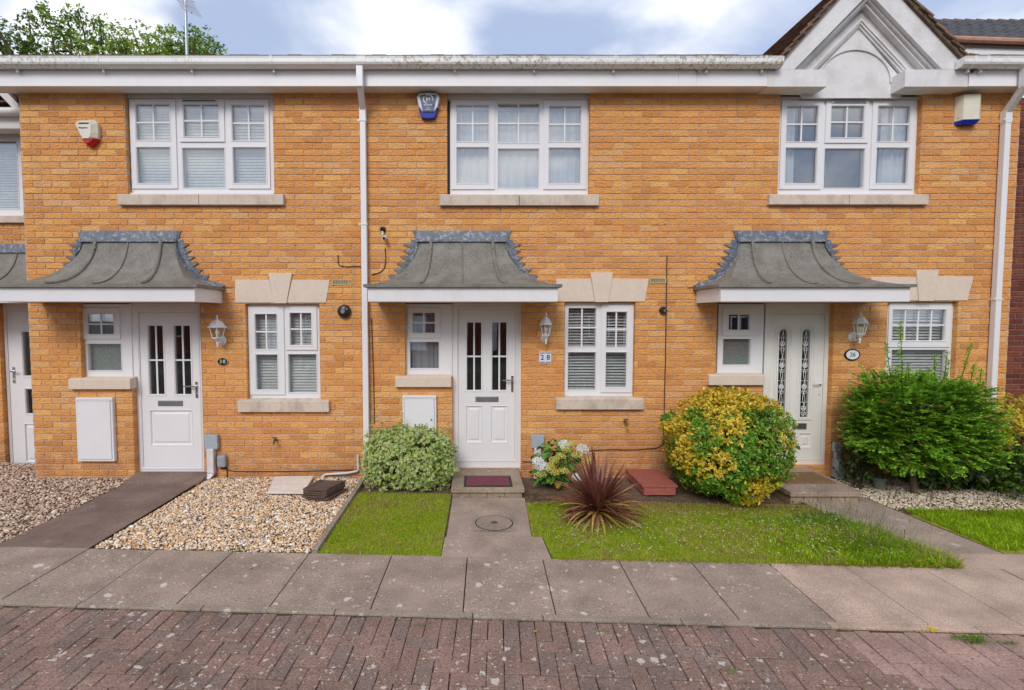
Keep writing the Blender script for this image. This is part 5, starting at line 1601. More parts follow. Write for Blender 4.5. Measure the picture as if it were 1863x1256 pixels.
cupboard((732.5, 720, 794, 850), 'white meter cupboard behind the variegated shrub', (785, 764))

# electricity boxes
def service(box, pipe, small, pre, boot=True):
    x0, x1, z0, z1 = rect(*box, -.06)
    t = thing('service_box', ((x0 + x1) / 2, 0, z0), pre + ' square grey service box on top of its white pipe', 'service box', 'grey service boxes')
    m = MB(); m.box(x0, x1, -.055, -.001, z0, z1); m.build('case', M_GREYBOX, t, bevel=.008)
    m = MB(); m.box(x0 - .004, x1 + .004, -.066, -.056, z0 - .003, z1 + .003); m.build('lid', M_GREYBOX, t, bevel=.005)
    (ua, va), (ub, vb) = pipe
    xa, za = at(ua, va, -.04); zb = at(ub, vb, -.05)[1]; xb = at(ub, vb, -.05)[0]
    m = MB(); m.box(xa - .042, xa + .042, -.075, -.002, zb + .22, z0 + .0); 
    m.add([(xa - .042, -.075, zb + .219), (xa + .042, -.075, zb + .219), (xa + .042, -.002, zb + .219), (xa - .042, -.002, zb + .219), (xb - .045, -.13, max(zb, .0)), (xb + .04, -.13, max(zb, .0)), (xb + .04, -.03, max(zb, .0)), (xb - .045, -.03, max(zb, .0))],
          [(3, 2, 1, 0), (4, 5, 6, 7), (0, 1, 5, 4), (1, 2, 6, 5), (2, 3, 7, 6), (3, 0, 4, 7)])
    m.build('pipe_cover', M_PIPE, t, bevel=.012)
    if small:
        a, b, c, d = rect(*small, -.06)
        t2 = thing('junction_box', ((a + b) / 2, 0, c), pre + ' small rounded grey junction box right of the service pipe', 'junction box', 'small grey junction boxes')
        m = MB(); m.box(a, b, -.07, -.001, c, d); m.build('case', M_GREYBOX2, t2, bevel=.025)
        m = MB()
        for k in (-.02, .0, .022): m.tube([((a + b) / 2 + k, -.03, c + .004), ((a + b) / 2 + k, -.03, c - .028)], .008, 8)
        m.build('cable_gland', M_CABLE, t2)
service((372.5, 792, 395, 817), ((384, 818), (382, 893)), (394.5, 829, 410, 851), "number 30's")
service((967.5, 792.5, 989, 815), ((978, 816), (977, 898)), (986.5, 826, 1002, 845), "number 28's")
def post26():
    x0, x1, z0, z1 = rect(1517, 806, 1529, 822, -.04)
    t = thing('service_pipe', ((x0 + x1) / 2, 0, 0), 'grey service pipe cover with a kinked foot beside the step of number 26', 'pipe')
    xa, xb = at(1523, 830, -.04)[0], at(1528, 868, -.1)[0]
    m = MB(); m.box(x0, x1, -.06, -.002, z0, z1); m.build('cap', M_GREYBOX, t, bevel=.006)
    m = MB(); m.box(xa - .03, xa + .03, -.07, -.002, .24, z0 + .0); m.prism([(xa - .032, .239), (xb - .045, .0), (xb + .04, .0), (xa + .032, .239)][::1], -.12, -.004); m.build('pipe_cover', M_GREYBOX, t, bevel=.008)
post26()

# overflow pipes and taps
def wpipe(pts, r_, mat, label, name='overflow_pipe', cat='pipe', Y=-.03):
    p3 = [(*(at(u, v, y)[0:1]), y, at(u, v, y)[1]) for u, v, y in pts]
    m = MB(); out = [p3[0]]
    for a, b, c in zip(p3, p3[1:], p3[2:]):
        A, B, C_ = Vector(a), Vector(b), Vector(c)
        d1, d2 = (A - B), (C_ - B); e = min(.025, d1.length / 2.2, d2.length / 2.2)
        out += [tuple(B + d1.normalized() * e), tuple(B + (d1.normalized() + d2.normalized()) * e * .3), tuple(B + d2.normalized() * e)]
    out.append(p3[-1]); m.tube(out, r_, 10)
    return tag(m.build(name, mat, None, smooth=True), label, cat)
wpipe([(651, 829, -.004), (651, 831, -.03), (652, 857, -.03), (632, 861, -.03), (590, 863.5, -.03), (584, 872, -.04)], .014, M_PIPE, 'thin white overflow pipe bending along the wall above the brown tiles')
wpipe([(1221, 826, -.004), (1222, 827, -.03), (1223.5, 850, -.03), (1225, 862, -.03)], .013, M_COPPER, 'reddish copper pipe rising behind the red wooden box')
def tap(px, py, label, tail):
    x, z = at(px, py, 0)
    t = thing('garden_tap', (x, 0, z), label, 'tap', 'outside taps on the walls')
    m = MB(); m.tube([(x, -.001, z), (x, -.05, z), (x + .005, -.09, z - .004), (x + .008, -.105, z - .035)], [.014, .013, .014, .011], 8); m.tube([(x, -.06, z), (x, -.06, z + .035)], .008, 8); m.build('tap_body', M_BRASS, t, smooth=True)
    m = MB(); m.tube([(x - .03, -.06, z + .038), (x + .03, -.06, z + .038)], .007, 8); m.build('tap_handle', M_BRASS, t, smooth=True)
    if tail:
        m = MB(); m.tube([(x + .008, -.106, z - .036), (x + .008, -.108, z - .07)], [.014, .013], 8); m.build('hose_connector', simple('lime_plastic', (.35, .42, .04), .4), t)
tap(503, 800, 'dark brass garden tap low on the wall of number 30', False)
tap(1136, 767, 'brass garden tap with a lime connector below the window of number 28', True)

# aerial on the roof
def aerial():
    Y = 1.2
    x, _ = at(340, 95, Y); zt = at(340, -14, Y)[1]; zb = 4.85 + (Y + .275) * math.tan(R(20)) - .3
    t = thing('tv_aerial', (x, Y, zb), 'television aerial on a thin grey mast above the roof of number 30', 'aerial')
    m = MB(); m.tube([(x, Y, zb), (x, Y, zt)], .021, 10); m.build('mast', M_ALU, t, smooth=True)
    b0, b1 = Vector((x, Y, at(340, 3, Y)[1])), Vector((at(356, 30, Y - .25)[0], Y - .35, at(356, 28, Y - .3)[1]))
    bb = b0 - (b1 - b0) * .55
    m = MB(); m.tube([bb, b1], .009, 6); m.build('boom', M_ALU, t)
    e = Vector((.17, -.06, -.10))
    for k in range(9):
        c = bb.lerp(b1, .06 + k * .115)
        m = MB(); m.tube([c - e * (1 if k else 1.25), c + e * (1 if k else 1.25)], .0045, 5); m.build('element', M_ALU, t)
    m = MB(); c0 = bb.lerp(b1, .04)
    for k in range(3):
        c = c0 + Vector((0, 0, (k - 1) * .09)); m.tube([c - e * 1.2, c + e * 1.2], .0045, 5)
    m.tube([c0 - Vector((0, 0, .11)), c0 + Vector((0, 0, .11))], .006, 5)
    m.build('reflector', M_ALU, t)
aerial()

# ------------------------------------------------------------------ steps, mats and things on the ground
def step28():
    t = thing('door_step', (.16, -.4, 0), 'stone doorstep with a brick edge below the white door of number 28', 'step', 'doorsteps')
    x0, x1 = -.235, .565
    m = MB(); m.box(x0, x1, -.755, .0, .052, .105); m.build('step_slab', M_STEP, t, bevel=.007)
    m = MB(); m.box(x0 + .03, x1 - .03, -.715, -.11, -.05, .040); m.build('mortar_bed', M_MORTAR, t)
    for k in range(4):
        a = x0 + .015 + k * (x1 - x0 - .03) / 4; b = a + (x1 - x0 - .03) / 4 - .01
        m = MB(); m.box(a, b, -.73, -.63, -.03, .050); m.build('brick', M_STEP, t, bevel=.004)
    for x_ in (x0 + .015, x1 - .115):
        for k in range(2):
            m = MB(); m.box(x_, x_ + .1, -.62 + k * .225, -.41 + k * .225, -.03, .050); m.build('brick', M_STEP, t, bevel=.004)
    # mat
    a, y0 = gat(844, 886, .107); b, _ = gat(933, 886, .107); _, y1 = gat(890, 866.5, .107)
    r_ = thing('door_mat', ((a + b) / 2, (y0 + y1) / 2, .106), 'ribbed maroon doormat with a black border on the step of number 28', 'doormat', 'doormats')
    m = MB(); m.box(a, b, y0, y1, .1065, .113); m.build('border', M_MATBLK, r_, bevel=.002)
    m = MB(); n = 15
    for k in range(n):
        ya = y0 + .02 + k * (y1 - y0 - .04) / n; m.box(a + .025, b - .025, ya, ya + (y1 - y0 - .04) / n - .004, .1135, .121)
    tag(m.build('ribs', M_MATRED, r_), kind='stuff')
step28()
def step26():
    t = thing('door_step', (3.9, -.4, 0), 'wide grey doorstep half hidden by the golden shrub at number 26', 'step', 'doorsteps')
    x0, _ = gat(1424, 890, .1); x1, yf = gat(1571, 898, .1)
    m = MB(); m.box(x0, x1, yf, .0, .062, .112); m.build('step_slab', M_PATH, t, bevel=.007)
    m = MB(); m.box(x0 + .035, x1 - .035, yf + .045, -.05, -.05, .05); m.build('mortar_bed', M_MORTAR, t)
    n = 5
    for k in range(n):
        a = x0 + .02 + k * (x1 - x0 - .04) / n; b = a + (x1 - x0 - .04) / n - .01
        m = MB(); m.box(a, b, yf + .03, yf + .13, -.03, .060); m.build('brick', M_STEP, t, bevel=.004)
    for k in range(3):
        m = MB(); m.box(x1 - .12, x1 - .02, yf + .14 + k * .22, yf + .345 + k * .22, -.03, .060); m.build('brick', M_STEP, t, bevel=.004)
    a, y0 = gat(1432, 880, .114); b, _ = gat(1522, 880, .114); _, y1 = gat(1480, 861, .114)
    m = MB(); m.box(a, b, y0, y1, .1125, .128)
    o = m.build('door_mat', M_COIR, None, bevel=.003); tag(o, 'plain brown coir doormat on the step of number 26', 'doormat', 'doormats')
step26()

def cover():
    x, y = gat(899, 953)
    t = thing('drain_cover', (x, y, 0), 'round drain cover in a square frame set in the path of number 28', 'drain cover')
    m = MB(); m.box(x - .205, x + .205, y - .18, y + .18, .0045, .0075); m.build('frame', M_IRON, t)
    m = MB(); m.lathe([(.182, .0078), (.182, .0085), (.172, .0085), (.172, .0078)], (x, y, 0), 40); m.build('groove', M_CABLE, t)
    m = MB(); m.lathe([(.17, .0078), (.17, .0105), (.166, .0115), (.165, .0115)], (x, y, 0), 40); m.build('lid', M_IRON, t)
    m = MB(); m.lathe([(.035, .0116), (.034, .014), (.02, .0145)], (x, y, 0), 16); m.lathe([(.012, .0146), (.012, .016)], (x, y, 0), 10); m.build('lifting_eye', M_BRASS, t)
cover()

# pale board leaning low on the gravel
a, b, c, d = [gat(u, v, .03) for u, v in ((487, 896), (552, 896.5), (571, 866.5), (500, 868))]
m = MB(); m.prism_z([a, b, c, d], .012, .036)
tag(m.build('board', M_BOARD, None, bevel=.004), 'flat pale board lying on the gravel left of the brown tiles', 'board')

# stack of concrete roof tiles
def tile_stack():
    names = ['top', 'second from the top', 'middle', 'second from the bottom', 'bottom']
    p = [gat(u, v, .13) for u, v in ((550, 889), (592, 891.5), (627, 874), (580, 872.5))]
    cxm = sum(q[0] for q in p) / 4; cym = sum(q[1] for q in p) / 4
    for k in range(5):
        z0 = .012 + k * .0245
        dx, dy = random.uniform(-.012, .012) + (.012 if k == 0 else 0), random.uniform(-.01, .01)
        t = thing('roof_tile', (cxm + dx, cym + dy, z0), f'{names[4 - k]} tile in the stack of brown roof tiles', 'roof tile', 'stacked brown roof tiles on the gravel')
        m = MB(); m.prism_z([(x + dx, y + dy) for x, y in p], z0, z0 + .016); m.build('slab', M_STACK, t, bevel=.003)
        m = MB()
        q0, q1, q2, q3 = [Vector((x + dx, y + dy, 0)) for x, y in p]
        for f0, f1 in ((0, .14), (.86, 1.0)):
            A, B, C_, D_ = q0.lerp(q1, f0), q0.lerp(q1, f1), q3.lerp(q2, f1), q3.lerp(q2, f0)
            m.prism_z([(A.x, A.y), (B.x, B.y), (C_.x, C_.y), (D_.x, D_.y)], z0 + .0162, z0 + (.0235 if k < 4 else .019))
        m.build('interlock_rib', M_STACK, t)
tile_stack()

# red wooden box
def redbox():
    fl, fr_ = gat(1170, 902), gat(1232, 902)
    bl, br = (at(1152, 857, -.08)[0], -.08), (at(1220, 855, -.08)[0], -.08)
    t = thing('wooden_box', ((fl[0] + br[0]) / 2, -.4, 0), 'low red painted wooden box against the wall of number 28', 'box')
    zt = .088
    x0, x1, y0, y1 = fl[0], fr_[0], fl[1], -.06
    m = MB(); m.prism_z([(x0 + .012, y0 + .012), (x1 - .012, y0 + .012), (x1 - .012, y1), (x0 + .012, y1)], .0, zt); m.build('side_board', M_REDWOOD, t, bevel=.003)
    n = 4
    for k in range(n):
        a = y0 + k * (y1 - y0) / n; m = MB(); m.box(x0 - .008, x1 + .008, a + .003, a + (y1 - y0) / n - .003, zt + .001, zt + .026 + random.uniform(-.002, .002)); m.build('lid_board', M_REDWOOD, t, bevel=.003)
redbox()

# plant pot
x, y = gat(1599, 888)
t = thing('plant_pot', (x, y, -.01), 'empty grey-green plant pot on the gravel by the wall of number 26', 'plant pot')
m = MB(); m.lathe([(.045, .0), (.062, .115), (.068, .117), (.068, .135), (.060, .135), (.056, .06), (.002, .05)], (x, y, -.01), 20); m.build('pot', M_POT, t, smooth=True)
# ------------------------------------------------------------------ plants
def unit(a): return a / np.maximum(np.linalg.norm(a, axis=-1, keepdims=True), 1e-9)
def leaf_arrays(P, A, Nn, L_, W_, fold=.12):
    """pointed leaves with a midrib: base, left, tip, right and a point on the rib -> 4 triangles"""
    A = unit(A); S = unit(np.cross(A, Nn)); U = np.cross(S, A)
    L_ = np.asarray(L_)[:, None]; W_ = np.asarray(W_)[:, None]
    v0 = P; v1 = P + A * L_ * .5 + S * W_ * .5 + U * W_ * fold; v2 = P + A * L_ - U * L_ * .08; v3 = P + A * L_ * .5 - S * W_ * .5 + U * W_ * fold; v4 = P + A * L_ * .5
    V = np.stack([v0, v1, v2, v3, v4], 1).reshape(-1, 3)
    b = np.arange(len(P))[:, None] * 5
    Fs = np.stack([b + np.array(f) for f in ((0, 4, 1), (4, 2, 1), (0, 3, 4), (4, 3, 2))], 1).reshape(-1, 3)
    return V, Fs
def leaves(name, P, A, Nn, L_, W_, col, mat, parent, rim=None, fold=.12):
    P = np.asarray(P, float) - np.array(wl(parent))
    V, Fs = leaf_arrays(P, A, Nn, L_, W_, fold)
    c5 = np.repeat(col[:, None, :], 5, 1)
    if rim is not None:
        c5 = np.repeat(rim[:, None, :], 5, 1); c5[:, 4] = col
    return link(name, npmesh(name, V, Fs, mat, False, c5.reshape(-1, 3)), parent)
def fib(n):
    i = np.arange(n) + .5; ph = np.arccos(1 - 2 * i / n); th = math.pi * (1 + 5 ** .5) * i
    return np.stack([np.cos(th) * np.sin(ph), np.sin(th) * np.sin(ph), np.cos(ph)], 1)
def lump(d, amp, fr, seed):
    return np.array([1 + amp * (mnoise.noise(Vector(v) * fr + Vector((seed, seed * 1.7, 3))) + .5 * mnoise.noise(Vector(v) * fr * 2.3 + Vector((seed + 9, 2, seed)))) for v in d])
def nz(P, fr, seed): return np.array([mnoise.noise(Vector(p) * fr + Vector((seed, seed * .7, seed * 1.3))) for p in P])
def rosettes(n, c, rad, amp, fr, seed, power=2.0, zmin=None, inner=.25):
    """tips and outward directions over a lumpy rounded box"""
    d = unit(rng.normal(size=(n, 3)))
    k = 1 / (np.abs(d) ** power).sum(1) ** (1 / power)
    rr = lump(d, amp, fr, seed) * k
    depth = 1 - inner * rng.random(n) ** 1.6
    P = np.array(c) + d * np.array(rad) * (rr * depth)[:, None]
    nd = unit(d / np.array(rad))
    if zmin is not None:
        ok = P[:, 2] > zmin; P, nd, depth = P[ok], nd[ok], depth[ok]
    return P, nd, depth
def whorl(P, Dr, k, L_, W_, spread=.9, jit=.35):
    """k leaves round every tip"""
    n = len(P)
    up = np.tile(np.array([0.0, 0.0, 1.0]), (n, 1)) + rng.normal(size=(n, 3)) * .15
    a = unit(np.cross(Dr, up)); b = np.cross(Dr, a)
    ang = rng.random((n, 1)) * 6.283 + np.arange(k)[None, :] * 2.4
    rd = a[:, None, :] * np.cos(ang)[..., None] + b[:, None, :] * np.sin(ang)[..., None]
    ax = rd * spread + Dr[:, None, :] * (.75 - .45 * rng.random((n, k, 1))) + rng.normal(size=(n, k, 3)) * jit
    nn = Dr[:, None, :] + rng.normal(size=(n, k, 3)) * .3 + np.array([0, 0, .3])
    PP = np.repeat(P[:, None, :], k, 1) + rng.normal(size=(n, k, 3)) * L_ * .25
    s_ = rng.uniform(.7, 1.2, n * k)
    return PP.reshape(-1, 3), ax.reshape(-1, 3), nn.reshape(-1, 3), L_ * s_, W_ * s_
def pick(cols, idx, var=.15):
    c = np.array(cols)[idx]
    return np.clip(c * (1 + rng.normal(size=(len(idx), 1)) * var) , 0, 1)
def stems(parent, base, tips, name='stem', mat=M_TWIG, r_=.008):
    m = MB()
    for q in tips:
        b = Vector(base) + Vector((random.uniform(-.06, .06), random.uniform(-.04, .04), 0)); q = Vector(q)
        md = b.lerp(q, .5) + Vector((random.uniform(-.05, .05), random.uniform(-.05, .05), .04))
        m.tube([b, md, q], [r_, r_ * .7, r_ * .3], 5)
    return m.build(name, mat, parent, smooth=True)

# variegated shrub by the downpipe
def variegated():
    c = (-.735, -.34, .305)
    t = thing('shrub', (c[0], c[1], -.02), 'low clipped shrub with cream-edged leaves under the meter cupboard of number 28', 'shrub')
    P, Dn, dp = rosettes(1900, c, (.50, .25, .335), .17, 2.6, 3.1, 4.0, zmin=.02, inner=.3)
    # a ragged top: taller at the downpipe end
    P[:, 2] += np.where(P[:, 2] > .3, (P[:, 2] - .3) * (-.20 * (P[:, 0] - c[0])) + .05 * nz(P * np.array([1, 1, 0]), 6, 2) * (P[:, 2] > .5), 0)
    PP, ax, nn, L_, W_ = whorl(P, Dn, 6, .042, .027)
    n = len(PP)
    col = pick([(.15, .31, .03), (.10, .24, .025), (.26, .42, .04)], rng.integers(0, 3, n), .2)
    rim = pick([(.72, .72, .34), (.8, .78, .46), (.5, .62, .16)], rng.integers(0, 3, n), .1)
    pl = rng.random(n) < .12
    rim[pl] = col[pl] * 1.5; 
    leaves('foliage', PP, ax, nn, L_, W_, col, M_LEAF, t, rim)
    # a few shoots out of the top
    sh = [(-1.18, -.25, .78), (-.84, -.2, .80), (-.55, -.22, .70), (-.35, -.3, .66), (-.28, -.2, .72), (-1.05, -.3, .74)]
    P = np.concatenate([np.array(s_) + np.linspace(-.14, 0, 9)[:, None] * np.array([.1, .0, 1.0]) for s_ in sh]); Dn = np.tile([0, -.2, 1.0], (len(P), 1))
    PP, ax, nn, L_, W_ = whorl(P, unit(Dn), 3, .032, .02)
    n = len(PP); leaves('shoot', PP, ax, nn, L_, W_, pick([(.12, .22, .03), (.2, .28, .05)], rng.integers(0, 2, n)), M_LEAF, t, pick([(.6, .62, .35), (.3, .38, .08)], rng.integers(0, 2, n)))
    stems(t, (c[0], c[1], -.02), [(c[0] + random.uniform(-.42, .42), c[1] + random.uniform(-.18, .18), random.uniform(.2, .6)) for _ in range(40)])
variegated()

# golden and green mound
def golden():
    c = (2.78, -.72, .585)
    t = thing('shrub', (c[0], c[1], -.02), 'big rounded shrub mottled golden yellow and dark green beside the door of number 26', 'shrub')
    P, Dn, dp = rosettes(4300, c, (.605, .52, .575), .15, 2.2, 5.3, 2.5, zmin=.03, inner=.34)
    # a spur reaching left
    q, dq, _ = rosettes(120, (c[0] - .66, c[1] - .1, .84), (.10, .09, .09), .2, 3, 1.0)
    P = np.concatenate([P, q]); Dn = np.concatenate([Dn, dq])
    # undercut at the lower left foot
    keep = ~((P[:, 2] < .35) & (P[:, 0] < c[0] - .52)); P, Dn = P[keep], Dn[keep]
    u_ = (P[:, 0] - c[0]) / .62; w_ = (P[:, 2] - c[2]) / .56
    f_ = nz(P, 3.2, 4.0) * 1.5 + nz(P, 7.5, 8.0) * .8
    gold = f_ + np.where(u_ < -.3, .42, 0) * (w_ > -.45) + np.where((w_ < -.35) & (u_ > .0), .42, 0) - np.where((w_ < -.3) & (u_ < -.15), .7, 0) - np.where((np.abs(u_ - .14) < .52) & (w_ > -.4) & (w_ < .75), .42, 0) + np.where((w_ > .72), .15, 0) + np.where((u_ > .45) & (np.abs(w_) < .45), .10, 0)
    PP, ax, nn, L_, W_ = whorl(P, Dn, 7, .042, .021)
    isg = np.repeat(gold > .06, 7) ^ (rng.random(len(PP)) < .05)
    n = len(PP)
    cg = pick([(.12, .28, .02), (.08, .20, .016), (.19, .36, .03)], rng.integers(0, 3, n), .2)
    cy = pick([(.78, .54, .025), (.85, .57, .03), (.68, .53, .05), (.80, .64, .11)], rng.integers(0, 4, n), .12)
    col = np.where(isg[:, None], cy, cg)
    rim = np.where((isg & (rng.random(n) < .25))[:, None], pick([(.30, .30, .04)], np.zeros(n, int)), col * np.where(isg, 1.05, 1.25)[:, None])
    leaves('foliage', PP, ax, nn, L_, W_, col, M_LEAF, t, rim)
    stems(t, (c[0], c[1], -.02), [(c[0] + random.uniform(-.5, .5), c[1] + random.uniform(-.35, .35), random.uniform(.3, 1.0)) for _ in range(60)], r_=.012)
golden()

# green shrub on two trunks with long shoots
def sprigs(Pb, Dr, ln, k, L_, W_):
    """leafy twigs: k pairs of small leaves along each"""
    n = len(Pb); f_ = (np.arange(k) + .4) / k
    up = np.tile([0.0, 0.0, 1.0], (n, 1)) + rng.normal(size=(n, 3)) * .2
    S = unit(np.cross(Dr, up)); U = np.cross(S, Dr)
    out = []
    for sg in (-1, 1):
        P = Pb[:, None, :] + Dr[:, None, :] * (ln[:, None, None] * f_[None, :, None])
        ax = S[:, None, :] * sg * .9 + Dr[:, None, :] * .6 + U[:, None, :] * .25 + rng.normal(size=(n, k, 3)) * .18
        nn = np.repeat(U[:, None, :], k, 1) + rng.normal(size=(n, k, 3)) * .2
        sc_ = (1.05 - .45 * f_)[None, :] * rng.uniform(.8, 1.15, (n, k))
        out.append((P.reshape(-1, 3), ax.reshape(-1, 3), nn.reshape(-1, 3), (L_ * sc_).ravel(), (W_ * sc_).ravel(), np.tile(f_, n)))
    return [np.concatenate([o[i] for o in out]) for i in range(6)]
def green():
    c = (4.94, -.64, .80)
    t = thing('shrub', (4.85, -.75, -.02), 'feathery bright green shrub on bare trunks in front of the window of number 26', 'shrub')
    P, Dn, dp = rosettes(2500, c, (.64, .46, .49), .17, 3.2, 7.7, 4.0, inner=.4)
    P = P - Dn * .07
    Dr = unit(Dn * np.array([1, 1, .35]) + np.array([0, -.15, .16]) + rng.normal(size=P.shape) * .28)
    PP, ax, nn, L_, W_, ff = sprigs(P, Dr, rng.uniform(.10, .19, len(P)), 9, .048, .027)
    n = len(PP)
    base = pick([(.20, .42, .035), (.13, .31, .025), (.32, .52, .05)], rng.integers(0, 3, n), .16)
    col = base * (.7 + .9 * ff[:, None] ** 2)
    tw = np.repeat(rng.random(len(P)), len(ff) // (2 * len(P))); tw = np.concatenate([tw, tw])
    bro = (tw < .06) & (ff > .6); col[bro] = np.array([.30, .17, .05])
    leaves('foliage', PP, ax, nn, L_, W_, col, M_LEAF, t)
    # long upright shoots
    tops = [(1637, 585, 1640), (1612, 625, 1622), (1652, 660, 1650), (1700, 645, 1700), (1724, 640, 1716), (1768, 625, 1732), (1772, 662, 1762), (1786, 670, 1776), (1690, 668, 1690), (1630, 668, 1630)]
    m = MB(); Ps, Ds, Ls = [], [], []
    for u, v, ub in tops:
        x1, z1 = at(u, v, -.72); x0, z0 = at(ub, 735, -.66)
        a, b = Vector((x0, -.66, z0)), Vector((x1, -.72, z1)); d = (b - a)
        m.tube([a, a.lerp(b, .5) + Vector((random.uniform(-.02, .02), 0, 0)), b], [.005, .004, .002], 5)
        k = int(d.length / .022)
        for q in range(k):
            p = a.lerp(b, q / k); ang = random.uniform(0, 6.28)
            Ps.append(p); Ds.append(d.normalized() * .7 + Vector((math.cos(ang), math.sin(ang), 0)) * .7); Ls.append(.055 * (1.1 - .6 * q / k))
    m.build('shoot_stem', M_TWIG, t)
    PP, ax, nn, L_, W_, ff = sprigs(np.array(Ps), unit(np.array(Ds)), np.array(Ls), 3, .034, .017)
    leaves('shoot', PP, ax, nn, L_, W_, pick([(.28, .50, .04), (.36, .58, .06)], rng.integers(0, 2, len(PP))), M_LEAF, t)
    for pts, r_ in ((((1663, 896), (1663, 872), (1660, 850), (1652, 832), (1655, 800)), [.036, .032, .028, .026, .018]), (((1692, 893), (1694, 868), (1697, 845), (1705, 815)), [.024, .022, .02, .012])):
        x_, y_ = gat(*pts[0]); p3 = [(x_, y_, -.02)]
        for u, v in pts[1:]:
            xx, zz_ = at(u, v, y_); p3.append((xx, y_ + .01 * len(p3), zz_))
        m = MB(); m.tube(p3, r_, 8); m.build('trunk', M_BARK, t, smooth=True)
    tips = [(c[0] + random.uniform(-.6, .6), c[1] + random.uniform(-.35, .35), random.uniform(.6, 1.15)) for _ in range(46)]
    m = MB()
    for q in tips:
        b = Vector((4.72 + random.uniform(0, .5), -.62, .45)); q = Vector(q); m.tube([b, b.lerp(q, .5) + Vector((0, 0, .05)), q], [.010, .007, .003], 5)
    m.build('branch', M_TWIG, t, smooth=True)
green()

# dark leafy shrub below and right
def dark():
    c = (5.62, -.42, .36)
    t = thing('shrub', (c[0], c[1], -.02), 'dark spreading shrub with reddish young leaves below the bright green shrub', 'shrub')
    P, Dn, dp = rosettes(1300, c, (.70, .32, .35), .2, 2.4, 2.2, 2.6, zmin=.02, inner=.5)
    PP, ax, nn, L_, W_ = whorl(P, Dn, 6, .075, .030, 1.0)
    n = len(PP)
    col = pick([(.04, .10, .018), (.06, .14, .026), (.085, .18, .035), (.14, .14, .045), (.2, .09, .04)], rng.choice(5, n, p=[.33, .33, .2, .09, .05]), .2)
    leaves('foliage', PP, ax, nn, L_, W_, col, M_LEAF, t)
    q, dq, _ = rosettes(130, (4.50, -.36, .36), (.26, .16, .36), .3, 3, 6.0, inner=.9)
    PP, ax, nn, L_, W_ = whorl(q, dq, 4, .06, .034, 1.0); n = len(PP)
    leaves('foliage', PP, ax, nn, L_, W_, pick([(.05, .12, .02), (.035, .08, .015), (.22, .19, .03)], rng.choice(3, n, p=[.5, .42, .08])), M_LEAF, t)
    stems(t, (c[0], c[1], -.02), [(c[0] + random.uniform(-.7, .7), c[1] + random.uniform(-.2, .2), random.uniform(.2, .6)) for _ in range(50)], r_=.009)
    stems(t, (4.45, -.42, -.02), [(4.42 + random.uniform(-.2, .2), -.42 + random.uniform(-.12, .12), random.uniform(.2, .65)) for _ in range(12)], 'side_stem', r_=.006)
dark()

# yellow privet hedge at the edge of the plot
def hedge():
    c = (6.62, -.70, .52)
    t = thing('hedge', (c[0], c[1], -.02), 'yellow topped hedge at the end of the plot by the dark red brick house', 'hedge')
    P, Dn, dp = rosettes(3400, c, (1.0, .45, .60), .10, 2.4, 9.2, 3.0, zmin=.02, inner=.3)
    PP, ax, nn, L_, W_ = whorl(P, Dn, 7, .038, .020)
    g_ = np.repeat((P[:, 2] - .52) * 2.3 + nz(P, 4, 3) * .55 > 0, 7); n = len(PP)
    col = np.where(g_[:, None], pick([(.78, .56, .03), (.68, .54, .04), (.56, .50, .06)], rng.integers(0, 3, n), .13), pick([(.09, .18, .02), (.14, .24, .03), (.06, .12, .015)], rng.integers(0, 3, n), .2))
    leaves('foliage', PP, ax, nn, L_, W_, col, M_LEAF, t)
    stems(t, (c[0], c[1], -.02), [(c[0] + random.uniform(-1, 1), c[1] + random.uniform(-.3, .3), random.uniform(.3, .9)) for _ in range(50)], r_=.010)
hedge()

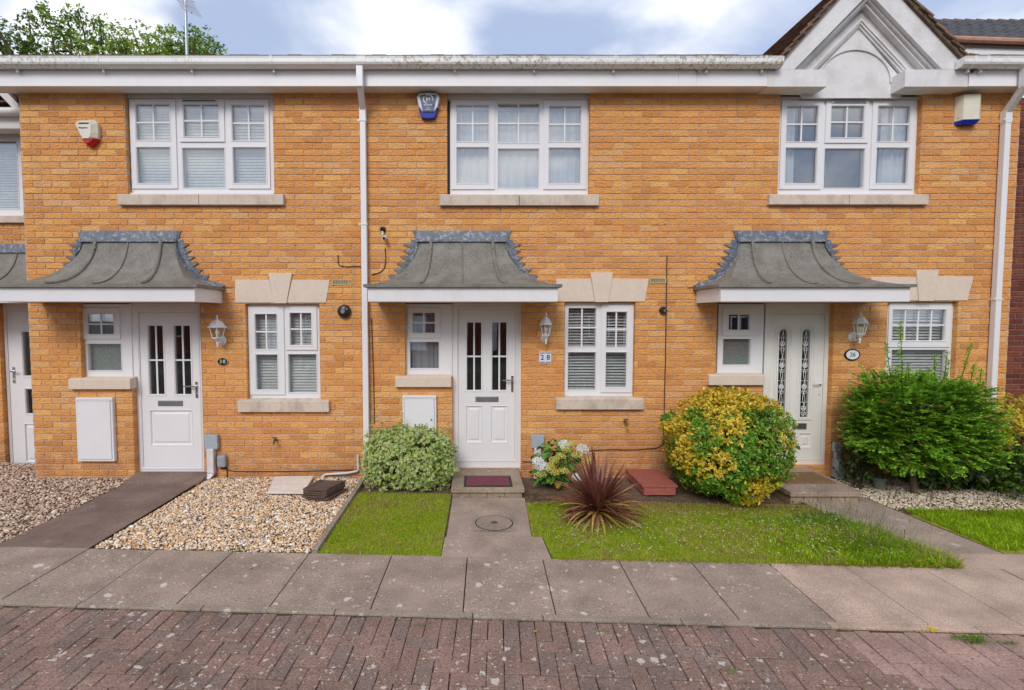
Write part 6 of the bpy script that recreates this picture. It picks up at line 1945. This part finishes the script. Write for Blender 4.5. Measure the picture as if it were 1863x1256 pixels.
# red-leaved spiky plant
def cordyline():
    bx, by = gat(1087, 938)
    t = thing('spiky_plant', (bx, by, -.01), 'spiky plant with arching burgundy and bronze leaves on the lawn edge', 'plant')
    meshes = {}
    mats = [simple('burgundy_leaf', (.20, .068, .055), .45, .4, .3, 30), simple('red_brown_leaf', (.28, .12, .07), .45, .4, .3, 30), simple('bronze_leaf', (.46, .28, .08), .5, .35, .3, 30)]
    def leaf_me(L_, droop, mi):
        k = (round(L_, 2), round(droop, 1), mi)
        if k in meshes: return meshes[k]
        n = 7; V, Fs = [], []; x, z, a = 0.0, 0.0, 0.0
        for q in range(n + 1):
            f_ = q / n; wd = .017 * (min(1, f_ * 5 + .35)) * (1 - f_ ** 2.2) + .0006
            V += [(x, -wd, z + wd * .35), (x, 0, z), (x, wd, z + wd * .35)]
            a -= droop * 1.5 * f_ / n; x += L_ / n * math.cos(a); z += L_ / n * math.sin(a)
        for q in range(n):
            for s_ in (0, 1): Fs.append((q * 3 + s_, q * 3 + 3 + s_, q * 3 + 4 + s_, q * 3 + 1 + s_))
        me = bpy.data.meshes.new('leaf'); me.from_pydata(V, [], Fs); me.materials.append(mats[mi]); me.polygons.foreach_set('use_smooth', [True] * len(Fs))
        meshes[k] = me; return me
    for k in range(295):
        f_ = k / 295; az = k * 2.39996 + random.uniform(-.2, .2)
        el = R(78) - R(82) * f_ ** .75 + random.uniform(-.12, .12)
        L_ = random.choice([.36, .42, .48, .54]) if f_ > .06 else random.choice([.46, .52, .6])
        dr = random.choice([.2, .5, .9, 1.3]) if f_ > .25 else random.choice([0, .2])
        mi = 0 if f_ < .3 else random.choice([0, 0, 1, 1, 2]) if f_ < .7 else random.choice([1, 2, 2])
        if f_ <= .06: az = math.pi + random.uniform(-1.0, 1.0); el = R(82) + random.uniform(-.1, .06)
        o = bpy.data.objects.new('leaf', leaf_me(L_, dr, mi)); COL.objects.link(o); o.parent = t
        hgt = .02 + .12 * (1 - f_)
        o.location = (.025 * math.cos(az), .025 * math.sin(az), hgt)
        o.rotation_euler = (random.uniform(-.25, .25), -el, az)
    m = MB(); m.tube([(bx, by, -.03), (bx, by, .14)], [.035, .028], 8); m.build('stem', M_BARK, t)
cordyline()

# hydrangea
def hydrangea():
    bx, by = .96, -.36
    t = thing('hydrangea', (bx, by, -.02), 'hydrangea with white and pale yellow flower heads beside the grey service box', 'flowering plant')
    # large leaves, each its own part
    lm = []
    for var in range(6):
        cols = [(.07, .19, .02), (.10, .25, .03), (.055, .15, .018), (.16, .27, .04), (.30, .16, .03), (.08, .2, .025)][var]
        mt = simple('hydrangea_leaf', cols, .45, .35, .2, 40)
        n = 6; V, Fs = [], []
        for q in range(n + 1):
            f_ = q / n; wd = .030 * math.sin(math.pi * min(1, f_ * .93 + .05)) ** .8; x = .085 * f_; z = -.02 * f_ * f_
            V += [(x, -wd, z + wd * .25), (x, 0, z), (x, wd, z + wd * .25)]
        for q in range(n):
            for s_ in (0, 1): Fs.append((q * 3 + s_, q * 3 + 3 + s_, q * 3 + 4 + s_, q * 3 + 1 + s_))
        me = bpy.data.meshes.new('leaf'); me.from_pydata(V, [], Fs); me.materials.append(mt); lm.append(me)
    P, Dn, dp = rosettes(230, (bx, by, .27), (.24, .17, .29), .15, 2.5, 4.4, 2.2, zmin=.03, inner=.55)
    P[:, 0] += (P[:, 2] - .27) * .22
    for p, d in zip(P, Dn):
        o = bpy.data.objects.new('leaf', lm[random.choice([0, 0, 1, 1, 2, 3, 5, 5, 4] if p[2] < .5 else [0, 1, 1, 3, 5])]); COL.objects.link(o); o.parent = t
        o.location = Vector(p) - Vector(wl(t)); s_ = random.uniform(.75, 1.2); o.scale = (s_, s_, s_)
        o.rotation_euler = (random.uniform(-.4, .4), random.uniform(-.1, .7), math.atan2(d[1], d[0]) + random.uniform(-.7, .7))
    tips = []
    heads = [(1027, 810, .052, 0), (1060, 818, .052, 0), (979, 841, .05, 0), (987, 850, .055, 0), (1050, 869, .045, 0), (1038, 808, .042, 1), (1030, 819, .045, 1), (1021, 831, .042, 1), (1049, 829, .044, 1), (1008, 838, .042, 1), (1001, 848, .04, 1), (1003, 856, .044, 1), (1026, 858, .04, 1), (985, 864, .044, 1), (1010, 861, .038, 1), (1070, 840, .038, 1)]
    for u, v, r_, kind in heads:
        x, z = at(u, v, -.68 if kind else -.62); y = -.68 if kind else -.62
        n = 110 if kind == 0 else 60
        d = fib(n); d = d[d[:, 2] > -.35]
        Pp = np.array([x, y, z]) + d * np.array([r_, r_, r_ * .8]) * 1.15
        PP, ax, nn, L_, W_ = whorl(Pp, d, 4, .017 if kind == 0 else .012, .016 if kind == 0 else .011, 1.0, .15)
        n = len(PP)
        col = pick([(.88, .88, .84), (.82, .84, .82)], rng.integers(0, 2, n), .05) if kind == 0 else pick([(.78, .70, .12), (.80, .76, .28), (.62, .62, .12)], rng.integers(0, 3, n), .1)
        leaves('flower_head', PP, ax, nn, L_, W_, col, M_PETAL, t)
        tips.append((x, y + .02, z - r_ * .5))
    stems(t, (bx, by, -.02), tips, mat=simple('green_stem', (.12, .16, .04), .6), r_=.007)
hydrangea()

# trees behind the roof
def tree(x, y, zb, branches, crown_c, crown_r, n, cols, label, leaf, sparse=()):
    t = thing('tree', (x, y, 0), label, 'tree', 'trees behind the roof')
    m = MB(); top = Vector(crown_c)
    m.tube([(x, y, -.1), (x + .1, y, zb * .5), (x, y, zb), tuple(top)], [.24, .2, .16, .06], 10); m.build('trunk', M_BARK, t, smooth=True)
    m = MB(); tips = []
    for _ in range(branches):
        d = unit(rng.normal(size=3) * np.array([1, 1, .6]) + np.array([0, 0, .4])); e = Vector(np.array(crown_c) + d * np.array(crown_r) * .85); s_ = Vector((x, y, zb)).lerp(top, random.random())
        m.tube([s_, s_.lerp(e, .5) + Vector((0, 0, .3)), e], [.06, .04, .012], 6); tips.append(e)
    ends = []
    for sp_ in sparse:
        pts = [Vector(p) for p in sp_]; m.tube(pts, [.035 * (1 - .8 * k / (len(pts) - 1)) for k in range(len(pts))], 5); ends.append(pts)
    m.build('branch', M_BARK, t, smooth=True)
    P, Dn, dp = rosettes(n, crown_c, crown_r, .28, 2.6, x, 2.0, zmin=zb - .6, inner=.6)
    ok = nz(P, 1.6, x + 3) > -.22; P, Dn = P[ok], Dn[ok]
    for pts in ends:
        ln = sum((b - a).length for a, b in zip(pts, pts[1:])); k = int(ln * 16)
        for q in range(k):
            f_ = q / k * (len(pts) - 1); i = int(f_); p = pts[i].lerp(pts[min(i + 1, len(pts) - 1)], f_ - i)
            w_ = .26 * (1 - .72 * q / k)
            for _ in range(4):
                P = np.concatenate([P, np.array([p + Vector(rng.normal(size=3) * w_)])]); Dn = np.concatenate([Dn, unit(rng.normal(size=(1, 3)) + np.array([[0, -.2, .8]]))])
    PP, ax, nn, L_, W_ = whorl(P, Dn, 6, leaf, leaf * .55, 1.0, .4); k = len(PP)
    leaves('crown', PP, ax, nn, L_, W_, pick(cols, rng.integers(0, len(cols), k), .22), M_TREELEAF, t)
YT = 9.0
def T(u, v, Y=YT): x, z = at(u, v, Y); return (x, Y, z)
GC = [(.32, .46, .05), (.22, .37, .04), (.42, .52, .08), (.14, .25, .03)]
GD = [(.11, .20, .03), (.16, .27, .035), (.08, .15, .03)]
tree(T(30, 60)[0], YT, 6.5, 14, T(20, 92), (1.0, 1.0, .66), 500, GD, 'dark leafy tree at the far left above the roof', .11)
tree(T(150, 80)[0], YT + .8, 6.8, 16, T(165, 126, YT + .8), (1.9, 1.3, .85), 700, GC + GD, 'tall airy tree with feathery shoots reaching into the sky', .10,
     sparse=[(T(62, 95), T(55, 55), T(50, 18)), (T(130, 95), T(105, 50), T(72, 8)), (T(160, 100), T(152, 55), T(142, 16)), (T(130, 90), T(128, 55), T(120, 20)), (T(185, 95), T(184, 60), T(180, 34)), (T(100, 95), T(95, 65), T(88, 42))])
tree(T(285, 95)[0], YT + .4, 6.6, 14, T(272, 112, YT + .4), (1.75, 1.2, .95), 1500, GC, 'bright green bushy tree behind the aerial mast', .10)
tree(T(375, 100)[0], YT + 1.4, 6.2, 12, T(362, 112, YT + 1.4), (.95, .9, .70), 500, GC + GD, 'smaller tree with loose twigs right of the aerial mast', .10,
     sparse=[(T(350, 100), T(354, 70), T(356, 56)), (T(385, 105), T(392, 90), T(402, 84))])

# ------------------------------------------------------------------ gravel
ico = None
def pebbles(name, poly, n, size, cols, probs, z=-.012, parent=None, clear=()):
    t_ = (1 + 5 ** .5) / 2
    B = unit(np.array([(-1, t_, 0), (1, t_, 0), (-1, -t_, 0), (1, -t_, 0), (0, -1, t_), (0, 1, t_), (0, -1, -t_), (0, 1, -t_), (t_, 0, -1), (t_, 0, 1), (-t_, 0, -1), (-t_, 0, 1)], float))
    Fi = np.array([(0, 11, 5), (0, 5, 1), (0, 1, 7), (0, 7, 10), (0, 10, 11), (1, 5, 9), (5, 11, 4), (11, 10, 2), (10, 7, 6), (7, 1, 8), (3, 9, 4), (3, 4, 2), (3, 2, 6), (3, 6, 8), (3, 8, 9), (4, 9, 5), (2, 4, 11), (6, 2, 10), (8, 6, 7), (9, 8, 1)])
    poly = np.array(poly); lo, hi = poly.min(0), poly.max(0)
    pts = []
    while len(pts) < n:
        q = lo + rng.random((n, 2)) * (hi - lo)
        ins = np.zeros(len(q), bool); j = len(poly) - 1
        for i in range(len(poly)):
            (xi, yi), (xj_, yj) = poly[i], poly[j]
            cr = ((yi > q[:, 1]) != (yj > q[:, 1])) & (q[:, 0] < (xj_ - xi) * (q[:, 1] - yi) / (yj - yi + 1e-12) + xi)
            ins ^= cr; j = i
        pts += list(q[ins])
    C = np.array(pts[:n]); s_ = size * rng.lognormal(0, .32, n)
    V = np.repeat(B[None], n, 0) * (1 + rng.normal(size=(n, 12, 1)) * .14)
    V *= np.stack([np.ones(n), rng.uniform(.6, .95, n), rng.uniform(.45, .75, n)], 1)[:, None, :] * s_[:, None, None]
    a = rng.random(n) * 6.283; ca, sa = np.cos(a)[:, None], np.sin(a)[:, None]; tl = rng.normal(size=n) * .5; ct, st = np.cos(tl)[:, None], np.sin(tl)[:, None]
    x, y, zz_ = V[..., 0], V[..., 1], V[..., 2]; y, zz_ = y * ct - zz_ * st, y * st + zz_ * ct; x, y = x * ca - y * sa, x * sa + y * ca
    V = np.stack([x + C[:, :1], y + C[:, 1:], zz_ + z + (rng.random(n) * size * .9)[:, None]], -1).reshape(-1, 3)
    Fs = (np.arange(n)[:, None, None] * 12 + Fi[None]).reshape(-1, 3)
    col = pick(cols, rng.choice(len(cols), n, p=probs), .12)
    o = link(name, npmesh(name, V, Fs, M_PEBBLE, False, np.repeat(col, 12, 0)))
    return tag(o, kind='stuff')
PC = [(.82, .64, .46), (.74, .50, .28), (.68, .38, .13), (.86, .80, .72), (.42, .34, .29), (.55, .34, .2), (.2, .18, .18)]
pebbles('gravel', [(-3.25, street(-3.25, PAVE_B) + .03), (-1.36, street(-1.36, PAVE_B) + .03), (-1.35, -.03), (-3.22, -.03)], 18000, .0095, PC, [.27, .22, .15, .17, .07, .08, .04], -.016)
pebbles('gravel', [(-8.0, -1.72), (-4.12, -1.92), (-4.13, -.03), (-5.4, -.03), (-5.42, .62), (-8.0, .62)], 18000, .0105, [(.56, .39, .28), (.66, .49, .36), (.42, .28, .2), (.74, .62, .5)], [.3, .3, .25, .15], -.016)
pebbles('gravel', [(4.28, -.60), (4.34, -1.05), (7.4, -1.15), (7.4, -.05), (4.3, -.05)], 11000, .0095, [(.74, .63, .47), (.64, .51, .36), (.8, .73, .6), (.46, .36, .25)], [.34, .3, .24, .12], -.018)

# ------------------------------------------------------------------ grass
def grass(name, poly, n, hmin, hmax, cols, probs, zone=None, wid=.0026):
    poly = np.array(poly); lo, hi = poly.min(0), poly.max(0); pts = []
    while len(pts) < n:
        q = lo + rng.random((n, 2)) * (hi - lo); ins = np.zeros(len(q), bool); j = len(poly) - 1
        for i in range(len(poly)):
            (xi, yi), (xj_, yj) = poly[i], poly[j]
            ins ^= ((yi > q[:, 1]) != (yj > q[:, 1])) & (q[:, 0] < (xj_ - xi) * (q[:, 1] - yi) / (yj - yi + 1e-12) + xi); j = i
        pts += list(q[ins])
    C = np.array(pts[:n]); P = np.concatenate([C, np.full((n, 1), -.008)], 1)
    patch = nz(P, 3.0, 2.0) + .5 * nz(P, 9.0, 5.0)
    h_ = rng.uniform(hmin, hmax, n) * (1 + .35 * patch)
    dry = np.zeros(n)
    if zone is not None:
        hm, dry = zone(C); h_ *= hm
    az = rng.random(n) * 6.283; ln = rng.uniform(.35, 1.25, n)
    dx = np.stack([np.cos(az), np.sin(az), np.zeros(n)], 1); S = np.stack([-np.sin(az), np.cos(az), np.zeros(n)], 1)
    w_ = (wid * rng.uniform(.7, 1.3, n) * np.clip(h_ / .05, .8, 1.5))[:, None]
    mid = P + dx * (h_ * ln * .38)[:, None] + np.array([0, 0, 1]) * (h_ * .52)[:, None]
    tip = P + dx * (h_ * ln)[:, None] + np.array([0, 0, 1]) * (h_ * (1 - .45 * ln))[:, None]
    V = np.stack([P - S * w_, P + S * w_, mid + S * w_ * .7, mid - S * w_ * .7, tip], 1).reshape(-1, 3)
    b = np.arange(n)[:, None] * 5
    Fs = np.stack([b + np.array(f) for f in ((0, 1, 2), (0, 2, 3), (3, 2, 4))], 1).reshape(-1, 3)
    col = pick(cols, rng.choice(len(cols), n, p=probs), .18) * (1 + .25 * patch[:, None])
    isd = rng.random(n) < np.clip(dry + .5 * patch, 0, .9)
    col[isd] = pick([(.58, .44, .17), (.48, .36, .12), (.62, .50, .26)], rng.integers(0, 3, isd.sum()), .15)
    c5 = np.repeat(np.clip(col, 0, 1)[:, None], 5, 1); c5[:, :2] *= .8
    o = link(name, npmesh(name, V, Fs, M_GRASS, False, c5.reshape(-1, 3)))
    return tag(o, kind='stuff')
GR = [(.52, .68, .02), (.40, .62, .02), (.66, .74, .04), (.28, .5, .015)]
def za(C): return np.ones(len(C)), np.clip(.22 + .3 * (C[:, 1] + 1.0) * (C[:, 1] > -1.0), 0, .5)
grass('grass', [(-1.285, street(-1.28, PAVE_B) + .0), (-.27, street(-.27, PAVE_B)), (-.235, -.66), (-1.28, -.60)], 22000, .016, .040, GR, [.38, .3, .2, .12], za)
def zb_(C):
    x, y = C[:, 0], C[:, 1]
    tall = np.clip((x - 2.35) / .9, 0, 1) * np.clip((-1.25 - y) / .5, 0, 1)
    return 1 + 2.3 * tall * rng.random(len(C)) + .3 * tall, np.clip(.24 + .55 * np.clip((y + 1.45) / .5, 0, 1) * (x > 1.2), 0, .8)
grass('grass', [(.66, street(.66, PAVE_B) - .01), (3.82, street(3.8, PAVE_B) - .02), (3.66, -1.6), (3.52, -1.0), (1.0, -.86), (.575, -.93), (.545, -1.735), (.635, -1.75)], 64000, .016, .040, GR, [.38, .3, .2, .12], zb_)
grass('grass', [(4.98, -2.38), (7.4, -2.50), (7.4, -1.18), (4.40, -1.12), (4.44, -2.0), (4.95, -2.05)], 30000, .03, .085, GR, [.3, .36, .14, .2])
GT = [(.16, .40, .03), (.11, .30, .025), (.24, .48, .04), (.34, .36, .12)]
def zt_(C):
    t_ = np.clip((C[:, 0] - 2.35) / 1.1, 0, 1) * np.clip((-1.15 - C[:, 1]) / .5 + .3, .1, 1)
    return np.clip(t_ * rng.uniform(.5, 1.25, len(C)), .06, 1.1), np.full(len(C), .12)
grass('grass', [(2.4, street(2.4, PAVE_B) - .005), (3.86, street(3.8, PAVE_B) - .03), (3.66, -1.55), (3.5, -1.2), (2.6, -1.3)], 6500, .06, .15, [(.30, .54, .025), (.22, .42, .025), (.38, .6, .04), (.46, .5, .12)], [.4, .25, .2, .15], zt_)
# long seed stalks leaning over the path of number 26
def stalks():
    n = 260; C = np.stack([3.15 + rng.random(n) * .62, -2.15 + rng.random(n) * .95], 1)
    P = np.concatenate([C, np.full((n, 1), -.005)], 1); h_ = rng.uniform(.14, .34, n); az = rng.normal(size=n) * 1.1 + .1
    V, Fs, c_ = [], [], []
    for k in range(n):
        d = np.array([math.cos(az[k]), math.sin(az[k]), 0]); s_ = np.array([-d[1], d[0], 0]) * .0016; b = len(V)
        for q in range(5):
            f_ = q / 4; p = P[k] + d * h_[k] * .45 * f_ ** 1.8 + np.array([0, 0, h_[k] * (f_ - .15 * f_ * f_)]); wq = (1 - .75 * f_) if q < 4 or k % 3 else 1.6
            V += [p - s_ * wq, p + s_ * wq]
        for q in range(4): Fs.append((b + 2 * q, b + 2 * q + 1, b + 2 * q + 3, b + 2 * q + 2))
        c_ += [(.13, .2, .03) if k % 3 else (.30, .27, .10)] * 10
    tag(link('long_grass', npmesh('long_grass', V, Fs, M_GRASS, False, np.array(c_))), kind='stuff')
stalks()
# clover and daisy heads in the turf
def blossoms():
    n = 420; x = .72 + rng.random(n) * 2.75; y = -2.1 + rng.random(n) * .95 + SLOPE * x * .8; ok = (y > -2.10 + SLOPE * x); x, y = x[ok], y[ok]; n = len(x)
    hgt = np.where(x > 2.5, .06, .04) + rng.random(n) * .02
    P = np.repeat(np.stack([x, y, hgt], 1)[:, None], 7, 1).reshape(-1, 3)
    a = np.tile(np.arange(7) * .8976, n); A = np.stack([np.cos(a), np.sin(a), np.full(7 * n, .35)], 1)
    col = np.repeat(pick([(.78, .76, .72), (.70, .58, .48), (.62, .46, .38)], rng.choice(3, n, p=[.55, .28, .17]), .08), 7, 0)
    tag(leaves('clover_blossom', P, A, np.tile([0, 0, 1.0], (7 * n, 1)), np.full(7 * n, .0085), np.full(7 * n, .006), col, M_PETAL, None), kind='stuff')
blossoms()
# two dandelions standing over the path edge
for u, v, lb in ((1621, 967, 'nearer the house wall on the left'), (1645, 964, 'on the right of the pair')):
    x, y = gat(u, v + 16); zt = at(u, v, y)[1]
    t = thing('dandelion', (x, y, -.005), 'yellow dandelion flower leaning over the path of number 26, ' + ('the left one' if u < 1630 else 'the right one'), 'flower', 'dandelions by the path')
    m = MB(); m.tube([(x, y, -.005), (x + .004, y, zt * .5), (x, y, zt)], .0022, 5); m.build('stem', M_TWIG, t)
    d = fib(40); d = d[d[:, 2] > -.1]; k = len(d)
    leaves('flower_head', np.tile([x, y, zt], (k, 1)), d, np.tile([0, 0, 1.0], (k, 1)) + d * .1, np.full(k, .017), np.full(k, .006), pick([(.75, .55, .02)], np.zeros(k, int), .08), M_PETAL, t)

# fallen leaves
FL = [(1247, 985, .05, 'curled tan fallen leaf in the middle of the right lawn', 0), (1316, 937, .04, 'tan fallen leaf below the golden shrub', 0), (1422, 984, .03, 'reddish fallen leaf among the clover', 1), (727, 988, .032, 'orange fallen leaf on the small lawn', 2),
      (664, 966, .022, 'pinkish fallen leaf left of centre on the small lawn', 1), (742, 968, .022, 'pinkish fallen leaf nearest the path on the small lawn', 1), (456, 1034, .03, 'orange fallen leaf on the pavement below the gravel', 2), (1071, 974, .026, 'red fallen leaf in front of the spiky plant', 1), (974, 1149, .022, 'orange fallen leaf against the kerb', 2), (1640, 932, .028, 'brown fallen leaf at the edge of the right path', 0)]
for u, v, s_, lb, ci in FL:
    zc = .003 if ('pavement' in lb or 'path' in lb and 'edge' in lb) else .035
    if 'kerb' in lb: zc = -.008
    x, y = gat(u, v, zc); az = random.uniform(0, 6.28)
    V, Fs = [], []
    pts = [(-1, 0), (-.5, .42), (-.1, .3), (.15, .62), (.5, .3), (1, 0), (.5, -.3), (.15, -.62), (-.1, -.3), (-.5, -.42)]
    V = [(0, 0, .0)] + [(a * s_ * .6, b * s_ * .6, .18 * s_ * (a * a + b * b) * random.uniform(.5, 1.5)) for a, b in pts]
    V = [(a * 1.3, b * 1.3, c) for a, b, c in V]; V += [(a, b, c + .0012) for a, b, c in V]
    k = len(pts)
    Fs = [(0, 1 + (i + 1) % k, 1 + i) for i in range(k)] + [(k + 1, k + 2 + i, k + 2 + (i + 1) % k) for i in range(k)] + [(1 + i, 1 + (i + 1) % k, k + 2 + (i + 1) % k, k + 2 + i) for i in range(k)]
    m = MB(); mt = Matrix.Translation((x, y, zc)) @ Matrix.Rotation(az, 4, 'Z'); m.add([mt @ Vector(p) for p in V], Fs)
    tag(m.build('fallen_leaf', simple('dead_leaf', [(.42, .22, .10), (.36, .13, .07), (.5, .24, .03)][ci], .7, .2, .25, 60)), lb, 'leaf', 'fallen leaves')
# weeds in the kerb joint
def weed(u, v, n, s_, label, flower=False):
    x, y = gat(u, v, -.005)
    t = thing('weed', (x, y, -.01), label, 'weed', 'weeds along the kerb')
    P = np.stack([x + rng.normal(size=n) * s_ * .8, y + rng.normal(size=n) * s_ * .2, np.full(n, -.005)], 1)
    A = np.stack([rng.normal(size=n), rng.normal(size=n) * .6, rng.uniform(.3, 1.3, n)], 1)
    leaves('leaf_tuft', P, A, np.stack([rng.normal(size=n) * .3, -np.ones(n), np.ones(n)], 1), rng.uniform(.5, 1.1, n) * s_ * .8, rng.uniform(.1, .2, n) * s_, pick([(.10, .2, .02), (.16, .24, .03), (.2, .2, .05)], rng.integers(0, 3, n)), M_LEAF, t)['kind'] = 'stuff'
weed(1772, 1166, 130, .06, 'big spreading weed on the kerb at the right end')
weed(842, 1128, 14, .03, 'tiny weed in the pavement joint in front of number 28')
weed(766, 1140, 26, .03, 'small leafy weed on the kerb in front of the small lawn')
weed(1098, 1150, 20, .03, 'small weed on the kerb in front of the spiky plant')
weed(1330, 1222, 24, .035, 'flat weed between the pavers near the right')
weed(427, 1001, 40, .035, 'green weed at the gravel edge of number 30')
weed(1840, 1172, 40, .035, 'small weed at the far right end of the kerb')
weed(1085, 1145, 10, .02, 'sprig of weed left of the small kerb weed')
weed(1500, 940, 60, .09, 'upright weed at the tip of the right lawn')
# yellow petals on the pale pavement
x, y = gat(1694, 1146, .003)
t = thing('fallen_flower', (x, y, .003), 'crushed yellow flower on the pale pavement at the right', 'flower')
n = 16; P = np.stack([x + rng.normal(size=n) * .025, y + rng.normal(size=n) * .008, np.full(n, .004)], 1)
leaves('petal', P, np.stack([rng.normal(size=n), rng.normal(size=n), np.full(n, .25)], 1), np.tile([0, 0, 1.0], (n, 1)), np.full(n, .026), np.full(n, .014), pick([(.75, .55, .02)], np.zeros(n, int)), M_PETAL, t)
# dry litter below the shrubs
def litter():
    n = 260; x = .7 + rng.random(n) * 3.0; P = np.stack([x, PAVE_B + SLOPE * x - .012 + rng.normal(size=n) * .016, np.full(n, .006)], 1)
    tag(leaves('leaf_litter', P, rng.normal(size=(n, 3)) * np.array([1, 1, .25]), np.tile([0, 0, 1.0], (n, 1)), rng.uniform(.012, .03, n), rng.uniform(.006, .016, n), pick([(.42, .18, .06), (.30, .15, .07), (.5, .27, .1)], rng.integers(0, 3, n)), M_LEAF, None), kind='stuff')
    n = 900; x = np.concatenate([.62 + rng.random(300) * .5, 1.9 + rng.random(350) * 1.6, 4.4 + rng.random(250) * 2.6]); y = np.concatenate([-1.0 + rng.random(300) * .4, -1.15 + rng.random(350) * .35, -1.1 + rng.random(250) * .35])
    n = len(x); P = np.stack([x, y, np.full(n, -.004) + rng.random(n) * .012], 1)
    A = np.stack([rng.normal(size=n), rng.normal(size=n), rng.normal(size=n) * .25], 1)
    tag(leaves('leaf_litter', P, A, np.tile([0, 0, 1.0], (n, 1)) + rng.normal(size=(n, 3)) * .3, rng.uniform(.018, .045, n), rng.uniform(.008, .02, n), pick([(.30, .19, .10), (.22, .13, .07), (.36, .17, .07), (.14, .09, .055)], rng.integers(0, 4, n)), M_LEAF, None), kind='stuff')
litter()

# moss, seedlings and dry debris caught in the road joints and along the kerb
def joint_bits():
    P, A, C = [], [], []
    for k in range(900):
        if k < 420:
            s_ = random.uniform(-4.2, 4.2); t_ = random.gauss(0.002, .006)
        else:
            s_ = round(random.uniform(-40, 40)) * .1 + random.gauss(0, .002); t_ = random.uniform(0, .75)
            if random.random() < .4: s_ = random.uniform(-4, 4); t_ = .2 + round(random.uniform(0, 5)) * .1
        x, y = street_xy(s_, t_); P.append((x, y, -.016)); A.append((random.gauss(0, 1), random.gauss(0, 1), random.uniform(.1, .9)))
        C.append(random.choice([(.12, .2, .02), (.2, .26, .03), (.3, .2, .08), (.24, .15, .07), (.4, .28, .1), (.1, .08, .05)]))
    n = len(P); C = np.array(C) * (1 + rng.normal(size=(n, 1)) * .15)
    tag(leaves('moss', np.array(P), np.array(A), np.tile([0, 0, 1.0], (n, 1)) + rng.normal(size=(n, 3)) * .3, rng.uniform(.006, .02, n), rng.uniform(.004, .01, n), np.clip(C, 0, 1), M_LEAF, None), kind='stuff')
joint_bits()
